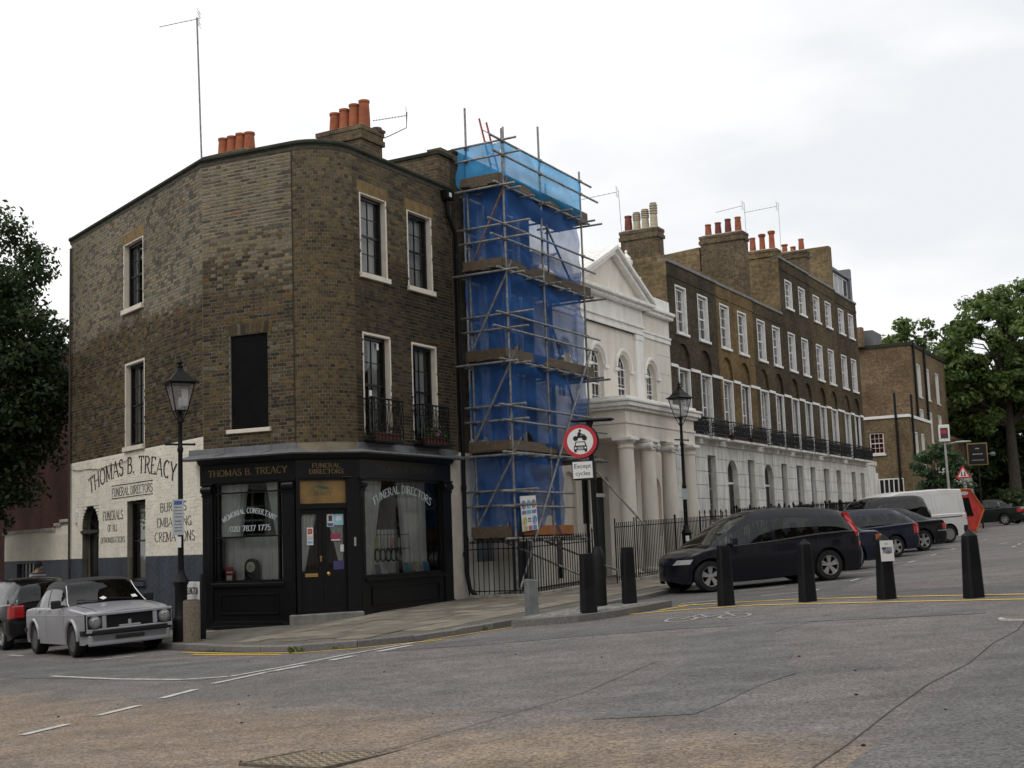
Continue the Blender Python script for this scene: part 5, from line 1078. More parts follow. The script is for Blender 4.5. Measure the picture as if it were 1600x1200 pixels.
# ================================================================ railings
def railing(label, pts, zf, h=1.15, step=.13, plinth=True, r=.011, F=FR, spear=True, toprail=.12, group=None, heavy=None):
    """iron railing along (s, y) points of the street frame; pickets joined, rails and plinth apart"""
    z0 = zf(*pts[0]); t = thing('railing', label, 'railing', at(F, pts[0][0], pts[0][1], z0), group); bp = MB(); br = MB(); bl = MB(); bs = MB()
    for (x0, y0), (x1, y1) in zip(pts[:-1], pts[1:]):
        d = hypot(x1-x0, y1-y0); n = max(1, int(d/step)); za, zb = zf(x0, y0), zf(x1, y1)
        for k in range(n+1):
            q = k/n; x, y, z = x0+(x1-x0)*q, y0+(y1-y0)*q, za+(zb-za)*q; rr = r*1.6 if k in (0, n) else r; hh = h+(.1 if k in (0, n) else 0)
            bp.tube((x, y, z), (x, y, z+hh), rr, 6)
            if spear: bs.lathe([(rr, 0), (rr*1.9, .03), (.002, .12)], (x, y, z+hh), 6)
        for dz in (h-toprail, .14): br.tube((x0, y0, za+dz), (x1, y1, zb+dz), .016, 4)
        if plinth:
            nx, ny = -(y1-y0)/d*.09, (x1-x0)/d*.09; c = [(x0-nx, y0-ny, za), (x1-nx, y1-ny, zb), (x1+nx, y1+ny, zb), (x0+nx, y0+ny, za)]
            i = [bl.pt((p[0], p[1], p[2]-.3)) for p in c]+[bl.pt((p[0], p[1], p[2]+.06)) for p in c]
            for q in ((4, 5, 6, 7), (0, 1, 5, 4), (1, 2, 6, 5), (2, 3, 7, 6), (3, 0, 4, 7)): bl.face([i[j] for j in q])
    tag(bp.build('picket', IRON, t, F, smooth=True), kind='stuff')
    if spear: tag(bs.build('finial', IRON, t, F, smooth=True), kind='stuff')
    br.build('rails', IRON, t, F)
    if plinth: bl.build('plinth', STONE, t, F, bevel=.01)
    return t
pf = lambda s, y: pav(s, -y)
railing('black spear topped railing round the area under the scaffold', [(4.05, -.1), (4.05, -1.55), (7.6, -1.55)], pf, 1.2, .125)
railing('low black railing across the front of the white chapel', [(8.1, -1.95), (9.3, -1.95)], pf, 1.5, .115, spear=False); railing('black railing and gate before the chapel portico columns', [(9.45, -1.95), (12.1, -1.95), (12.15, -1.95), (16.0, -1.95)], pf, 1.5, .115, spear=False)
# ================================================================ white chapel
b0 = pav(12.6, 0)-.3; ch = thing('chapel', 'white stuccoed chapel with pediment, arched windows and four column portico', 'chapel', at(FR, 12.62, 0, b0)); CX = 12.62
HA = [(11.28, 12.12, 5.42, 7.0, True), (13.12, 13.96, 5.42, 7.0, True), (15.28, 16.06, 5.42, 6.95, True), (9.18, 9.96, 5.42, 6.95, True)]
HD = [(11.2, 12.1, .3, 3.3), (13.25, 14.1, .3, 3.3), (15.2, 16.0, 1.6, 3.4, True), (9.2, 10.0, 1.6, 3.4, True), (10.35, 10.85, 2.0, 3.4)]
def f(b): wallgrid(b, 7.9, 17.35, -.5, 9.0, HA+HD, 0, .25)
onemesh('front_wall', f, STUC2, ch, FR)
b = MB()
for z in (6.1, 6.7, 7.3): 
    for xa, xb in ((7.95, 9.0), (10.15, 10.4), (14.95, 15.1), (16.25, 17.3)): b.box(xa, xb, -.0035, -.001, z, z+.015)
b.build('stucco_joint', mat('stucco_joint', (.42, .39, .34), .9), ch, FR)
for xa, xb, ia, ib in ((7.85, 10.3, 7.9, 10.28), (14.95, 17.40, 14.97, 17.35)):
    b = MB(); b.box(xa, xb, -.16, .05, 8.50, 8.62); b.box(xa, xb, -.24, .05, 8.62, 8.72); b.box(ia, ib, -.05, .2, 8.72, 9.12); b.build('wing_cornice', STUCT, ch, FR, bevel=.012)
    b = MB(); b.box(ia, ib, -.05, .02, 7.72, 7.86); b.box(ia, ib, -.08, .02, 7.86, 7.93); b.build('wing_architrave', STUCT, ch, FR, bevel=.012)
def f(b): wallgrid(b, 10.3, 14.95, 7.72, 8.56, [], -.17, .1)
b = MB(); b.box(10.3, 14.95, -.10, .02, 7.72, 8.50); b.box(10.27, 14.98, -.125, .02, 7.72, 7.80); b.box(10.25, 15.0, -.16, .02, 7.93, 7.99); b.build('entablature', STUCT, ch, FR, bevel=.01)
for x0, x1 in ((10.3, 10.85), (14.4, 14.95)): b = MB(); b.box(x0, x1, -.08, .02, 5.2, 7.72); b.box(x0-.03, x1+.03, -.105, .02, 7.55, 7.715); b.build('pilaster', STUCT, ch, FR, bevel=.01)
hp = 2.62; za, zt = 8.72, 10.02
b = MB(); b.box(CX-hp, CX+hp, -.30, .02, 8.50, 8.60); b.box(CX-hp-.08, CX+hp+.08, -.42, .02, 8.60, 8.70); b.build('pediment_cornice', STUCT, ch, FR, bevel=.012)
b = MB(); b.prism([(CX-hp+.25, 8.70), (CX+hp-.25, 8.70), (CX, zt-.20)], -.12, .6); b.build('tympanum', STUC2, ch, FR)
b = MB()
for sg in (-1, 1):
    for y0, t0, t1, e in ((-.42, -.02, .10, .1), (-.32, -.16, -.02, 0)): b.prism([(CX+sg*(hp+e), za+t0), (CX, zt+t0), (CX, zt+t1), (CX+sg*(hp+e), za+t1)] if sg < 0 else [(CX, zt+t0), (CX+(hp+e), za+t0), (CX+(hp+e), za+t1), (CX, zt+t1)], y0, 1.6)
b.build('raking_cornice', STUCT, ch, FR, bevel=.01)
b = MB()
for sg in (-1, 1): b.prism([(CX+sg*2.5, za+.1), (CX, zt+.1), (CX, zt+.14), (CX+sg*2.5, za+.14)] if sg < 0 else [(CX, zt+.1), (CX+2.5, za+.1), (CX+2.5, za+.14), (CX, zt+.14)], 1.6, 12)
b.build('roof', LEAD, ch, FR)
b = MB(); b.prism([(8.2, 8.7), (12.3, 8.7), (12.3, 9.4), (10.2, 10.5), (8.2, 9.4)], 2.6, 3.0); b.prism([(8.1, 9.4), (12.4, 9.4), (12.4, 9.5), (10.25, 10.65), (8.1, 9.5)], 2.5, 3.1); b.build('attic_gable', STUCT, ch, FR)
b = MB(); b.box(14.95, 15.55, .2, .75, 9.1, 9.62); b.box(14.9, 15.6, .15, .8, 9.62, 9.71); ped_ = b.build('urn_pedestal', STUCT, ch, FR, bevel=.01); b = MB(); b.lathe([(.12, 0), (.12, .05), (.05, .1), (.05, .16), (.15, .3), (.2, .42), (.2, .5), (.13, .54), (.16, .58), (.1, .66), (.03, .74), (.05, .8), (.01, .86)], (15.22, .46, 9.7), 16); b.build('urn', STUCT, ped_, FR, smooth=True)
b = MB(); b.poly([(7.9, .2, 8.72), (17.35, .2, 8.72), (17.35, 14, 8.72), (7.9, 14, 8.72)]); b.build('flat_roof', LEAD, ch, FR)
def archwin(parent, h, bar=WHITEP, y=.14, F=FR, trim=True):
    x0, x1, z0, z1 = h[:4]; r = (x1-x0)/2; cx = (x0+x1)/2; sp = z1-r; b = MB(); f_ = .04
    b.box(x0, x0+f_, y, y+.07, z0, sp); b.box(x1-f_, x1, y, y+.07, z0, sp); b.box(x0, x1, y-.002, y+.07, z0, z0+f_); b.box(x0, x1, y+.002, y+.06, sp-.02, sp+.02); b.box(x0, x1, y+.002, y+.06, (z0+sp)/2-.02, (z0+sp)/2+.02)
    b.path([(cx+(r-.02)*cos(k*pi/14), y+.03, sp+(r-.02)*sin(k*pi/14)) for k in range(15)], .026, 5)
    for c in (1, 2): x = x0+(x1-x0)*c/3; b.box(x-.009, x+.009, y+.02, y+.05, z0, sp)
    for k in (1, 3, 4): z = z0+(sp-z0)*k/5; b.box(x0, x1, y+.021, y+.049, z-.008, z+.008)
    for c in (1, 2): x = x0+(x1-x0)*c/3; b.path([(x, y+.035, sp), (cx+(x-cx)*1.05, y+.035, sp+r*.35), (cx+(x-cx)*2.2, y+.035, sp+r*.74)], .009, 4); 
    b.path([(cx+r*.55*cos(k*pi/8), y+.035, sp+r*.55*sin(k*pi/8)) for k in range(9)], .009, 4)
    w = b.build('arched_window', bar, parent, F)
    bb = MB(); bb.poly([(x0, y+.04, z0), (x1, y+.04, z0)]+[(cx+r*cos(k*pi/14), y+.04, sp+r*sin(k*pi/14)) for k in range(15)]); bb.build('pane', PANE, w, F)
    bb = MB(); bb.poly([(x0-.1, y+.4, z0-.1), (x1+.1, y+.4, z0-.1), (x1+.1, y+.4, z1+.1), (x0-.1, y+.4, z1+.1)]); bb.build('blind', mat('room_backing', (.10, .10, .095), .9, .3, 2), w, F)  # the blind is only a dim backing sheet in place of the unlit room
    if trim:
        bb = MB(); bb.path([(cx+(r+.13)*cos(k*pi/16), -.02, sp+(r+.13)*sin(k*pi/16)) for k in range(17)], .06, 6); bb.build('archivolt', STUCT, w, F, smooth=True)
        bb = MB(); bb.box(x0-.28, x0, -.07, .02, sp-.12, sp-.02); bb.build('impost', STUCT, w, F, bevel=.008); bb = MB(); bb.box(x1, x1+.28, -.07, .02, sp-.12, sp-.02); bb.build('impost', STUCT, w, F, bevel=.008)
for h in HA: archwin(ch, h)
# portico
PO = -1.70; PX0, PX1 = CX-2.7, CX+2.7
b = MB(); b.box(PX0+.16, PX1-.16, PO+.18, -.0, 4.25, 4.62); b.box(PX0+.13, PX1-.13, PO+.15, -.0, 4.62, 4.69); b.box(PX0+.17, PX1-.17, PO+.19, -.0, 4.69, 5.0); pe = b.build('portico_entablature', STUC2, ch, FR, bevel=.012)
b = MB(); b.box(PX0+.06, PX1-.06, PO+.08, .0, 5.0, 5.08); b.box(PX0, PX1, PO, .0, 5.08, 5.20); b.box(PX0-.04, PX1+.04, PO-.04, .0, 5.2, 5.27); b.box(PX0+.1, PX1-.1, PO+.12, .0, 5.27, 5.37); b.build('portico_cornice', STUCT, pe, FR, bevel=.012)
gp = [pav(x, 1.45) for x in (10.2, 11.65, 13.15, 14.75)]
for k, x in enumerate((10.22, 11.68, 13.22, 14.78)):
    yb = -1.42; z0 = gp[k]-.1; rb, rt = (.235, .20); b = MB(); b.box(x-.3, x+.3, yb-.3, yb+.3, z0-.3, z0+.2)
    prof = [(.30, z0+.2), (.31, z0+.26), (.27, z0+.32)]+[(rb-(rb-rt)*(q/8)**1.6, z0+.32+(3.95-z0-.32)*q/8) for q in range(9)]+[(rt+.03, 3.96), (rt+.03, 4.0), (rt, 4.01)]
    if k in (0, 3): prof += [(rt, 4.06), (rt+.07, 4.14), (rt+.07, 4.16)]
    b.lathe(prof, (x, yb, 0), 24)
    c_ = b.build('column', STUC2, ch, FR, smooth=True, angle=35); b = MB()
    if k in (0, 3): b.box(x-.285, x+.285, yb-.285, yb+.285, 4.16, 4.25)
    else:
        b.box(x-.30, x+.30, yb-.27, yb+.27, 4.17, 4.25)
        for sx in (-1, 1): b.lathe([(.02, -.26), (.10, -.255), (.085, -.1), (.085, .1), (.10, .255), (.02, .26)], (x+sx*.25, yb, 4.08), 14, Matrix.Rotation(pi/2, 4, 'X')); b.lathe([(.0, 0), (.05, .01), (.03, .03)], (x+sx*.25, yb-.265, 4.08), 10, Matrix.Rotation(pi/2, 4, 'X'))
        b.box(x-.25, x+.25, yb-.2, yb+.2, 4.05, 4.17)
    b.build('capital', STUCT, c_, FR, bevel=.008)
DGR = mat('dark_green_door', (.012, .022, .018), .4, .2, 4)
for h in HD[:2]:
    b = MB(); b.box(h[0], h[1], .18, .22, h[2], 2.75); b.box(h[0]+.1, h[1]-.1, .165, .18, 1.6, 2.6); b.box(h[0]+.1, h[1]-.1, .165, .18, .6, 1.45); d_ = b.build('chapel_door', DGR, ch, FR); b = MB(); b.box(h[0], h[1], .18, .22, 2.85, h[3]); b.build('fanlight', glass('dark_glass'), d_, FR); b = MB(); b.box(h[0]-.03, h[1]+.03, .12, .24, 2.75, 2.85); b.build('transom', WHITEP, d_, FR)
for h in HD[2:4]: b = MB(); b.prism([(h[0], h[2]), (h[1], h[2]), (h[1], h[3]), (h[0], h[3])], .10, .14); b.build('niche', STUC2, ch, FR)
b = MB(); b.box(10.35, 10.85, .1, .14, 2.0, 3.4); b.build('side_light', DARK, ch, FR); b = MB(); b.path([(8.75, -.07, 8.3), (8.75, -.07, .6)], .05, 8); b.path([(10.5, -.07, 4.2), (10.5, -.07, .6)], .045, 8); b.build('downpipe', IRON, ch, FR)
b = MB(); b.poly([(7.9, 14, -.5), (7.9, 0.0, -.5), (7.9, 0.0, 9.0), (7.9, 14, 9.0)]); b.build('flank_wall', STUC2, ch, FR)
# ================================================================ terrace houses
BRK = {'A': brickmat('terrace_brick_dark', (.085, .067, .043), (.055, .044, .031), (.085, .073, .055), .5), 'B': brickmat('terrace_brick_yellow', (.205, .135, .055), (.150, .098, .042), (.155, .125, .085), .45), 'C': brickmat('terrace_brick_brown', (.10, .075, .042), (.064, .050, .032), (.09, .078, .058), .5), 'D': brickmat('terrace_brick_olive', (.088, .068, .040), (.058, .046, .030), (.085, .073, .055), .5), 'E': brickmat('terrace_brick_umber', (.125, .090, .047), (.078, .058, .034), (.10, .085, .06), .45), 'F': brickmat('terrace_brick_soot', (.098, .074, .044), (.062, .049, .032), (.09, .076, .056), .5)}
SIDEB = brickmat('yellow_flank_brick', (.23, .165, .085), (.14, .104, .06), (.20, .17, .12), .35)
GREYROOF = mat('slate_roof', (.07, .072, .08), .7, .35, 6, .3, 30); AREAW = mat('area_wall', (.3, .29, .27), .9, .4, 2)
POTM = {0: TERRA, 1: mat('buff_pot', (.42, .36, .26), .8, .25, 6), 2: mat('dark_red_pot', (.17, .05, .035), .8, .3, 6)}
def balcony(parent, x0, x1, z0, hgt=.62, y0=-.42):
    b = MB(); b.box(x0-.02, x1+.02, y0-.02, .0, z0-.07, z0); sl_ = b.build('balcony_slab', STUC, parent, FR)
    b = MB()
    def run(a, c):
        a = Vector(a); c = Vector(c); d = c-a; L = d.length; n = max(2, round(L/.21)); e = d/n
        for z, r in ((z0+.03, .016), (z0+.12, .012), (z0+hgt-.1, .012), (z0+hgt, .022)): b.tube((a.x, a.y, z), (c.x, c.y, z), r, 4)
        for k in range(n+1): p = a+e*k; b.tube((p.x, p.y, z0), (p.x, p.y, z0+hgt), .014, 4)
        for k in range(n):
            q = a+e*(k+.5); w = e*.36
            for zz, s in ((z0+.22, .08), (z0+.40, .08)): b.path([(q.x+w.x*cos(t*pi/3), q.y+w.y*cos(t*pi/3), zz+s*sin(t*pi/3)) for t in range(7)], .012, 4, cap=False)
            b.tube((q.x, q.y, z0+.12), (q.x, q.y, z0+hgt-.1), .009, 4)
    run((x0, 0), (x0, y0)); run((x0, y0), (x1, y0)); run((x1, y0), (x1, 0)); b.build('balcony_railing', IRON, sl_, FR)
def house(key, s0, s1, label, bays, top, four, ground, doors, zg):
    h = thing('terraced_house', label, 'house', at(FR, (s0+s1)/2, 0, zg-.1), 'terraced houses beyond the chapel'); m_ = BRK[key]
    rec = [(x-.13, x+1.06, 4.85, 7.93, True) for x in bays]; up = [(x, x+.93, 8.27, 9.83) for x in bays]; att = [(x, x+.93, 10.92, 12.07) for x in bays] if four else []
    def f(b): wallgrid(b, s0, s1, 4.8, top, rec+up+att, 0, .09 if 0 else .13)
    w = onemesh('front_wall', f, m_, h, FR)
    b = MB()
    for x in bays: wallgrid(b, x-.14, x+1.07, 4.8, 7.95, [(x, x+.93, 4.88, 7.06)], .09, .1)
    b.build('arch_recess', m_, w, FR)
    for i, x in enumerate(bays):
        for j, (za, zb) in enumerate([(8.27, 9.83)]+([(10.92, 12.07)] if four else [])):
            sash(h, FR, x, x+.93, za, zb, 2, 4, y=.10, bar=WHITEP, curtain=random.choice(('net', 'pair', 'blind', 'right')), reveal=WHITEP, seed=(ord(key)*7+i*3+j) % 97, glaze='sheet', sillz=(za-.09, za), sillm=WHITEP, inset=.05)
        wv_ = sash(h, FR, x, x+.93, 4.88, 7.06, 2, 4, y=.17, bar=WHITEP, curtain=random.choice(('net', 'pair', 'right')), reveal=None, seed=(ord(key)*5+i*3+9) % 97, glaze='sheet', inset=.05)
        b = MB(); b.box(x-.06, x, -.008, .17, 4.88, 7.1); b.box(x+.93, x+.99, -.008, .17, 4.88, 7.1); b.box(x, x+.93, -.006, .17, 7.04, 7.1); b.build('reveal', WHITEP, wv_, FR)
        balcony(h, x-.42, x+1.3, 4.86)
    b = MB(); xs = [s0]+[v for x in bays for v in (x-.13, x+1.06)]+[s1]
    for k in range(0, len(xs), 2): b.box(xs[k], xs[k+1], -.035, .0, 7.05, 7.15)
    b.build('impost_band', WHITEP, h, FR)
    b = MB(); b.box(s0, s1, -.09, .0, 4.62, 4.80); b.build('string_course', STUC, h, FR, bevel=.01)
    # rusticated stucco ground floor in courses
    zz = 4.62; gh = [(a, c, z0, 4.28) for a, c, z0 in ground]+[(a, c, zg-.3, 4.2, True) for a, c in doors]
    b = MB(); wallgrid(b, s0, s1, zg-1.2, 4.62, gh, .0, .2); b.build('ground_floor_wall', STUC, h, FR)
    while zz > zg:
        z1 = zz-.46; b = MB(); wallgrid(b, s0+.0, s1, z1+.022, zz, [q[:4] if q[3] <= zz and len(q) == 4 else ((q[0], q[1], q[2], zz+1) if len(q) == 4 or q[3]-(q[1]-q[0])/2 > zz else (q[0]-.02, q[1]+.02, q[2], zz+.001)) for q in gh if q[2] < zz], -.02, .02); b.poly([(s0, -.02, z1+.022), (s0, 0, z1+.022), (s1, 0, z1+.022), (s1, -.02, z1+.022)]); b.build('stucco_course', STUC, h, FR); zz = z1
    for k, (a, c, z0) in enumerate(ground): sash(h, FR, a, c, z0, 4.28, 2, 4, y=.14, bar=mat('grey_frame', (.35, .35, .34), .6), curtain='net', reveal=None, seed=k+60, glaze='sheet', sillz=(z0-.1, z0), sillm=STUC)
    for k, (a, c) in enumerate(doors):
        b = MB(); b.box(a, c, .2, .24, zg, 3.35); dd = b.build('front_door', mat('door_%s' % key, {'A': (.10, .02, .02), 'B': (.012, .012, .014), 'C': (.012, .012, .014)}.get(key, (.02, .02, .03)), .4), h, FR); b = MB(); b.box(a, c, .2, .24, 3.42, 4.2); b.build('fanlight', glass('dark_glass'), dd, FR); b = MB(); b.box(a, c, .17, .26, 3.35, 3.42); b.build('transom', WHITEP, dd, FR)
        b = MB()
        for q in range(4): b.box(a-.05, c+.05, -1.75+q*.3, .2, zg-.3, zg-.1+.14*q+.14)
        b.build('steps', STONE, dd, FR, bevel=.015)
    b = MB(); b.box(s0+.002, s1-.002, -.05, .3, top-.1, top); b.build('coping', mat('grey_coping', (.20, .20, .20), .8, .3, 4), h, FR, bevel=.01)
    b = MB(); b.box(s0, s1, -.02, .0, top-.55, top-.42); b.build('oversailing_course', m_, h, FR)
    b = MB(); b.poly([(s0, .3, top-.5), (s1, .3, top-.5), (s1, 4.5, top+.2), (s0, 4.5, top+.2)]); b.poly([(s0, 4.5, top+.2), (s1, 4.5, top+.2), (s1, 9, top-.6), (s0, 9, top-.6)]); b.build('roof', GREYROOF, h, FR)
    b = MB(); b.poly([(s1, 0, 0), (s1, 9, 0), (s1, 9, top-.05), (s1, 0, top-.05)]); b.poly([(s0, 9, 0), (s0, 0, 0), (s0, 0, top-.05), (s0, 9, top-.05)]); b.build('party_wall', SIDEB, h, FR)
    return h
ZG = {k: pav(s, .5) for k, s in zip('ABCDEF', (19.5, 24, 28, 32, 36.5, 41))}
hA = house('A', 17.37, 22.05, 'dark sooty brick terraced house adjoining the white chapel', (18.10, 20.17), 10.62, False, ((18.35, 19.1, 2.0), (20.25, 21.05, 2.0)), (), ZG['A'])
hB = house('B', 22.05, 26.15, 'yellower brick terraced house with red flowers on its balcony', (22.40, 24.36), 10.60, False, ((24.5, 25.25, 2.0),), ((22.25, 23.35),), ZG['B'])
hC = house('C', 26.15, 30.0, 'brown brick terraced house below the tall flank wall', (26.64, 28.60), 10.58, False, ((28.6, 29.37, 2.1),), ((26.45, 27.55),), ZG['C'])
hD = house('D', 30.0, 34.4, 'four storey olive brick terraced house with three leaning red chimney pots', (30.75, 32.72), 12.98, True, ((30.7, 31.6, 2.2), (32.73, 33.5, 2.2)), (), ZG['D'])
hE = house('E', 34.4, 38.8, 'four storey umber brick terraced house between two taller neighbours', (35.0, 36.97), 12.94, True, ((34.84, 35.7, 2.3), (36.96, 37.7, 2.3)), (), ZG['E'])
hF = house('F', 38.8, 42.85, 'end of terrace four storey house with a white framed dormer', (39.3, 41.16), 12.86, True, ((39.66, 40.4, 2.5), (41.38, 42.1, 2.5)), (), ZG['F'])
b = MB(); b.box(42.85, 45.1, .1, 5, 1.0, 4.75); b.box(42.85, 45.2, .05, 5.1, 4.75, 4.95); b.box(45.1, 45.8, .15, 4, 1.0, 4.4); b.build('side_porch', STUC, hF, FR)
# chimney stacks and raised party walls
def pwall(owner, s, y0, y1, z0, z1, slope=0.0, w=.35): 
    b = MB(); b.prism([(0, 0), (1, 0), (1, 1), (0, 1)], 0, 1); b = MB(); i = [b.pt(p) for p in ((s-w/2, y0, z0), (s+w/2, y0, z0), (s+w/2, y1, z0), (s-w/2, y1, z0), (s-w/2, y0, z1), (s+w/2, y0, z1), (s+w/2, y1, z1-slope), (s-w/2, y1, z1-slope))]
    for q in ((0, 3, 2, 1), (4, 5, 6, 7), (0, 1, 5, 4), (1, 2, 6, 5), (2, 3, 7, 6), (3, 0, 4, 7)): b.face([i[j] for j in q])
    b.build('raised_party_wall', SIDEB, owner, FR)
pwall(hA, 17.56, .02, 1.6, 8.6, 10.75); pwall(hA, 17.56, 1.6, 8, 8.6, 11.22, .4); pwall(hC, 26.3, .3, 2.0, 10.0, 11.9); pwall(hC, 26.3, 2.0, 8, 10, 12.9, .4)
stack(hA, FR, 17.42, 17.92, .25, 1.58, 10.6, 11.72, CHB, 4, 'y', kinds=(0, 1, 1, 1), hs=(.55, .62, .68, .85), pm=(POTM[2], POTM[1], POTM[1], POTM[1]))
stack(hC, FR, 26.12, 26.75, .2, 1.95, 10.3, 13.3, CHB, 4, 'y', kinds=(0, 0, 0, 0), hs=(.5, .52, .6, .62), pm=(TERRA, POTM[2], POTM[2], TERRA))
stack(hD, FR, 30.02, 30.6, .05, 1.4, 10.6, 13.30, SIDEB, 3, 'y', kinds=(0, 2, 2), hs=(.62, .72, .8))
stack(hE, FR, 34.42, 35.0, .05, 1.3, 12.6, 14.05, CHB, 3, 'y', kinds=(2, 0, 0), hs=(.4, .25, .55)); pwall(hF, 38.75, .05, 1.25, 12.6, 15.0, 0, .5)
b = MB(); b.prism([(38.9, 12.85), (42.5, 12.85), (42.5, 14.0), (38.9, 14.0)], .3, 2.2); b.box(38.7, 42.75, .1, 2.3, 14.0, 14.12); b.box(42.45, 42.8, .1, 2.2, 12.86, 14.55); dm_ = b.build('dormer', mat('grey_dormer', (.16, .17, .19), .6, .2, 3), hF, FR)
b = MB()
for k in range(4): b.box(39.05+k*.87, 39.75+k*.87, .27, .31, 13.1, 13.9)
b.build('dormer_pane', glass('bright_pane', (.9, .92, .95), 1.0), dm_, FR); b = MB(); b.box(39.0, 42.4, .26, .3, 13.03, 13.1); b.box(39.0, 42.4, .26, .3, 13.9, 13.97)
for k in range(5): b.box(38.97+k*.85, 39.06+k*.85, .255, .3, 13.0, 13.97)
b.build('dormer_frame', WHITEP, dm_, FR); b = MB(); b.poly([(38.9, .45, 13.0), (42.4, .45, 13.0), (42.4, .45, 14), (38.9, .45, 14)]); b.build('dormer_blind', WHITEP, dm_, FR)
aerial('aerial on slanting pole beside the banded buff chimney pots', FR, [(17.5, 1.55, 11.3), (17.52, 1.62, 13.2)], (17.2, 3.2, 13.0), (17.5, 1.65, 13.15), 9, .3, r=.009)
aerial('small aerial on chimney between the terraced roofs', FR, [(26.9, .3, 13.0), (26.9, .3, 14.6)], (26.9, 1.5, 14.4), (26.9, .35, 14.5), 7, .3, r=.008); aerial('aerial on straight pole beside the leaning red pots', FR, [(30.7, .05, 13.0), (30.72, .05, 15.4)], (30.5, 1.5, 15.15), (30.7, .1, 15.25), 9, .34, r=.008)
flowerbox(FR, 22.0, 23.6, -.36, -.2, 4.875, 'red flowering window box on the yellow brick house balcony beside the dark house', 60, 24, (.45, .03, .02)); flowerbox(FR, 24.1, 25.6, -.36, -.2, 4.875, 'red flowering window box on the yellow brick house balcony beside the brown house', 60, 25, (.45, .03, .02))
flowerbox(FR, 40.9, 42.3, -.38, -.2, 4.875, 'dense dark green window box on the end house balcony', 400, 26, None, (.03, .05, .015))
tz = lambda s, y: pav(s, -y)+.02
for k, (a, c, lab) in enumerate(((17.5, 21.9, 'black spear railing before the dark house next to the chapel'), (23.6, 26.1, 'black spear railing before the yellow brick house'), (27.8, 29.9, 'black spear railing before the brown house'), (30.1, 34.3, 'black spear railing before the house with leaning red pots'), (34.5, 38.7, 'black spear railing before the umber brick house'), (38.9, 42.8, 'black spear railing before the end house'))):
    railing(lab, [(a, -.3), (a, -1.9), (c, -1.9), (c, -.3)], tz, 1.55, .17, r=.017)
def planter(label, s, y, z, r, seed):
    rd = random.Random(seed); t = thing('potted_bush', label, 'plant', at(FR, s, y, z)); b = MB(); b.lathe([(.16, 0), (.22, .3), (.24, .34)], (s, y, z), 12); b.build('pot', POTM[2], t, FR); b = MB()
    for k in range(700):
        d = Vector((rd.gauss(0, 1), rd.gauss(0, 1), rd.gauss(0, 1))).normalized(); p = Vector((s, y, z+.34+r*.8))+d*r*rd.uniform(.75, 1); u = d.orthogonal().normalized(); w = d.cross(u); q = .05; b.poly([p-u*q, p+w*q, p+u*q, p-w*q], rd.random())
    b.build('foliage', leafmat('bush_leaf', (.012, .022, .008), (.04, .06, .02)), t, FR, bt=True)
planter('clipped round bush in a pot by the yellow house railing', 26.4, -1.55, pav(26, 1.6)+.6, .42, 71); planter('small round bush in a pot behind the brown house railing', 29.0, -1.5, pav(29, 1.6)+.55, .3, 72)
# ================================================================ public house at the far corner
PUBB = brickmat('pub_yellow_brick', (.215, .155, .085), (.14, .104, .062), (.19, .16, .12), .4); PUBR = brickmat('pub_side_brick', (.20, .135, .078), (.14, .096, .06), (.17, .14, .10), .45)
zp = gz(*RW(57, 3)); pb = thing('public_house', 'yellow brick public house with stained side wall beyond the terrace', 'pub', at(FR, 60, 0, zp))
PW = [(57.0, 57.9, 9.3, 11.2), (59.6, 60.5, 9.3, 11.2), (62.6, 63.5, 9.3, 11.2), (57.0, 57.9, 6.7, 8.5), (59.6, 60.5, 6.7, 8.5), (62.6, 63.5, 6.7, 8.5)]
def f(b): wallgrid(b, 55.4, 66, 1, 12.3, PW, 0, .15)
onemesh('front_wall', f, PUBB, pb, FR)
for k, h in enumerate(PW): sash(pb, FR, *h, 2, 4, y=.1, bar=WHITEP, curtain='net', reveal=WHITEP, seed=80+k, glaze='sheet', sillz=(h[2]-.1, h[2]))
b = MB(); b.poly([(55.4, 10, 1), (55.4, 0, 1), (55.4, 0, 12.3), (55.4, 10, 12.3)]); b.build('side_wall', PUBR, pb, FR)
b = MB(); b.poly([(66, 0, 1), (66, 10, 1), (66, 10, 12.3), (66, 0, 12.3)]); b.build('far_wall', PUBB, pb, FR)
b = MB(); b.box(55.3, 66.1, -.08, .3, 12.2, 12.4); b.box(55.32, 55.7, .3, 10, 12.2, 12.4); b.build('coping', COPE, pb, FR); b = MB(); b.box(55.8, 65.5, .4, 9.5, 11.9, 12.1); b.box(55.9, 58.2, 2.2, 5.2, 12.1, 13.4); b.build('roof', mat('grey_lead_roof', (.14, .14, .15), .7), pb, FR)
b = MB(); b.box(54.9, 55.4, 2.6, 4.4, 12.3, 13.5); b.lathe([(.15, 0), (.12, .6)], (55.1, 3.2, 13.5), 10); b.build('chimney_stack', PUBR, pb, FR)
b = MB()
for s, y, z0, z1 in ((55.9, -.1, 6, 12.4), (59.0, -.1, 5.5, 12.5), (52.0-.1, .35, 2.2, 9.1), (52.6, -.42, 5.4, 9.0)): b.path([(s, y, z1), (s, y, z0)], .07, 8)
b.build('downpipe', IRON, pb, FR)
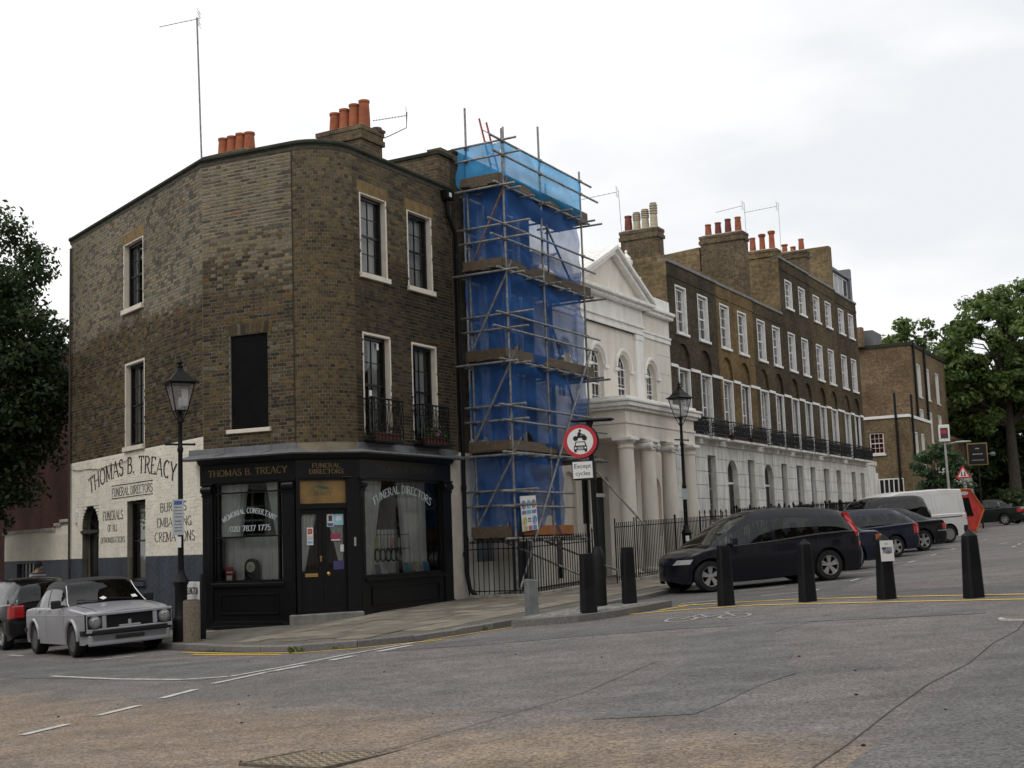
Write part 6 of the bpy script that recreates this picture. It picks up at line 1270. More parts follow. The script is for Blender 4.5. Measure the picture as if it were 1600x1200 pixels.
# single storey-and-half annexe
AW = [(53.5, 54.2, 4.8, 6.9), (55.3, 56.0, 4.8, 6.9), (58.5, 59.2, 4.8, 6.9)]
def f(b): wallgrid(b, 52, 58.4, 1, 7.75, AW[:2], -.3, .15)
ann = onemesh('annexe_front', f, PUBB, pb, FR)
FS = FR @ Matrix.Translation((52, -.3, 0)) @ Matrix.Rotation(-pi/2, 4, 'Z')      # annexe side wall: x runs from the back (-) to the street corner (0)
SW = [(-2.25, -1.4, 5.72, 6.95)]
def f(b): wallgrid(b, -8, 0, 1, 7.75, SW, 0, .15)
onemesh('annexe_side', f, PUBB, pb, FS)
w_ = sash(pb, FS, *SW[0], 3, 4, y=.08, bar=WHITEP, curtain=None, reveal=None, seed=90, glaze='sheet', sillz=(5.62, 5.72), sillm=WHITEP, back=False); b = MB(); wavy(b, -2.2, -1.45, 5.75, 6.9, .2, .02, 20); b.build('red_curtain', mat('red_cloth', (.26, .012, .02), .9, .4, 5), w_, FS)
for k, h in enumerate(AW[:2]): sash(pb, FR @ Matrix.Translation((0, -.3, 0)), *h, 2, 4, y=.08, bar=WHITEP, curtain='net', reveal=WHITEP, seed=92+k, glaze='sheet', sillz=(4.7, 4.8))
b = MB(); b.box(51.93, 58.45, -.37, -.2, 7.70, 7.86); b.box(51.93, 52.1, -.2, 7.7, 7.70, 7.86); b.build('annexe_coping', WHITEP, pb, FR); b = MB(); b.poly([(52, -.3, 7.7), (58.4, -.3, 7.7), (58.4, 7.7, 7.7), (52, 7.7, 7.7)]); b.build('annexe_roof', LEAD, pb, FR)
b = MB(); b.box(-2.6, -.5, -.04, .02, 2.2, 4.3); gr_ = b.build('screen_backing', DARK, pb, FS); b = MB()
for k in range(9): x = -2.6+k*.2625; b.box(x-.03, x+.03, -.08, -.04, 2.2, 4.3)
for z in (2.2, 3.2, 4.25): b.box(-2.6, -.5, -.085, -.04, z, z+.07)
b.build('white_lattice', WHITEP, gr_, FS)
b = MB(); b.box(66, 72, .0, 8, 1, 7.3); b.box(65.95, 72.1, -.08, .2, 7.2, 7.4); b.build('side_block', PUBB, pb, FR); b = MB(); b.box(60.5, 73, -.16, -.02, 1.2, 5.0); b.box(60.4, 73.1, -.24, -.02, 5.0, 5.15)
b.build('stucco_ground_floor', STUC, pb, FR); b = MB()
for s in (61.5, 64.2, 67.0, 70.0): b.prism([(s, 2), (s+1.2, 2), (s+1.2, 3.8)]+[(s+.6+.6*cos(k*pi/8), 3.8+.6*sin(k*pi/8)) for k in range(1, 8)]+[(s, 3.8)], -.18, -.165)
b.build('arched_opening', mat('dim_window', (.10, .10, .105), .3), pb, FR)
b = MB(); b.box(45.9, 51.9, 1.6, 1.9, 1.0, 3.3); tag(b.build('garden_wall', mat('grey_render', (.22, .215, .205), .85, .25, 2), None, FR), 'low grey rendered wall with dark gate linking terrace end and pub', 'wall')
# pub sign on its post
t = thing('pub_sign', 'black hanging pub sign in a gilt frame on a post before the trees', 'sign', Matrix.Translation((23.9, 66.2, gz(23.9, 66.2)))); Fp = frame(23.9, 66.2, gz(23.9, 66.2), radians(-14))
b = MB(); b.tube((0, 0, 0), (0, 0, 4.3), .045, 8); b.build('post', IRON, t, Fp); b = MB(); b.box(-.5, .5, -.06, .06, 3.25, 4.4); sb_ = b.build('frame', mat('gilt_frame', (.22, .15, .05), .5, metal=.3), t, Fp, bevel=.01); b = MB(); b.box(-.44, .44, -.075, .075, 3.31, 4.34); b.build('board', BLACK, sb_, Fp)
b = MB(); b.box(-.1, .1, -.08, -.076, 4.08, 4.14); b.box(-.25, .25, -.08, -.076, 3.8, 3.85); b.box(-.3, .3, -.08, -.076, 3.5, 3.53); b.build('board_print', mat('faded_gold', (.3, .28, .22), .6), sb_, Fp); b = MB(); b.tube((.5, 0, 3.8), (.75, 0, 3.85), .025, 6); b.lathe([(.1, 0), (.14, .09), (.1, .2)], (.75, 0, 3.7), 10); b.build('lamp', mat('grey_lamp', (.12, .13, .15), .5), t, Fp)
# modern street lamp
lx, ly = RW(42, 4.0); lz = gz(lx, ly); Fl = frame(lx, ly, lz, radians(-15)); t = thing('street_lamp', 'pale grey modern street lamp with flat arm beside the pub', 'street lamp', Fl)
b = MB(); b.tube((0, 0, 0), (-.05, 0, 4.3), .07, 10, .05); b.build('column', mat('pale_grey_metal', (.38, .39, .38), .5), t); b = MB(); b.tube((-.05, 0, 4.25), (.9, 0, 4.3), .03, 8); b.lathe([(.001, -.42), (.09, -.3), (.11, 0), (.09, .3), (.001, .42)], (.75, 0, 4.3), 10, Matrix.Rotation(pi/2, 4, 'Y') @ Matrix.Diagonal((.5, 1.3, 1, 1))); b.build('lamp_head', mat('pale_grey_metal', (.38, .39, .38), .5), t, smooth=True)
b = MB(); b.box(-.3, .2, -.12, .12, 4.35, 5.15); sg_ = b.build('parking_sign', WHITEP, t, bevel=.02); b = MB(); b.box(-.22, .12, -.13, -.12, 4.5, 5.0); s2 = b.build('panel', mat('dark_panel', (.05, .04, .05), .5), sg_); b = MB(); b.box(-.18, .06, -.14, -.13, 4.72, 4.9); b.build('red_panel', mat('red_print', (.5, .03, .04), .5), sg_)
# school crossing warning sign
wx, wy = 21.1, 60.5; wz = gz(wx, wy); Fw = frame(wx, wy, wz, radians(-18)); t = thing('warning_sign', 'red bordered triangular children crossing sign above parked vehicles', 'sign', Fw); RSG = mat('sign_red', (.50, .03, .04), .45, .05, 8); WSG = mat('sign_white', (.74, .74, .73), .45, .04, 8); KSG = mat('sign_black', (.015, .015, .016), .5)
b = MB(); b.tube((0, 0, 0), (0, 0, 3.1), .035, 8); b.build('post', GALV, t); tri = lambda r, z: [(-r*.866, z-r*.5), (r*.866, z-r*.5), (0, z+r)]
b = MB(); b.prism(tri(.42, 2.75), -.05, -.035); p_ = b.build('plate', RSG, t, bevel=.01); b = MB(); b.prism(tri(.28, 2.75), -.053, -.05); b.build('white_field', WSG, p_); b = MB()
for x, q in ((-.07, .6), (.07, .7)): b.lathe([(.04*q, -.002), (.04*q, .002)], (x, -.056, 2.83), 8, Matrix.Rotation(pi/2, 4, 'X')); b.prism([(x-.05*q, 2.70), (x+.05*q, 2.70), (x+.04*q, 2.80), (x-.04*q, 2.80)], -.057, -.053); b.prism([(x-.08*q, 2.63), (x-.03*q, 2.63), (x+.0, 2.71), (x-.05*q, 2.71)], -.057, -.053); b.prism([(x+.04*q, 2.63), (x+.09*q, 2.63), (x+.05*q, 2.71), (x+.0, 2.71)], -.057, -.053)
b.build('children_symbol', KSG, p_)
# ================================================================ side street: boundary wall, red brick building
DARKP = PBLUE
zl = gz(*LWd(-11, 0))-.2; t = thing('boundary_wall', 'low white and slate blue painted brick wall with stepped coping left of the corner building', 'wall', at(FL, -10.8, 0, zl))
b = MB(); brickmesh(b, courses(-13.6, -8.1, 1.55, 2.22, [], seed=61), prd=.009, y0=-.0); tag(b.build('white_painted_brick', PWHITE, t, FL, bt=True), kind='stuff'); b = MB(); b.box(-13.6, -8.12, .002, .22, 1.55, 2.3); b.box(-9.2, -8.12, .002, .22, 2.3, 2.42); b.build('white_band', PWHITE, t, FL)
b = MB(); b.box(-13.65, -9.2, -.06, .28, 2.3, 2.39); b.box(-9.2, -8.75, -.06, .28, 2.42, 2.5); b.box(-8.75, -8.1, -.06, .28, 2.5, 2.58); b.box(-8.75, -8.12, .002, .22, 2.42, 2.5); b.build('coping', mat('pale_coping', (.42, .40, .35), .85, .3, 3), t, FL, bevel=.01)
def f(b): wallgrid(b, -13.6, -8.12, -1.2, 1.55, [(-12.45, -10.6, .5, 1.47)], .0, .15)
onemesh('blue_band', f, PBLUE, t, FL)
b = MB(); b.box(-12.45, -10.6, .12, .15, .5, 1.47); g_ = b.build('obscured_glass', mat('frosted_pane', (.17, .19, .19), .3), t, FL); b = MB()
for k in range(7): x = -12.45+k*.308; b.box(x-.02, x+.02, .09, .12, .5, 1.47)
for z in (.9, 1.2): b.box(-12.45, -10.6, .085, .12, z, z+.03)
b.build('window_bars', IRON, g_, FL)
RB = brickmat('red_brick', (.055, .019, .013), (.038, .014, .010), (.042, .031, .026), .5)
t = thing('red_brick_building', 'plain dark red brick building behind the low white wall and the street tree', 'building', at(FL, -19, 4, gz(*LWd(-19, 4))-.3)); W2 = [(-31.6, -30.4, 3.5, 6.5)]
def f(b): wallgrid(b, -34, -8.3, -1.6, 8.9, W2, 4, .15)
onemesh('front_wall', f, RB, t, FL); b = MB(); b.poly([(-8.3, 4, -1.6), (-8.3, 14, -1.6), (-8.3, 14, 8.9), (-8.3, 4, 8.9)]); b.build('end_wall', RB, t, FL)
b = MB(); b.box(-34, -8.25, 3.9, 4.3, 8.8, 9.0); b.build('coping', COPE, t, FL); b = MB(); b.poly([(-34, 4, 8.8), (-8.3, 4, 8.8), (-8.3, 14, 8.8), (-34, 14, 8.8)]); b.build('roof', LEAD, t, FL)
for k, h in enumerate(W2): sash(t, FL @ Matrix.Translation((0, 4, 0)), *h, 3, 4, y=.08, bar=WHITEP, curtain='net', seed=95+k, glaze='sheet')
# ================================================================ trees
BARK = mat('bark', (.055, .045, .034), .95, .45, 6, .6, 25)
def tree(name, label, base, trunk_h, crown, nleaf, ls, lm, seed, tr=.25, nclump=70, group=None, csz=(.5, .95), lean=(0, 0), dens=1.0, thin=0.0):
    """trunk, limbs reaching every clump, and leaf-sized faces gathered in clumps through the crown volume"""
    rd = random.Random(seed); x, y = base; z = gz(x, y); t = thing(name, label, 'tree', Matrix.Translation((x, y, z)), group); c0 = Vector((x, y, z)); top = c0+Vector((lean[0], lean[1], trunk_h))
    b = MB(); b.path([c0-Vector((0, 0, .2)), c0+(top-c0)*.35+Vector((.04, .03, 0)), c0+(top-c0)*.7, top], tr, 10, rr=[tr*1.3, tr, tr*.85, tr*.7]); b.build('trunk', BARK, t, I4, smooth=True)
    cl = []
    for k in range(nclump):
        cx, cy, cz, rx, ry, rz = rd.choices(crown, [c[3]*c[4]*c[5] for c in crown])[0]; d = Vector((rd.gauss(0, 1), rd.gauss(0, 1), rd.gauss(0, 1))).normalized(); r = rd.uniform(.35, 1)**.55
        cl.append(c0+Vector((cx+d.x*rx*r, cy+d.y*ry*r, cz+d.z*rz*r)))
    b = MB()
    ctr = [c0+Vector(c[:3]) for c in crown]
    for k, p in enumerate(cl):
        if k % 2: continue
        q = min(ctr, key=lambda c: (c-p).length); j = Vector((rd.gauss(0, .2), rd.gauss(0, .2), rd.gauss(0, .2))); st = top if k % 4 else c0+(top-c0)*.75
        m1 = st+(q-st)*.5+j; m2 = q+(p-q)*.35+j; b.path([st, m1, m2, p], .05, 5, rr=[tr*.42, tr*.28, tr*.15, .012])
    b.build('limbs', BARK, t, I4, smooth=True)
    b = MB(); per = max(6, int(nleaf/nclump))
    for p in cl:
        R = rd.uniform(*csz); fl = rd.uniform(.5, .8); tone = rd.uniform(-.2, .2)
        for k in range(int(per*rd.uniform(.6, 1.4))):
            d = Vector((rd.gauss(0, 1), rd.gauss(0, 1), rd.gauss(0, 1))).normalized(); q = p+Vector((d.x, d.y, d.z*fl))*R*rd.random()**.45; s = ls*rd.uniform(.6, 1.3); n = (d+Vector((rd.gauss(0, .6), rd.gauss(0, .6), rd.gauss(.5, .6)))).normalized(); u = n.orthogonal().normalized(); w = n.cross(u); a_ = rd.uniform(0, 6.3); e = u*cos(a_)+w*sin(a_); g = n.cross(e)
            b.poly([q-e*s, q-g*s*.5+e*s*.1, q+e*s, q+g*s*.5+e*s*.1], min(1, max(0, rd.uniform(.1, .9)+tone)))
    b.build('crown', lm, t, I4, bt=True); return t
LEAF1 = leafmat('dark_leaf', (.012, .024, .008), (.045, .075, .02)); LEAF2 = leafmat('plane_leaf', (.035, .062, .014), (.135, .19, .045)); LEAF3 = leafmat('ash_leaf', (.022, .05, .02), (.07, .13, .05)); LEAF4 = leafmat('deep_leaf', (.014, .028, .009), (.05, .08, .02))
tree('street_tree', 'dark leafy street tree standing before the red brick building', (-14.9, 34.6), 3.6, [(.4, -.2, 6.9, 2.75, 2.6, 2.2), (.1, 0, 9.9, 2.2, 2.2, 2.0), (.5, -.3, 8.2, 2.3, 2.2, 1.6), (-.2, 0, 3.9, 1.9, 1.9, 1.2), (.1, -.2, 4.6, 2.3, 2.2, 1.7), (.9, -.3, 6.0, 2.0, 2.0, 1.6)], 58000, .085, LEAF1, 101, .2, 420, csz=(.45, .85))
G_ = 'trees behind the pub'
tree('plane_tree', 'tall open plane tree with visible limbs towering over the parked cars', (33.4, 86), 8.5, [(0, 0, 11.5, 4.9, 4.0, 4.3), (-2.4, 0, 8.2, 4.0, 3.6, 2.8), (3.0, 0, 9.0, 4.2, 3.6, 3.4), (.7, 0, 14.4, 2.6, 2.4, 1.7)], 30000, .20, LEAF2, 102, .36, 240, G_, (.55, 1.0))
tree('plane_tree', 'broad leafy tree rising directly behind the pub roof', (31.6, 99), 7.5, [(0, 0, 11.6, 4.8, 4.0, 4.4), (-4.4, 0, 11.2, 3.6, 3.0, 3.0), (1.8, 0, 7.0, 5.0, 4.0, 4.0)], 30000, .23, LEAF2, 103, .4, 230, G_, (.7, 1.2))
tree('dark_tree', 'dense dark tree filling the gap between pub sign and plane tree', (31.8, 92), 4.5, [(0, 0, 5.0, 4.2, 3.4, 3.2), (-1.8, 0, 8.6, 3.4, 3.0, 3.2), (2.0, 0, 3.6, 4.2, 3.4, 2.6)], 26000, .22, LEAF4, 104, .32, 200, G_, (.7, 1.2))
tree('dark_tree', 'dense dark tree behind the far parked cars', (38.2, 92), 4.5, [(0, 0, 5.4, 4.8, 3.4, 3.6), (-2.2, 0, 8.8, 3.8, 3.0, 3.2), (2.8, 0, 8.0, 3.8, 3.0, 3.4), (0, 0, 2.4, 4.6, 3.4, 1.8)], 26000, .22, LEAF4, 105, .32, 200, G_, (.7, 1.2))
tree('plane_tree', 'leafy tree at the far end of the street beside the plane tree', (43.5, 98), 7.0, [(0, 0, 11.0, 5.0, 4.0, 4.8), (-2.8, 0, 7, 4.6, 3.4, 3.4)], 22000, .23, LEAF2, 106, .4, 170, G_, (.8, 1.3))
sx, sy = RW(49.5, 2.2); tree('small_tree', 'small feathery green street tree in front of the pub annexe', (sx, sy), 2.3, [(0, 0, 3.3, 1.5, 1.4, .9), (.3, 0, 2.5, 1.5, 1.3, .6), (-.2, 0, 4.2, .9, .9, .6)], 4200, .12, LEAF3, 107, .06, 60, csz=(.3, .5))
# hedges
def hedge(label, x0, x1, yf, h, n, seed, ls):
    rd = random.Random(seed); xm = (x0+x1)/2; hd = thing('hedge', label, 'hedge', Matrix.Translation((xm, yf(xm), gz(xm, yf(xm))))); bb = MB()
    for k in range(n):
        u = rd.uniform(x0, x1); top = h*(1+.12*sin(u*1.3)+.08*sin(u*3.1)); fr_ = rd.random() < .75
        p = Vector((u, yf(u)+(rd.gauss(0, .2) if fr_ else rd.uniform(0, .9)), 0)); p.z = gz(p.x, p.y)+(rd.uniform(0, top) if fr_ else top+rd.gauss(0, .12)); q = Vector((rd.gauss(0, .5), -1 if fr_ else 0, rd.gauss(.3, .5))).normalized(); e = q.orthogonal().normalized(); g = q.cross(e); s = rd.uniform(.5, 1.1)*ls; bb.poly([p-e*s, p-g*s*.6, p+e*s, p+g*s*.6], rd.random())
    bb.build('foliage', LEAF4, hd, I4, bt=True); b = MB(); n_ = 24
    for k in range(n_):
        ua, ub = x0+(x1-x0)*k/n_, x0+(x1-x0)*(k+1)/n_; b.box(ua, ub, yf(ua)+.35, yf(ua)+.9, gz(ua, yf(ua))-.3, gz(ua, yf(ua))+h*.82)
    b.build('twigs', mat('hedge_core', (.012, .016, .008), .95), hd, I4)
hedge('dark green clipped hedge along the far street end', 28.6, 46, lambda u: 75.5-(u-30)*.1, 1.7, 9000, 8, .15)
hedge('tall dark shrubbery growing under the far trees', 27, 62, lambda u: 96-(u-30)*.15, 4.6, 11000, 9, .28)
# ================================================================ houses on the other side of the street (seen in the shop glass), plus unseen rows added to be reflected
FO1 = FR @ Matrix.Translation((0, -20.5, 0)) @ Matrix.Rotation(pi, 4, 'Z')           # x runs back down the street, y away from it
FO2 = frame(0, -11, 0, pi)                                                            # unseen houses added behind the camera to darken reflections in paint and glass
FO3 = FL @ Matrix.Translation((0, -16, 0)) @ Matrix.Rotation(pi, 4, 'Z')  # unseen houses added across the side street, so car glass reflects less sky
LO = {1: ('plain brick and stucco house on the opposite side of the terrace street', 'houses opposite the terrace'), 2: ('unseen brick and stucco house added across the junction from the shop', 'added houses across the junction'), 3: ('unseen brick and stucco house added across the side street from the lettered wall', 'added houses across the side street')}
for FO, x0, li in [(FO3, -8+k*8.0, 3) for k in range(6)]+[(FO1, -44+k*8.0, 1) for k in range(7)]+[(FO2, -32+k*8.0, 2) for k in range(8)]:
    x1_ = x0+8; zo = gz(*(FO @ Vector((x0+4, 0, 0)))[:2]); t = thing('offscreen_house', LO[li][0], 'house', at(FO, x0+4, 0, zo), LO[li][1])
    hs2 = [(x0+.9+2.4*i, x0+1.9+2.4*i, z0, z1) for i in range(3) for z0, z1 in ((4.6, 6.6), (7.6, 9.2))]; hg = [(x0+.9+2.4*i, x0+1.9+2.4*i, 1.6, 3.6) for i in range(3)]
    b = MB(); wallgrid(b, x0, x1_, 4.2, 10.4, hs2, 0, .15); b.build('brick_wall', BRK['E'], t, FO)
    b = MB(); wallgrid(b, x0, x1_, -2, 4.2, hg, -.02, .15); b.build('stucco_wall', STUC, t, FO); b = MB(); b.box(x0, x1_, -.1, .2, 10.3, 10.45); b.poly([(x0, .2, 10.4), (x1_, .2, 10.4), (x1_, 8, 10.4), (x0, 8, 10.4)]); b.poly([(x0, 8, -1), (x0, 0, -1), (x0, 0, 10.4), (x0, 8, 10.4)]); b.poly([(x1_, 0, -1), (x1_, 8, -1), (x1_, 8, 10.4), (x1_, 0, 10.4)]); b.build('roof', LEAD, t, FO)
    for i, h in enumerate(hs2+hg): sash(t, FO, *h, 2, 4, y=.06, bar=WHITEP, curtain=None, seed=i, glaze='sheet')
# ================================================================ bollards
BP = mat('black_bollard_plastic', (.010, .0105, .0125), .55, .35, 6, .15, 60, spec=.2)
def bollard_parts(t, F, h, w0, w1, ribs, cap):
    b = MB(); zs = h-.10 if cap else h-.02
    def sq(z, w): c = w*.30; return [(-w+c, -w), (w-c, -w), (w, -w+c), (w, w-c), (w-c, w), (-w+c, w), (-w, w-c), (-w, -w+c)], z
    lv = [sq(-.08, w0), sq(h*.45, w0+(w1-w0)*.45), sq(zs, w1)]; prev = None
    for ring, z in lv:
        i = [b.pt((x, y, z)) for x, y in ring]
        if prev:
            for k in range(8): b.face((prev[k], prev[(k+1) % 8], i[(k+1) % 8], i[k]))
        prev = i
    if cap: a = b.pt((0, 0, h)); [b.face((prev[k], prev[(k+1) % 8], a)) for k in range(8)]
    else: b.face(prev)
    bo = b.build('body', BP, t, F); 
    if ribs:
        b = MB(); n = int((zs-.06-h*.45)/.028)
        for k in range(n):
            z = h*.46+k*.028; w = w0+(w1-w0)*(z/zs); c = w*.30
            for s in (-1, 1): b.box(-w+c, w-c, s*w-.006, s*w+.006, z, z+.013); b.box(s*w-.006, s*w+.006, -w+c, w-c, z, z+.013)
        b.build('ribbed_band', BP, bo, F)
def bollard(label, x, y, z, h, w0, w1, ribs, cap, group, rot=.2):
    F = frame(x, y, z, rot); t = thing('bollard', label, 'bollard', F, group); bollard_parts(t, F, h, w0, w1, ribs, cap); return t
GB = 'black bollards'
isz = lambda x, y: gz(x, y)+.115
bollard('ribbed black bollard in front of the no motor vehicles sign', 1.18, 22.4, isz(1.18, 22.4), 1.03, .135, .105, True, False, GB)
bollard('ribbed black bollard on the sett island beyond the sign post', 2.03, 24.05, isz(2.03, 24.05), 1.06, .125, .10, True, False, GB)
bollard('ribbed flat topped black bollard before the people carrier front wheel', 3.67, 23.12, gz(3.67, 23.12), 1.08, .135, .097, True, False, GB)
bollard('black bollard with pointed cap before the people carrier rear wheel', 4.96, 22.38, gz(4.96, 22.38), 1.08, .135, .093, True, True, GB)
bn = bollard('black bollard with a white paper notice taped round it', 6.05, 21.42, gz(6.05, 21.42), 1.07, .135, .093, True, True, GB)
bollard('tall pointed black bollard at the open end of the row across the road', 7.04, 20.14, gz(7.04, 20.14), 1.06, .135, .097, True, True, GB)
F_ = frame(6.05, 21.42, gz(6.05, 21.42), .2); t = thing('paper_notice', 'white paper notice with small photo taped to a bollard', 'notice', F_ @ Matrix.Translation((0, -.13, .62))); F2 = F_ @ Matrix.Translation((0, -.137, .62)) @ Matrix.Rotation(radians(-3.2), 4, 'X')
b = MB(); b.box(-.118, .118, .0, .002, 0, .34); b.build('sheet', mat('paper_white', (.72, .72, .72), .7, .05, 6), t, F2)
for q, c in (((-.08, .09, .13, .23), (.25, .27, .32)), ((-.03, .05, .12, .17), (.35, .26, .08)), ((-.03, .03, .275, .295), (.4, .4, .42)), ((-.09, -.02, .19, .23), (.06, .07, .12))): b = MB(); b.box(q[0], q[1], -.0015, .0, q[2], q[3]); b.build('print', mat('nprint_%d' % int(c[0]*100), c, .7, .5, 30), t, F2)
# grey metal post
x, y = .21, 23.57; F_ = frame(x, y, pz(x, y), .35); t = thing('steel_post', 'grey galvanised square post cut off low by the kerb', 'bollard', F_); b = MB(); b.prism([(-.10, -.1), (.10, -.1), (.10, .60), (-.10, .63)], -.10, .10); b.build('body', mat('weathered_zinc', (.22, .235, .24), .6, .25, 5, .1, 30, metal=.3), t, bevel=.012); b = MB(); b.box(-.085, .085, -.085, .085, .58, .60); b.build('rim', mat('weathered_zinc', (.22, .235, .24), .6), t)
# concrete bollard and street name plate
x, y = -6.01, 23.73; F_ = frame(x, y, pz(x, y), 0); t = thing('concrete_bollard', 'round exposed aggregate concrete bollard beside the lamp post', 'bollard', F_); b = MB(); b.lathe([(.155, -.1), (.155, .70), (.15, .73)], n=20); b.build('shaft', mat('aggregate_concrete', (.20, .165, .125), .9, .55, 40, .5, 60), t, smooth=True); b = MB(); b.lathe([(.145, .50), (.158, .505), (.158, .53), (.145, .535)], n=20); b.build('band', mat('aggregate_concrete', (.20, .165, .125)), t, smooth=True); b = MB(); b.lathe([(.15, .73), (.12, .75), (.01, .755)], n=20); b.build('top', mat('dark_cap', (.05, .048, .045), .8), t)
F_ = frame(-6.16, 24.5, pz(-6.16, 24.5), radians(-56)); t = thing('street_name_plate', 'white street name plate on two black legs behind the concrete bollard', 'sign', F_); b = MB()
b.box(-.42, .42, -.015, .015, .55, 1.05); b.build('plate', WSG, t, bevel=.006); b = MB(); b.tube((-.34, .03, -.1), (-.34, .03, 1.08), .03, 8); b.tube((.34, .03, -.1), (.34, .03, 1.08), .03, 8); b.box(.36, .47, -.02, .06, -.1, 1.2); b.build('legs', IRON, t)
b = MB(); lettering(b, 'ISLINGTON', -.38, .26, .82, .12, -.017, .2, .14, serif=False); b.build('lettering', KSG, t); b = MB(); lettering(b, 'E', -.30, -.24, .62, .09, -.017, .2, .14, serif=False); lettering(b, 'C', .16, .23, .62, .09, -.017, .2, .14, serif=False); b.build('postcode_lettering', mat('sign_dark_red', (.25, .03, .03), .5), t)
# ================================================================ Victorian lamp posts
def lamppost(label, x, y, z, rot, H=5.25, plates=False):
    F = frame(x, y, z, rot); t = thing('lamp_post', label, 'street lamp', F); k = H/5.25; b = MB()
    b.lathe([(.155, -.1), (.155, .38), (.14, .42), (.115, .46), (.115, 1.0), (.135, 1.04), (.15, 1.08), (.12, 1.14), (.075, 1.22), (.06, 1.3)], n=12); b.build('base', IRON, t, smooth=True)
    b = MB(); b.lathe([(.058, 1.28), (.05, 2.3), (.062, 2.34), (.062, 2.38), (.048, 2.42), (.042, 3.5), (.056, 3.53), (.056, 3.58), (.042, 3.62), (.036, 4.05), (.06, 4.09), (.045, 4.14), (.035, 4.2), (.06, 4.28)], n=12); b.build('shaft', IRON, t, smooth=True)
    b = MB(); b.tube((-.26, 0, 3.66), (.26, 0, 3.66), .02, 8)
    for q in (-.27, .27): b.lathe([(.001, -.03), (.03, 0), (.001, .03)], (q, 0, 3.66), 8)
    b.build('ladder_bar', IRON, t, smooth=True)
    zb, zt, wb, wt = 4.30, 4.82, .115, .225; b = MB()
    co = [(-1, -1), (1, -1), (1, 1), (-1, 1)]
    for i in range(4):
        (a, c), (d, e) = co[i], co[(i+1) % 4]; b.tube((a*wb, c*wb, zb), (a*wt, c*wt, zt), .012, 5); b.tube((a*wb, c*wb, zb), (d*wb, e*wb, zb), .012, 5); b.tube((a*wt, c*wt, zt), (d*wt, e*wt, zt), .02, 5); b.tube((a*.04, c*.04, 4.1), (a*wb, c*wb, zb), .010, 5)
    b.box(-wb, wb, -wb, wb, zb-.012, zb+.005); ln = b.build('lantern_frame', IRON, t)
    for i in range(4):
        (a, c), (d, e) = co[i], co[(i+1) % 4]; bb = MB(); bb.poly([(a*wb*.97, c*wb*.97, zb), (d*wb*.97, e*wb*.97, zb), (d*wt*.97, e*wt*.97, zt), (a*wt*.97, c*wt*.97, zt)]); bb.build('lantern_pane', sheetmat('lantern_glass', (.55, .56, .57), .72, .4, .2, 3), ln)  # grey-white tint lightens the clear panes like a reflection
    b = MB(); prof = [(wt+.05, zt), (wt+.06, zt+.02), (wt-.02, zt+.07), (.13, zt+.17), (.06, zt+.25), (.05, zt+.30)]
    prev = None
    for r, z_ in prof:
        ring = [b.pt((a*r, c*r, z_)) for a, c in co]
        if prev: [b.face((prev[q], prev[(q+1) % 4], ring[(q+1) % 4], ring[q])) for q in range(4)]
        else: b.face(ring[::-1])
        prev = ring
    b.face(prev); b.lathe([(.05, zt+.30), (.07, zt+.33), (.03, zt+.36), (.055, zt+.41), (.02, zt+.46), (.001, zt+.52)], n=10); b.build('lantern_roof', IRON, t)
    b = MB(); b.box(.03, .15, -.012, .012, 4.4, 4.72); b.build('white_panel', WHITEP, t); b = MB(); b.lathe([(.02, 4.36), (.035, 4.45), (.02, 4.56)], n=8); b.build('lamp_bulb', mat('milky_glass', (.65, .65, .62), .3), t, smooth=True)  # white panel added inside one side to lighten the lantern glass
    if plates:
        F3 = F @ Matrix.Rotation(-rot, 4, 'Z'); b = MB(); b.box(-.13, .08, -.085, -.08, 1.95, 2.62); b.build('parking_plate', mat('grey_white_plate', (.45, .48, .50), .5), t, F3, bevel=.004); b = MB(); b.box(-.10, .05, -.088, -.085, 2.52, 2.59); b.build('blue_print', mat('blue_print', (.06, .12, .35), .5), t, F3); b = MB()
        for z_ in (2.46, 2.40, 2.34, 2.28, 2.14, 2.08, 2.02): b.box(-.10, .05, -.0875, -.085, z_, z_+.022)
        b.box(-.09, .03, -.0865, -.085, 2.195, 2.225); b.build('small_print', mat('grey_print', (.2, .21, .23), .6), t, F3); b = MB(); b.box(-.05, .03, -.082, -.078, 1.72, 1.92); b.build('lower_plate', WSG, t, F3)
    else:
        b = MB(); b.box(-.09, .09, -.07, -.065, 2.0, 2.3); b.build('small_plate', mat('grey_white_plate', (.45, .48, .50), .5), t, F @ Matrix.Rotation(-rot, 4, 'Z')); b = MB(); b.box(-.05, .05, -.125, -.12, .85, 1.0); b.build('sticker', WSG, t, F @ Matrix.Rotation(-rot, 4, 'Z'))
    return t
lamppost('black Victorian lantern lamp post before the white lettered wall', -6.33, 24.21, pz(-6.33, 24.21), .5, plates=True)
x, y = RW(12.4, 2.17); lamppost('black Victorian lantern lamp post beside the chapel portico', x, y, pz(x, y), .7)
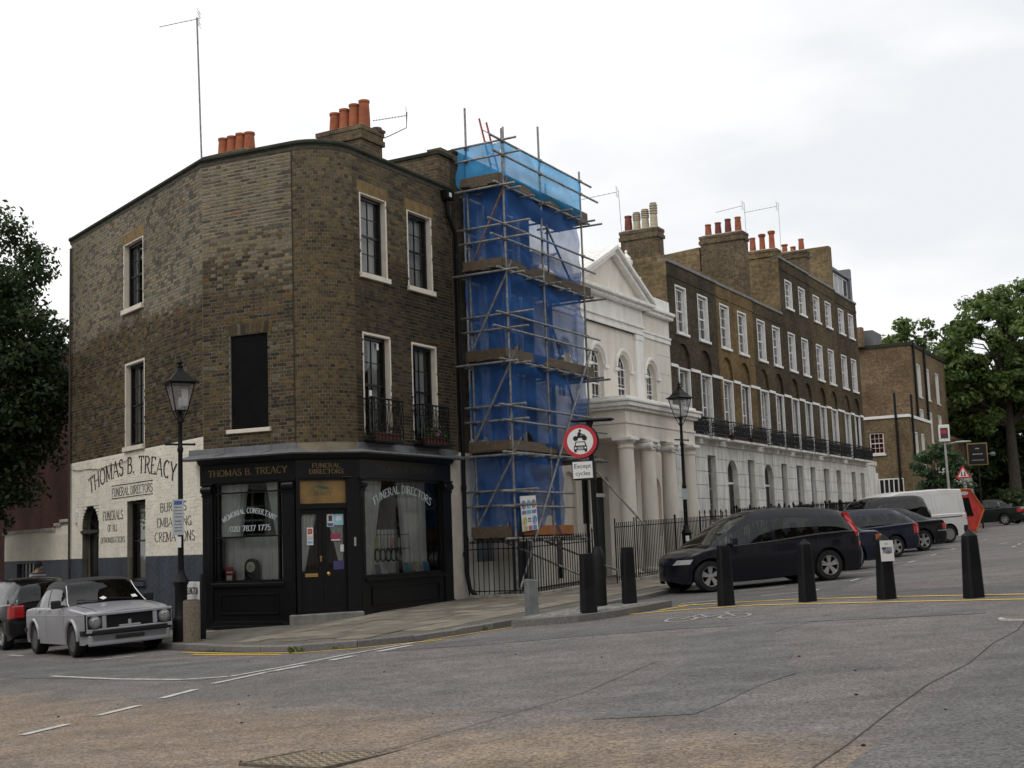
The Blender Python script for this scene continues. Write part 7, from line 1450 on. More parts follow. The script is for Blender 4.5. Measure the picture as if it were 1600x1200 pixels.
# ================================================================ no motor vehicles sign
x, y = 1.47, 24.02; z = isz(x, y); F_ = frame(x, y, z, radians(-8)); t = thing('road_sign', 'round no motor vehicles sign with Except cycles plate on black post', 'sign', F_)
b = MB(); b.lathe([(.145, -.1), (.14, .9), (.10, 1.02), (.06, 1.10)], n=14); b.build('post_sleeve', BP, t, smooth=True); b = MB(); b.tube((0, 0, .9), (-.04, 0, 3.42), .05, 12); b.build('post', IRON, t, smooth=True)
Fs = F_ @ Matrix.Translation((-.17, -.07, 0)) @ Matrix.Rotation(radians(-1), 4, 'Y'); zc = 3.07
RX = Matrix.Rotation(pi/2, 4, 'X')
def disc(r, y0, y1, n=40): return MB().lathe([(r, 0), (r, y1-y0)], (0, y1, zc), n, RX)
disc(.325, -.006, .03).build('backing', KSG, t, Fs @ Matrix.Translation((.03, .03, 0))); d_ = disc(.315, -.0, .012).build('red_disc', RSG, t, Fs); disc(.245, -.002, .0).build('white_disc', WSG, t, Fs)
b = MB(); Y0, Y1 = -.0035, -.002
def B2(x0, x1, z0, z1): b.box(x0, x1, Y0, Y1, zc+z0, zc+z1)
def P2(p): b.prism([(q[0], zc+q[1]) for q in p], Y0, Y1)
for cx in (-.085, .085): b.lathe([(.048, 0), (.048, .0015)], (cx, Y1, zc+.055), 16, RX)
P2([(-.10, .06), (.06, .06), (.09, .085), (.05, .11), (-.02, .10), (-.11, .09)]); P2([(-.05, .09), (.01, .09), (.03, .15), (-.01, .18), (-.04, .16)]); b.lathe([(.026, 0), (.026, .0015)], (.005, Y1, zc+.20), 12, RX); P2([(.0, .13), (.07, .105), (.075, .12), (.01, .155)]); P2([(.05, .07), (.085, .055), (.10, .12), (.075, .13)])
P2([(-.09, -.005), (.09, -.005), (.115, -.085), (.125, -.10), (.125, -.17), (-.125, -.17), (-.125, -.10), (-.115, -.085)]); B2(-.12, -.075, -.205, -.17); B2(.075, .12, -.205, -.17); b.build('vehicle_symbols', KSG, t, Fs)
b = MB(); b.prism([(-.075, zc-.022), (.075, zc-.022), (.09, zc-.08), (-.09, zc-.08)], -.0045, -.0035)
for cx in (-.092, .092): b.lathe([(.02, 0), (.02, .001)], (cx, -.0035, zc-.125), 10, RX)
for k in range(4): b.box(-.055, .055, -.0045, -.0035, zc-.155+k*.014, zc-.148+k*.014)
b.build('symbol_windows', WSG, t, Fs)
b = MB(); b.box(-.185, .215, .0, .012, 2.36, 2.70); b.build('plate_border', KSG, t, Fs, bevel=.008); b = MB(); b.box(-.17, .20, -.0015, .0, 2.375, 2.685); b.build('plate_face', WSG, t, Fs); b = MB(); b.box(-.15, .27, .02, .05, 2.34, 2.67); b.build('plate_backing', KSG, t, Fs)
sanstext('plate_lettering', 'Except', .118, KSG, t, Fs, .015, -.003, 2.565); sanstext('plate_lettering', 'cycles', .118, KSG, t, Fs, .015, -.003, 2.43)
b = MB(); b.lathe([(.001, -.42), (.04, -.40), (.05, -.1), (.05, .35), (.001, .42)], (.02, -.02, 3.46), 10, Matrix.Rotation(pi/2, 4, 'Y') @ Matrix.Diagonal((.7, 1.4, 1, 1))); b.box(-.1, .03, -.03, .03, 3.38, 3.5); b.build('sign_light', BP, t, smooth=True)
# ================================================================ vehicles
def carpaint(name, col, met=.0, rough=.28):
    return mat(name, col, rough, .08, 2, metal=met, spec=.3, coat=.3)
CARGLASS = glass('car_glass', (.50, .57, .55), .85)
SEAT = mat('seat_cloth', (.03, .03, .033), .9, .3, 10); TYRE = mat('tyre_rubber', (.014, .014, .014), .85, .3, 12, .2, 60); ALLOY = mat('alloy_wheel', (.50, .50, .51), .35, .12, 8, metal=.8); BTRIM = mat('black_trim', (.014, .014, .015), .5, .2, 10); UNDER = mat('underbody', (.006, .006, .006), .95)
LRED = mat('red_lens', (.42, .012, .012), .15, .25, 14, spec=.7, coat=.5); LORA = mat('orange_lens', (.50, .10, .012), .15, .2, 14, coat=.5); LCLR = mat('clear_lens', (.62, .63, .63), .12, .25, 18, metal=.4, coat=.6); CHROME = mat('chrome', (.62, .62, .62), .15, .1, 5, metal=.95)
def spline(P):
    xs = [p[0] for p in P]; ys = [p[1] for p in P]; n = len(P); m_ = []
    for i in range(n):
        if i == 0 or i == n-1: a, c = (0, 1) if i == 0 else (n-2, n-1); m_.append((ys[c]-ys[a])/(xs[c]-xs[a]))
        else:
            d0 = (ys[i]-ys[i-1])/(xs[i]-xs[i-1]); d1 = (ys[i+1]-ys[i])/(xs[i+1]-xs[i]); m_.append(0 if d0*d1 <= 0 else 2*d0*d1/(d0+d1))
    def f(x):
        if x <= xs[0]: return ys[0]
        if x >= xs[-1]: return ys[-1]
        i = max(k for k in range(n-1) if xs[k] <= x); h = xs[i+1]-xs[i]; t = (x-xs[i])/h
        return ys[i]*(1+2*t)*(1-t)**2+m_[i]*h*t*(1-t)**2+ys[i+1]*t*t*(3-2*t)+m_[i+1]*h*t*t*(t-1)
    return f
class Car:
    def __init__(s, name, label, cat, F, sp, group=None):
        s.t = thing(name, label, cat, F, group); s.F = F; s.sp = sp; s.L, s.W = sp['L'], sp['W']; s.belt = spline(sp['belt']); s.roof = spline(sp['roof']); s.r0, s.r1 = sp['roof'][0][0], sp['roof'][-1][0]
        s.wr = sp.get('wr', .31); s.ax = sp['axles']; s.sill = sp.get('sill', .2); s.tum = sp.get('tum', .26); s.body(); s.wheels()
    def plan(s, x):
        q = abs(2*x/s.L); k = s.sp.get('taper', .10); return 1-k*q**4-(.10*max(0, (q-.94)/.06)**2)-(s.sp.get('nose', 0)*max(0, (q-.72)/.28)**2 if x > 0 else 0)
    def hw(s, z):
        W = s.W/2; zm = s.sp.get('zmax', .62); lo = s.sp.get('tuck', .07)
        return W*(1-lo*((zm-z)/zm)**2) if z < zm else W*(1-.05*((z-zm)/.4)**2)
    def ys(s, x, z):
        h = s.belt(x); r = max(h, s.roof(x)) if s.r0 < x < s.r1 else h
        if z <= h-.02 or r-h < .03: return s.hw(min(z, h))*s.plan(x)
        yb = s.hw(h)*s.plan(x)-.045; t = min(1, max(0, (z-h)/(r-.03-h))); return yb-s.W/2*s.tum*(t**1.25)*min(1, (r-h)/.35)
    def col(s, x):
        h = s.belt(x); r = max(h, s.roof(x)) if s.r0 < x < s.r1 else h; b = s.sill; q = abs(2*x/s.L)
        b += s.sp.get('lift', .10)*max(0, (q-.86)/.14)**2
        for xa in s.ax:
            ra = s.wr+s.sp.get('gap', .055)
            if abs(x-xa) < ra: b = max(b, s.wr+sqrt(ra*ra-(x-xa)**2))
        P = []; pl = s.plan(x); top = h-.035; b = min(b, top-.02)
        for k in range(8): z = b+(top-b)*k/7; P.append((s.hw(z)*pl, z))
        P.append((s.hw(h)*pl-.018, h-.008)); yb = s.hw(h)*pl-.045
        flat = r-h < .012
        for k in range(5):
            t = k/4
            if flat: P.append((yb-.004*k, h+.001*k))
            else: z = h+(r-.03-h)*t; P.append((yb-s.W/2*s.tum*(t**1.25)*min(1, (r-h)/.35), z))
        yt, zt = P[-1]; cr = .035
        yt2 = yt-.035 if not flat else yt
        for k in range(6): t = k/5; y = yt2*(1-t); P.append((y, (r if not flat else h+.004)+cr*(1-(1-t)**2)))
        return P
    def body(s):
        sp = s.sp; xs = set(-s.L/2+s.L*k/64 for k in range(65))
        for xa in s.ax:
            ra = s.wr+.055
            for k in range(13): xs.add(xa+ra*1.002*cos(k*pi/12))
        for a, c in sp['wins']+[sp['ws'], sp['rw']]: xs.add(a); xs.add(c)
        xs |= {s.r0, s.r1}; xs = sorted(x for x in xs if -s.L/2 <= x <= s.L/2); xx = [xs[0]]
        keep = {a for w in sp['wins']+[sp['ws'], sp['rw']] for a in w}
        for x in xs[1:]:
            if x-xx[-1] < .012:
                if x in keep: xx[-1] = x
                continue
            xx.append(x)
        cols = [s.col(x) for x in xx]; n = len(cols[0])
        full = [[(x, -y, z) for y, z in c]+[(x, y, z) for y, z in c[:-1][::-1]] for x, c in zip(xx, cols)]; N = len(full[0])
        parts = {}
        def put(key, q): parts.setdefault(key, []).append(q)
        for i in range(len(xx)-1):
            xm = (xx[i]+xx[i+1])/2; hh = (s.roof(xm) if s.r0 < xm < s.r1 else 0)-s.belt(xm)
            for j in range(N-1):
                jj = j if j < n-1 else N-2-j; side = 'l' if j < n-1 else 'r'; q = (full[i][j], full[i+1][j], full[i+1][j+1], full[i][j+1]); key = 'body'
                if 9 <= jj <= 11 and hh > .10:
                    for k, (a, c) in enumerate(sp['wins']):
                        if a < xm < c: key = 'side_window_%s%d' % (side, k)
                elif jj >= 13:
                    if sp['ws'][0] < xm < sp['ws'][1]: key = 'windscreen'
                    elif sp['rw'][0] < xm < sp['rw'][1]: key = 'rear_window'
                if key == 'body' and sp.get('vinyl') and (jj >= 9) and hh > .02: key = 'vinyl_roof'
                put(key, q)
        for key, qs in parts.items():
            b = MB(); idx = {}
            def pid(p):
                k = (round(p[0], 5), round(p[1], 5), round(p[2], 5))
                if k not in idx: idx[k] = b.pt(p)
                return idx[k]
            for q in qs:
                ids = []
                for p in q:
                    k = pid(p)
                    if k not in ids: ids.append(k)
                if len(ids) > 2: b.face(ids)
            if key == 'body':
                for c, rev in ((full[0], True), (full[-1], False)):
                    mid = [p for p in c]; ids = []
                    for p in mid:
                        k = pid(p)
                        if k not in ids: ids.append(k)
                    b.face(ids[::-1] if not rev else ids)
            nm = 'side_window' if key.startswith('side') else key
            o = b.build(nm, sp['paint'] if key == 'body' else (sp['vinyl'] if key == 'vinyl_roof' else CARGLASS), s.t, s.F, smooth=True, angle=32)
            if key == 'body': s.bodyo = o
        gx = s.L/2-.12; b = MB(); b.box(min(s.ax)-.5, max(s.ax)+(.1 if sp.get('nose') else .5), -s.W*.40, s.W*.40, s.sill+.02, s.belt(0)*.72); b.build('underbody', UNDER, s.t, s.F)
        top = s.belt(0)*.72
        for xs_ in sp.get('seats', (.12, -.75)):
            for y in (-.36, .36):
                b = MB(); b.box(xs_-.30, xs_-.16, y-.22, y+.22, top-.05, s.belt(0)+.16); b.box(xs_-.27, xs_-.18, y-.11, y+.11, s.belt(0)+.16, s.belt(0)+.34); b.build('seat', SEAT, s.t, s.F, bevel=.04, seg=2)
        b = MB(); xd = sp['ws'][1]-.12; b.box(xd-.35, xd, -s.W*.38, s.W*.38, top-.05, s.belt(xd)-.03); b.build('dashboard', BTRIM, s.t, s.F, bevel=.04)
    def wheels(s):
        wr = s.wr; tw = s.sp.get('tw', .2); RXm = Matrix.Rotation(pi/2, 4, 'X')
        bt_ = MB().lathe([(wr*.64, -tw/2), (wr*.9, -tw/2-.004), (wr*.985, -tw/2+.03), (wr, -tw/2+.06), (wr, tw/2-.06), (wr*.985, tw/2-.03), (wr*.9, tw/2+.004), (wr*.64, tw/2)], (0, 0, 0), 28, RXm, cap=False)
        br = MB(); k_ = s.sp.get('rim', 'spoke'); rr = wr*.66; yo = -tw/2
        br.lathe([(rr, tw/2), (rr, -tw/2+.0), (rr*.93, -tw/2+.004), (rr*.90, -tw/2+.03)], (0, 0, 0), 28, Matrix.Rotation(-pi/2, 4, 'X') @ Matrix.Diagonal((1, 1, 1, 1)), cap=False)
        def spk(n, w0, w1, dbl=0):
            for k in range(n):
                for dd in ((-dbl, dbl) if dbl else (0,)):
                    a = 2*pi*k/n+dd; M = Matrix.Rotation(a, 4, 'Y'); p = [(-w0, yo+.03, rr*.15), (w0, yo+.03, rr*.15), (w1, yo+.012, rr*.95), (-w1, yo+.012, rr*.95)]; q = [(x, y+.04, z) for x, y, z in p]
                    i = [br.pt(M @ Vector(v)) for v in p+q]
                    for f_ in ((0, 1, 2, 3), (1, 5, 6, 2), (0, 3, 7, 4), (4, 7, 6, 5)): br.face([i[j] for j in f_])
        if k_ == 'spoke': spk(5, .022, .026, .17)
        elif k_ == 'five': spk(5, .045, .04)
        elif k_ == 'disc': br.lathe([(.03, .0), (.05, .012), (rr*.55, .008), (rr*.6, .03), (rr*.92, .035)], (0, yo+.05, 0), 24, RXm)
        else: spk(7, .03, .03)
        br.lathe([(rr*.22, 0), (rr*.2, .015), (.01, .018)], (0, yo+.035, 0), 12, RXm)
        bk = MB().lathe([(rr*.93, 0), (.01, 0)], (0, yo+.09, 0), 24, RXm, cap=False)
        tm = rm = km = None; dp = s.sp.get('inset', .015)
        for xa in s.ax:
            for sg in (-1, 1):
                F = s.F @ Matrix.Translation((xa, sg*(s.W/2*s.plan(xa)*.985-tw/2-dp), wr)) @ (Matrix.Identity(4) if sg < 0 else Matrix.Rotation(pi, 4, 'Z'))
                if tm is None:
                    o = bt_.build('wheel', TYRE, s.t, F, smooth=True, angle=50); tm = o.data; r = br.build('rim', s.sp.get('rimmat', ALLOY), o, F, smooth=True); rm = r.data; k = bk.build('brake_disc', UNDER, o, F); km = k.data
                else:
                    o = part('wheel', tm, s.t, F); part('rim', rm, o, F); part('brake_disc', km, o, F)
    def patch(s, nm, xa, xb, za, zb, m_, off=.006, sides=(-1, 1), parent=None, nx=6, nz=5, slant=0.0, th=.012):
        for sg in sides:
            b = MB(); ids = []; back = []
            for j in range(nz+1):
                row = []
                for i in range(nx+1):
                    z = za+(zb-za)*j/nz; x = xa+(xb-xa)*i/nx+slant*(z-za); row.append(b.pt((x, sg*(s.ys(x, z)+off), z)))
                ids.append(row)
            for j in range(nz):
                for i in range(nx):
                    q = (ids[j][i], ids[j][i+1], ids[j+1][i+1], ids[j+1][i]); b.face(q if sg < 0 else q[::-1])
            ed = [(ids[0][i], ids[0][i+1]) for i in range(nx)]+[(ids[j][nx], ids[j+1][nx]) for j in range(nz)]+[(ids[nz][i+1], ids[nz][i]) for i in range(nx-1, -1, -1)]+[(ids[j+1][0], ids[j][0]) for j in range(nz-1, -1, -1)]
            bk = {}
            for a, c in ed:
                for k in (a, c):
                    if k not in bk: v = b.v[k]; bk[k] = b.pt((v[0], v[1]-sg*(th+off), v[2]))
                b.face((a, bk[a], bk[c], c) if sg < 0 else (c, bk[c], bk[a], a))
            b.build(nm, m_, parent or s.t, s.F, smooth=True)
    def box(s, nm, m_, *d, parent=None, bevel=.012, seg=2): b = MB(); b.box(*d); return b.build(nm, m_, parent or s.t, s.F, bevel=bevel, seg=seg)
    def seams(s, xs, z0=.32):
        for x in xs: s.patch('door_seam', x-.004, x+.004, z0, s.belt(x)-.03, BTRIM, .0012, nx=1, nz=10, th=.004)
    def handle(s, x, z): s.patch('door_handle', x-.09, x+.09, z-.015, z+.018, s.sp.get('handle', s.sp['paint']), .022, nx=4, nz=2)
    def mirror(s, x, z, m_=None):
        for sg in (-1, 1):
            y = s.ys(x, z); b = MB(); y0, y1 = sorted((sg*(y-.02), sg*(y+.06))); b.box(x-.03, x+.03, y0, y1, z-.02, z+.04); y0, y1 = sorted((sg*(y+.05), sg*(y+.22))); b.box(x-.05, x+.06, y0, y1, z-.02, z+.13); b.build('mirror', m_ or s.sp['paint'], s.t, s.F, bevel=.025, seg=3)
    def bumper(s, x0, x1, za, zb, m_, proud=.02, parent=None):
        """wrap-round bumper following the plan shape between x0 and the car end"""
        b = MB(); end = s.L/2 if x1 > 0 else -s.L/2; sgx = 1 if end > 0 else -1; ring = []
        k = 8; pts = [(x0+(end-x0)*i/k, s.hw((za+zb)/2)*s.plan(x0+(end-x0)*i/k)-.004+(proud+.004)*min(1, i/3)) for i in range(k+1)]
        out = [(x, y) for x, y in pts]+[(end+sgx*proud, pts[-1][1]*.93), (end+sgx*(proud+.015), 0)]
        out = out+[(x, -y) for x, y in out[:-1][::-1]]
        T = [b.pt((x, y, zb)) for x, y in out]; M1 = [b.pt((x+sgx*.01*(abs(y) < s.W*.45), y, (za+zb)/2)) for x, y in out]; Bm = [b.pt((x-sgx*.02, y*.985, za)) for x, y in out]; inn = [b.pt((x-sgx*.1, y*.85, zb)) for x, y in out]; in2 = [b.pt((x-sgx*.1, y*.85, za)) for x, y in out]
        for A, B in ((T, M1), (M1, Bm), (inn, T), (Bm, in2)):
            for i in range(len(out)-1): b.face((A[i], A[i+1], B[i+1], B[i]) if sgx > 0 else (A[i+1], A[i], B[i], B[i+1]))
        return b.build('bumper', m_, parent or s.t, s.F, smooth=True, angle=50)
def carframe(wheel_rear_left, heading, sp, side=1):
    """frame so that the near-side rear wheel stands on the given ground point; x forward, y left"""
    h = Vector(heading).normalized(); left = Vector((-h.y, h.x)); xr = min(sp['axles']); c = Vector(wheel_rear_left)-h*xr-left*(side*(sp['W']/2-.12)); ang = atan2(h.y, h.x)
    def g(v): return gz(v.x, v.y)
    f_ = g(c+h*1.3); r_ = g(c-h*1.3); l_ = g(c+left*.7); q_ = g(c-left*.7); X = Vector((h.x, h.y, (f_-r_)/2.6)).normalized(); Y = Vector((left.x, left.y, (l_-q_)/1.4)); Z = X.cross(Y).normalized(); Y = Z.cross(X)
    M = Matrix((X, Y, Z)).transposed().to_4x4(); M.translation = (c.x, c.y, (f_+r_)/2+.006); return M
HD = (-.933, -.360)
# ---- silver 1970s saloon
SIL = carpaint('silver_paint', (.41, .415, .45), .4, .32)
sp = dict(L=4.05, W=1.60, axles=(-1.24, 1.22), wr=.30, tw=.21, sill=.22, paint=SIL, taper=.06, tuck=.05, tum=.15, vinyl=mat('black_vinyl', (.02, .02, .024), .55, .2, 8, .1, 80), rim='disc', rimmat=mat('dull_steel_wheel', (.12, .12, .12), .5, metal=.5), inset=-.01, gap=.05, zmax=.66,
          belt=[(-2.025, .80), (-1.9, .86), (-1.1, .90), (0, .90), (.75, .895), (1.3, .86), (1.9, .80), (2.025, .76)], roof=[(-1.32, .90), (-1.02, 1.17), (-.72, 1.335), (-.3, 1.375), (.1, 1.36), (.36, 1.31), (.55, 1.13), (.86, .893)], wins=[(-1.0, -.42), (-.36, .72)], ws=(.36, .86), rw=(-1.32, -.82), lift=.06)
c = Car('saloon_car', 'silver vintage saloon car with missing grille parked before the lettered wall', 'car', carframe((-9.42, 25.5), (.58, -.8146), sp, -1), sp)
x1 = 2.025
b = MB(); b.box(x1-.03, x1+.012, -.79, .79, .46, .765); b.build('grille_recess', UNDER, c.bodyo, c.F)
fas_ = MB()
fas_.box(x1-.02, x1+.045, -.775, .775, .725, .775); fas_.box(x1-.02, x1+.04, -.775, .775, .43, .50)
fas_.box(x1-.02, x1+.035, -.50, -.42, .50, .725); fas_.box(x1-.02, x1+.035, .42, .50, .50, .725); fas_.box(x1-.02, x1+.035, -.775, -.755, .5, .725); fas_.box(x1-.02, x1+.035, .755, .775, .5, .725); fas_.box(x1, x1+.02, -.03, .03, .5, .62); fas_.box(x1, x1+.018, -.2, .2, .5, .54)
fas_.build('front_panel', SIL, c.bodyo, c.F, bevel=.012)
for sg in (-1, 1):
    b = MB(); b.box(x1, x1+.03, sg*.63-.125, sg*.63+.125, .5, .725); b.build('headlight_surround', BTRIM, c.t, c.F)
    b = MB(); RY = Matrix.Rotation(pi/2, 4, 'Y'); b.lathe([(.108, 0), (.112, .03), (.095, .04)], (x1+.02, sg*.63, .615), 24, RY); h_ = b.build('headlight', mat('headlight_rim', (.2, .2, .2), .35, metal=.6), c.t, c.F, smooth=True); b = MB(); b.lathe([(.092, 0), (.07, .010), (.035, .015), (.005, .017)], (x1+.055, sg*.63, .615), 24, RY); b.build('lens', mat('headlight_glass', (.34, .35, .35), .12, .35, 30, metal=.5, coat=.8), h_, c.F, smooth=True)
    b = MB(); b.box(x1+.02, x1+.06, sg*.52-.02 if sg > 0 else -.66, sg*.52+.02 if sg < 0 else .66, .405, .43); b.build('number_plate_bracket', BTRIM, c.t, c.F)
c.bumper(1.62, 2, .385, .475, BTRIM, .05); c.box('front_valance', SIL, x1-.06, x1+.0, -.74, .74, .20, .40, bevel=.04); c.box('number_plate', BTRIM, x1+.01, x1+.03, -.26, .26, .30, .36); c.bumper(-1.7, -2, .42, .5, BTRIM, .04)
c.seams((.78, -.38, -1.02)); c.handle(-.22, .83); c.handle(-.86, .83); c.mirror(.58, .90, BTRIM); c.patch('side_crease', -1.95, 1.95, .742, .752, mat('bright_trim', (.6, .6, .62), .3, metal=.7), .006, nx=30, nz=1)
for xa in sp['axles']: 
    for sg in (-1, 1):
        b = MB(); b.path([(xa+.365*cos(k*pi/14), sg*(c.ys(xa, .6)-.0), .30+.365*sin(k*pi/14)) for k in range(15)], .035, 6); b.build('wheel_arch', SIL, c.t, c.F, smooth=True)
for sg in (-1, 1):
    b = MB(); b.path([(x_, sg*(.60-.03*(x_-.9)), c.belt(x_)+.004+.035*(1-((.6-.03*(x_-.9))/.72)**2)+.003) for x_ in (.92, 1.2, 1.5, 1.8, 1.98)], .005, 4); b.build('bonnet_seam', BTRIM, c.t, c.F)
    b = MB(); b.path([(x_, sg*(c.col(x_)[13][0]-.01), c.col(x_)[13][1]+.006) for x_ in (.87, .75, .62, .5, .38)], .012, 5); b.build('windscreen_trim', CHROME, c.t, c.F)
def wsp(u, v): x = .86-.5*v; r_ = c.roof(x)+.035; return (x+.012, u, r_+.012)
b = MB(); b.path([wsp(-.1, .05), wsp(-.55, .18)], .009, 5); b.path([wsp(.5, .05), wsp(.05, .16)], .009, 5); b.build('wipers', BTRIM, c.t, c.F)
b = MB(); b.poly([wsp(-.07, .10), wsp(.01, .17), wsp(-.04, .28), wsp(-.13, .2)]); b.poly([wsp(.48, .10), wsp(.58, .10), wsp(.56, .24), wsp(.47, .22)]); b.build('windscreen_sticker', WHITEP, c.t, c.F)
# ---- black hatchback in front of the saloon, tail towards us
BLKP = carpaint('black_car_paint', (.005, .005, .0065), 0, .2); BLUP = carpaint('dark_blue_car_paint', (.010, .014, .030), .1, .25)
sph = dict(L=3.95, W=1.68, axles=(-1.25, 1.25), wr=.30, sill=.2, paint=BLKP, belt=[(-1.975, .96), (-1.7, .97), (-.8, .93), (.6, .90), (1.0, .88), (1.6, .76), (1.975, .58)], roof=[(-1.95, .98), (-1.62, 1.32), (-1.2, 1.43), (-.3, 1.47), (.3, 1.38), (1.02, .88)], wins=[(-1.65, -1.15), (-1.05, -.2), (-.12, .75)], ws=(.3, 1.02), rw=(-1.95, -1.62), rim='seven')
def hatch(label, F, sp, lampm=LRED, group=None, plates=True):
    c = Car('hatchback_car', label, 'car', F, sp, group); c.seams((.85, -.15, -1.1)); c.handle(-.0, .84); c.handle(-.98, .85); c.mirror(.62, .93); xe = -sp['L']/2
    for sg in (-1, 1): b = MB(); y0, y1 = sorted((sg*.50, sg*.79)); b.box(xe-.02, xe+.06, y0, y1*.94, .66, .93); b.build('tail_light_rear', lampm, c.t, c.F, bevel=.03, seg=3)
    c.patch('tail_light', xe+.02, xe+.24, .66, .93, lampm, .01)
    c.bumper(xe+.5, -2, .32, .60, sp['paint'], .03); c.bumper(-xe-.5, 2, .25, .55, sp['paint'], .02)
    if plates: c.box('number_plate', mat('yellow_plate', (.5, .38, .05), .5), xe-.06, xe-.045, -.26, .26, .62, .73)
    for sg in (-1, 1): b = MB(); y0, y1 = sorted((sg*.45, sg*.78)); b.box(-xe-.22, -xe-.02, y0, y1, .55, .70); b.build('headlight', LCLR, c.t, c.F, bevel=.03, seg=2)
    return c
ch_ = hatch('black hatchback with red tail lights parked behind the silver saloon', carframe((-11.05, 27.85), (-.605, .796), sph, 1), sph)
# ---- black people carrier
spm = dict(nose=.52, seats=(.35, -.6, -1.4), L=4.5, W=1.84, axles=(-1.34, 1.54), wr=.335, tw=.22, sill=.19, paint=carpaint('blue_black_car_paint', (.0055, .0065, .012), .1, .2), taper=.11, tum=.24, zmax=.72,
           belt=[(-2.25, .88), (-2.15, 1.06), (-1.2, 1.05), (0, .98), (.9, .95), (1.3, .94), (1.7, .88), (2.0, .79), (2.16, .72), (2.25, .60)], roof=[(-2.22, .94), (-2.08, 1.32), (-1.9, 1.50), (-1.2, 1.61), (-.3, 1.655), (.25, 1.60), (.7, 1.42), (1.55, .93)], wins=[(-2.0, -1.18), (-1.05, -.10), (0, .93), (1.0, 1.25)], ws=(.42, 1.55), rw=(-2.22, -2.0), lift=.09)
FM = carframe((6.85, 28.58), (-.955, -.297), spm); c = Car('people_carrier', 'glossy black people carrier parked behind the row of bollards', 'car', FM, spm)
c.seams((1.16, -.05, -1.12)); c.handle(.16, .86); c.handle(-.9, .90); c.mirror(.98, .98)
c.patch('headlight', 1.95, 2.2, .62, .72, LCLR, .008, slant=-.6); c.patch('tail_light', -2.22, -2.09, .92, 1.46, LRED, .01, slant=.25, nz=10)
c.bumper(-1.9, -2, .36, .66, spm['paint'], .045); c.patch('side_moulding', -1.0, 1.05, .50, .535, spm['paint'], .014, nx=16, nz=2); c.patch('rear_side_light', -2.22, -2.14, .70, .80, LRED, .012)
c.box('number_plate', mat('yellow_plate', (.5, .38, .05), .5), -2.31, -2.29, -.26, .26, .72, .83)
for sg in (-1, 1): b = MB(); b.path([(x_, sg*(c.ys(x_, c.belt(x_)-.03)+.002), c.belt(x_)-.012) for x_ in (-1.95, -1.5, -1.0, -.5, 0, .5, .95)], .008, 5); b.build('window_trim', CHROME, c.t, c.F, smooth=True)
b = MB(); p0 = Vector((1.12, .55, c.roof(1.12)+.045)); b.box(1.02, 1.14, .44, .60, p0.z-.0, p0.z+.002); b.build('windscreen_sticker', WHITEP, c.t, c.F)
# ---- other echelon-parked cars up the hill
sps = dict(L=4.45, W=1.72, axles=(-1.30, 1.32), wr=.31, sill=.2, paint=BLUP, belt=[(-2.225, .80), (-2.1, .93), (-1.2, .95), (0, .92), (.9, .90), (1.5, .80), (2.05, .68), (2.225, .56)], roof=[(-1.75, .94), (-1.25, 1.25), (-.8, 1.40), (-.2, 1.43), (.3, 1.34), (1.0, .89)], wins=[(-1.45, -.35), (-.27, .8)], ws=(.3, 1.0), rw=(-1.75, -1.0), rim='seven')
def saloon(label, F, sp, lampm, zl=(.66, .84)):
    c = Car('saloon_car', label, 'car', F, sp); c.seams((.9, -.31, -1.3)); c.handle(-.1, .82); c.handle(-1.15, .84); c.mirror(.7, .92); xe = -sp['L']/2
    c.patch('tail_light', xe+.03, xe+.22, *zl, lampm, .008)
    b = MB()
    for sg in (-1, 1): y0, y1 = sorted((sg*.42, sg*.76)); b.box(xe-.012, xe+.08, y0, y1, *zl)
    b.build('tail_light_rear', lampm, c.t, c.F, bevel=.02); c.bumper(xe+.55, -2, .36, .58, sp['paint'], .04); c.bumper(-xe-.5, 2, .22, .5, sp['paint'], .02); c.patch('headlight', -xe-.25, -xe-.05, .52, .64, LCLR, .006); c.box('number_plate', mat('yellow_plate', (.5, .38, .05), .5), xe-.025, xe-.012, -.26, .26, .66, .77); return c
saloon('dark blue saloon with orange red tail lamp half hidden behind the people carrier', carframe((8.42, 32.5), HD, sps), sps, LORA)
spe = dict(L=4.5, W=1.74, axles=(-1.30, 1.34), wr=.32, sill=.2, paint=BLUP, belt=[(-2.25, .96), (-2.1, .98), (-1.2, .96), (0, .93), (1.0, .90), (1.6, .80), (2.1, .66), (2.25, .54)], roof=[(-2.22, .98), (-1.8, 1.3), (-1.4, 1.42), (-.4, 1.46), (.3, 1.37), (1.05, .90)], wins=[(-1.85, -1.25), (-1.15, -.3), (-.2, .8)], ws=(.3, 1.05), rw=(-2.22, -1.8), rim='five')
ce = hatch('dark blue estate car with alloy wheels parked beside the black saloon', carframe((11.18, 38.32), HD, spe), spe, LRED)
spb = dict(sps); spb.update(L=4.75, W=1.78, paint=BLKP, rim='five', wr=.335, axles=(-1.36, 1.42), belt=[(-2.375, .80), (-2.2, .97), (-1.2, .97), (0, .93), (1.0, .90), (1.6, .82), (2.2, .68), (2.375, .56)], roof=[(-1.8, .96), (-1.25, 1.27), (-.8, 1.41), (-.2, 1.44), (.35, 1.35), (1.05, .90)])
cs = saloon('black saloon with five spoke alloy wheels and chrome boot strip', carframe((13.06, 41.61), HD, spb), spb, LRED); cs.patch('chrome_strip', -2.3, -1.9, .60, .625, CHROME, .05, nx=8, nz=2)
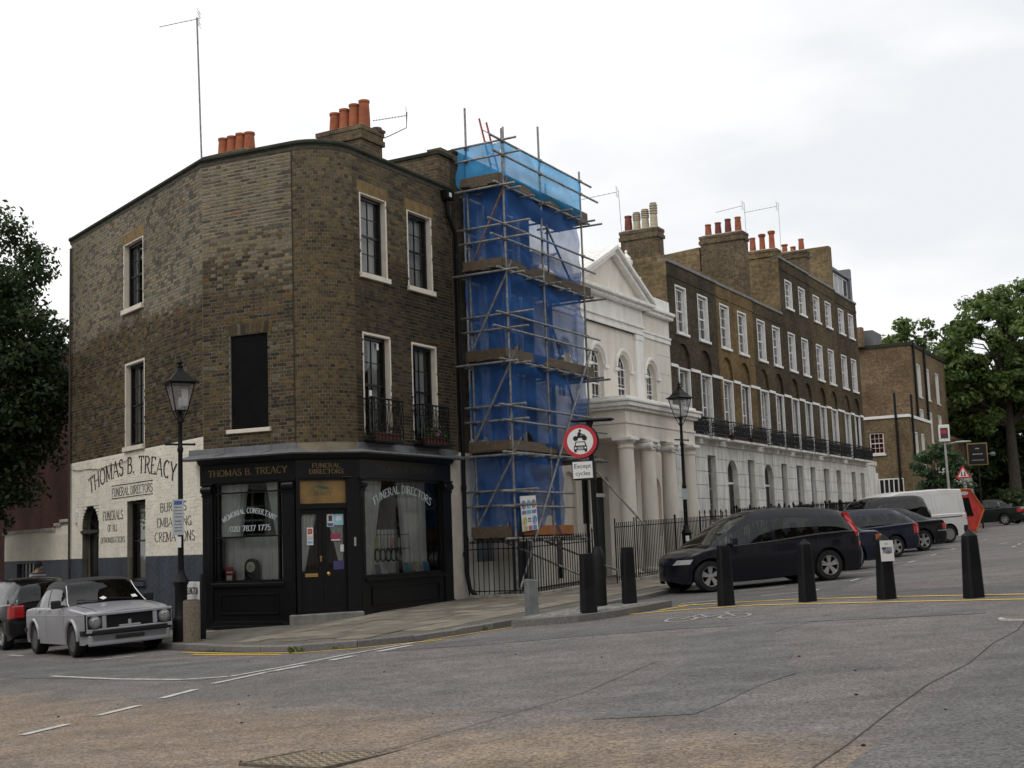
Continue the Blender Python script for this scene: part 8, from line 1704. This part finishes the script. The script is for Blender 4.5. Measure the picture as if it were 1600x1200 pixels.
spv = dict(L=4.3, W=1.8, axles=(-1.25, 1.33), wr=.36, sill=.3, paint=BLKP, taper=.06, belt=[(-2.15, .98), (-1.2, 1.10), (0, 1.06), (1.0, 1.02), (1.6, .98), (2.15, .80)], roof=[(-2.13, 1.06), (-1.95, 1.70), (-1.6, 1.81), (-.4, 1.82), (.35, 1.74), (1.05, 1.03)], wins=[(-1.95, -1.15), (-1.0, -.2), (-.1, .8)], ws=(.35, 1.05), rw=(-2.13, -1.95), rim='five')
px, py = RW(25.2, 5.75); c = Car('off_road_car', 'black off road car with spare wheel on its tailgate', 'car', carframe((px, py), HD, spv), spv); c.seams((.9, -.15, -1.08)); c.mirror(.7, 1.08); c.patch('tail_light', -2.12, -2.02, .78, .98, LORA, .01); c.bumper(-1.8, -2, .45, .68, BTRIM, .05)
b = MB(); b.lathe([(.2, -.1), (.36, -.1), (.37, -.05), (.37, .05), (.36, .1), (.1, .12)], (-2.27, 0, 1.02), 24, Matrix.Rotation(-pi/2, 4, 'Y')); b.build('spare_wheel', TYRE, c.t, c.F, smooth=True); b = MB()
for sg in (-1, 1): y0, y1 = sorted((sg*.62, sg*.8)); b.box(-2.165, -2.05, y0, y1, .76, 1.0)
b.build('tail_light_rear', LORA, c.t, c.F)
# ---- white van
WVP = carpaint('white_van_paint', (.66, .66, .65), 0, .35); spn = dict(L=5.0, W=1.95, axles=(-1.55, 1.55), wr=.33, sill=.22, paint=WVP, taper=.05, tuck=.04, tum=.10, zmax=.9, belt=[(-2.5, 1.05), (-1, 1.08), (.9, 1.08), (1.5, 1.05), (2.1, .92), (2.5, .60)], roof=[(-2.5, 1.80), (-2.42, 1.93), (-1.5, 1.98), (.2, 1.98), (.9, 1.86), (1.9, 1.02)], wins=[(.35, 1.25)], ws=(.95, 1.9), rw=(-2.9, -2.8), rim='disc', rimmat=mat('grey_steel_wheel', (.25, .25, .25), .5, metal=.4))
spn['roof'][0] = (-2.5, 1.84); c = Car('panel_van', 'white panel van with side rail parked before the red skip', 'van', carframe((15.9, 47.6), HD, spn), spn); c.seams((1.3, .25, -1.0)); c.mirror(1.3, 1.12, BTRIM)
for (xa, xb) in ((-2.2, -1.1), (-.95, .2)):
    for q in ((xa, xb, 1.02, 1.03), (xa, xb, 1.78, 1.79), (xa, xa+.01, 1.03, 1.78), (xb-.01, xb, 1.03, 1.78)): c.patch('panel_pressing', *q, mat('van_shadow_gap', (.42, .42, .42), .5), .002, nx=6, nz=6, th=.004)
c.patch('door_rail', -2.2, -.9, .93, .96, BTRIM, .008, nx=10, nz=1); c.patch('tail_light', -2.49, -2.4, .8, 1.15, LRED, .008); c.bumper(-2.2, -2, .35, .6, BTRIM, .03); c.bumper(2.0, 2, .25, .55, BTRIM, .02)
# ---- red skip
kx, ky = 20.35, 59.6; Fk = frame(kx, ky, gz(kx, ky)+.1, radians(24)) @ Matrix.Diagonal((.9, .9, .93, 1)); t = thing('skip', 'red enclosed waste skip with pointed end standing beyond the white van', 'skip', Fk); SKR = mat('skip_red', (.48, .035, .022), .55, .3, 3, .1, 20)
b = MB(); b.prism([(-.9, .0), (.35, 0), (.95, 1.05), (.15, 2.05), (-1.4, 2.05), (-1.75, 1.05)], -.9, .9); sk = b.build('body', SKR, t, bevel=.03); b = MB()
for x0, z0, x1_, z1 in ((.35, .0, .95, 1.05), (.95, 1.05, .15, 2.05), (-1.4, 2.05, .15, 2.05)):
    for y in (-.9, .9): bb = MB(); bb.tube((x0, y, z0), (x1_, y, z1), .045, 6); bb.build('rim', mat('skip_edge', (.45, .12, .025), .6), sk); b = MB(); b.prism([(-1.2, .75), (.25, .75), (.0, 1.65), (-1.05, 1.65)], -.915, -.895); b.build('side_opening', UNDER, sk); b = MB(); b.lathe([(.16, 0), (.16, .01)], (-.25, -.905, 1.87), 14, Matrix.Rotation(pi/2, 4, 'X') @ Matrix.Diagonal((1.6, .6, 1, 1))); b.build('plate', WHITEP, sk)
# ---- far cars
h2 = (-.62, .78); saloon('dark green saloon parked beyond the red skip', carframe((26.6, 70.2), (-.72, .69), sps), dict(sps, paint=carpaint('dark_green_car_paint', (.010, .016, .013), .1, .25)), LRED)
saloon('dark blue car parked last before the hedge', carframe((31.2, 76.0), (-.72, .69), sps), dict(sps), LRED)
# ================================================================ person on the side street pavement
def person():
    x, y = LWd(-8.2, -.75); F = frame(x, y, pz(x, y), radians(60)); t = thing('person', 'person with short dark hair in striped dark top walking past the door', 'person', F)
    J = {'pel': (0, 0, .93), 'sp': (0, .02, 1.15), 'ch': (0, .02, 1.36), 'nk': (0, .01, 1.50), 'hd': (0, -.02, 1.62), 'tp': (0, -.01, 1.73), 'sl': (.19, .02, 1.42), 'el': (.25, .04, 1.16), 'wl': (.24, -.08, .94), 'sr': (-.19, .02, 1.42), 'er': (-.25, .05, 1.16), 'wr': (-.24, -.04, .93), 'hl': (.1, 0, .88), 'kl': (.11, -.08, .50), 'al': (.11, .02, .09), 'fl': (.12, -.14, .04), 'hr': (-.1, 0, .88), 'kr': (-.11, .03, .49), 'ar': (-.11, .14, .1), 'fr': (-.12, .0, .04)}
    R_ = {'pel': .145, 'sp': .14, 'ch': .155, 'nk': .058, 'hd': .085, 'tp': .07, 'sl': .075, 'el': .05, 'wl': .035, 'sr': .075, 'er': .05, 'wr': .035, 'hl': .10, 'kl': .065, 'al': .045, 'fl': .04, 'hr': .10, 'kr': .065, 'ar': .045, 'fr': .04}
    E_ = [('pel', 'sp'), ('sp', 'ch'), ('ch', 'nk'), ('nk', 'hd'), ('hd', 'tp'), ('ch', 'sl'), ('sl', 'el'), ('el', 'wl'), ('ch', 'sr'), ('sr', 'er'), ('er', 'wr'), ('pel', 'hl'), ('hl', 'kl'), ('kl', 'al'), ('al', 'fl'), ('pel', 'hr'), ('hr', 'kr'), ('kr', 'ar'), ('ar', 'fr')]
    # five fingers on each wrist
    for s, w in ((1, 'wl'), (-1, 'wr')):
        wx, wy, wz = J[w]; pm = 'p'+w; J[pm] = (wx, wy-.01, wz-.075); R_[pm] = .03; E_.append((w, pm))
        for k, (dy, ln) in enumerate(((-.03, .07), (-.011, .085), (.009, .08), (.028, .06))):
            a, c_ = '%sa%d' % (pm, k), '%sb%d' % (pm, k); J[a] = (wx, wy-.01+dy, wz-.075-ln*.55); J[c_] = (wx-s*.015, wy-.015+dy, wz-.075-ln); R_[a] = .0095; R_[c_] = .008; E_ += [(pm, a), (a, c_)]
        J[pm+'t'] = (wx-s*.01, wy-.055, wz-.09); R_[pm+'t'] = .009; E_.append((pm, pm+'t'))
    ks_ = list(J); me = bpy.data.meshes.new('body'); me.from_pydata([J[k] for k in ks_], [(ks_.index(a), ks_.index(c_)) for a, c_ in E_], []); o = bpy.data.objects.new('body', me); link(o, t, F); KIDS.setdefault(t.name, []).append(o)
    sk_ = o.modifiers.new('skin', 'SKIN'); me.skin_vertices[0].data[0].use_root = True
    for i, k in enumerate(ks_): me.skin_vertices[0].data[i].radius = (R_[k], R_[k]*(.8 if k in ('pel', 'sp', 'ch') else 1))
    sb = o.modifiers.new('sub', 'SUBSURF'); sb.levels = 2; sb.render_levels = 2
    sm = mat('person_skin_cloth', (.3, .2, .15), .7)
    M = bpy.data.materials.new('person_surface'); M.use_nodes = True; tt = M.node_tree; P = tt.nodes['Principled BSDF']; P.inputs['Roughness'].default_value = .8; tc = tt.nodes.new('ShaderNodeTexCoord'); sx = tt.nodes.new('ShaderNodeSeparateXYZ'); tt.links.new(tc.outputs['Object'], sx.inputs[0]); rp = tt.nodes.new('ShaderNodeValToRGB'); e = rp.color_ramp.elements; rp.color_ramp.interpolation = 'CONSTANT'
    stops = [(0, (.02, .02, .02)), (.045, (.02, .022, .035)), (.47, (.02, .022, .035)), (.49, (.04, .042, .05))]+[(.60+.03*k, (.32, .32, .33) if k % 2 else (.035, .037, .045)) for k in range(7)]+[(.80, (.33, .21, .15))]
    while len(e) < len(stops): e.new(.5)
    for k, (p, c_) in enumerate(stops): e[k].position = p; e[k].color = (*c_, 1)
    mr = tt.nodes.new('ShaderNodeMapRange'); mr.inputs[2].default_value = 1.85; tt.links.new(sx.outputs[2], mr.inputs[0]); tt.links.new(mr.outputs[0], rp.inputs[0]); tt.links.new(rp.outputs[0], P.inputs['Base Color']); me.materials.append(M)
    b = MB(); b.lathe([(.095, 1.60), (.103, 1.66), (.098, 1.72), (.07, 1.765), (.01, 1.785)], (0, .012, 0), 16); b.build('hair', mat('dark_hair', (.010, .008, .007), .8, .4, 40, .5, 80), t, F, smooth=True)
    b = MB()
    for sx_ in (-.033, .033): b.lathe([(.001, -.004), (.011, 0), (.001, .004)], (sx_, -.103, 1.635), 8, Matrix.Rotation(pi/2, 4, 'X'))
    b.build('eyes', DARK, t, F); b = MB(); b.prism([(-.014, 1.585), (.014, 1.585), (.006, 1.63), (-.006, 1.63)], -.128, -.09); b.build('nose', mat('skin', (.33, .21, .15), .6), t, F, bevel=.006); b = MB(); b.box(-.025, .025, -.104, -.095, 1.553, 1.562); b.build('mouth', mat('lip', (.2, .08, .07), .6), t, F)
person()
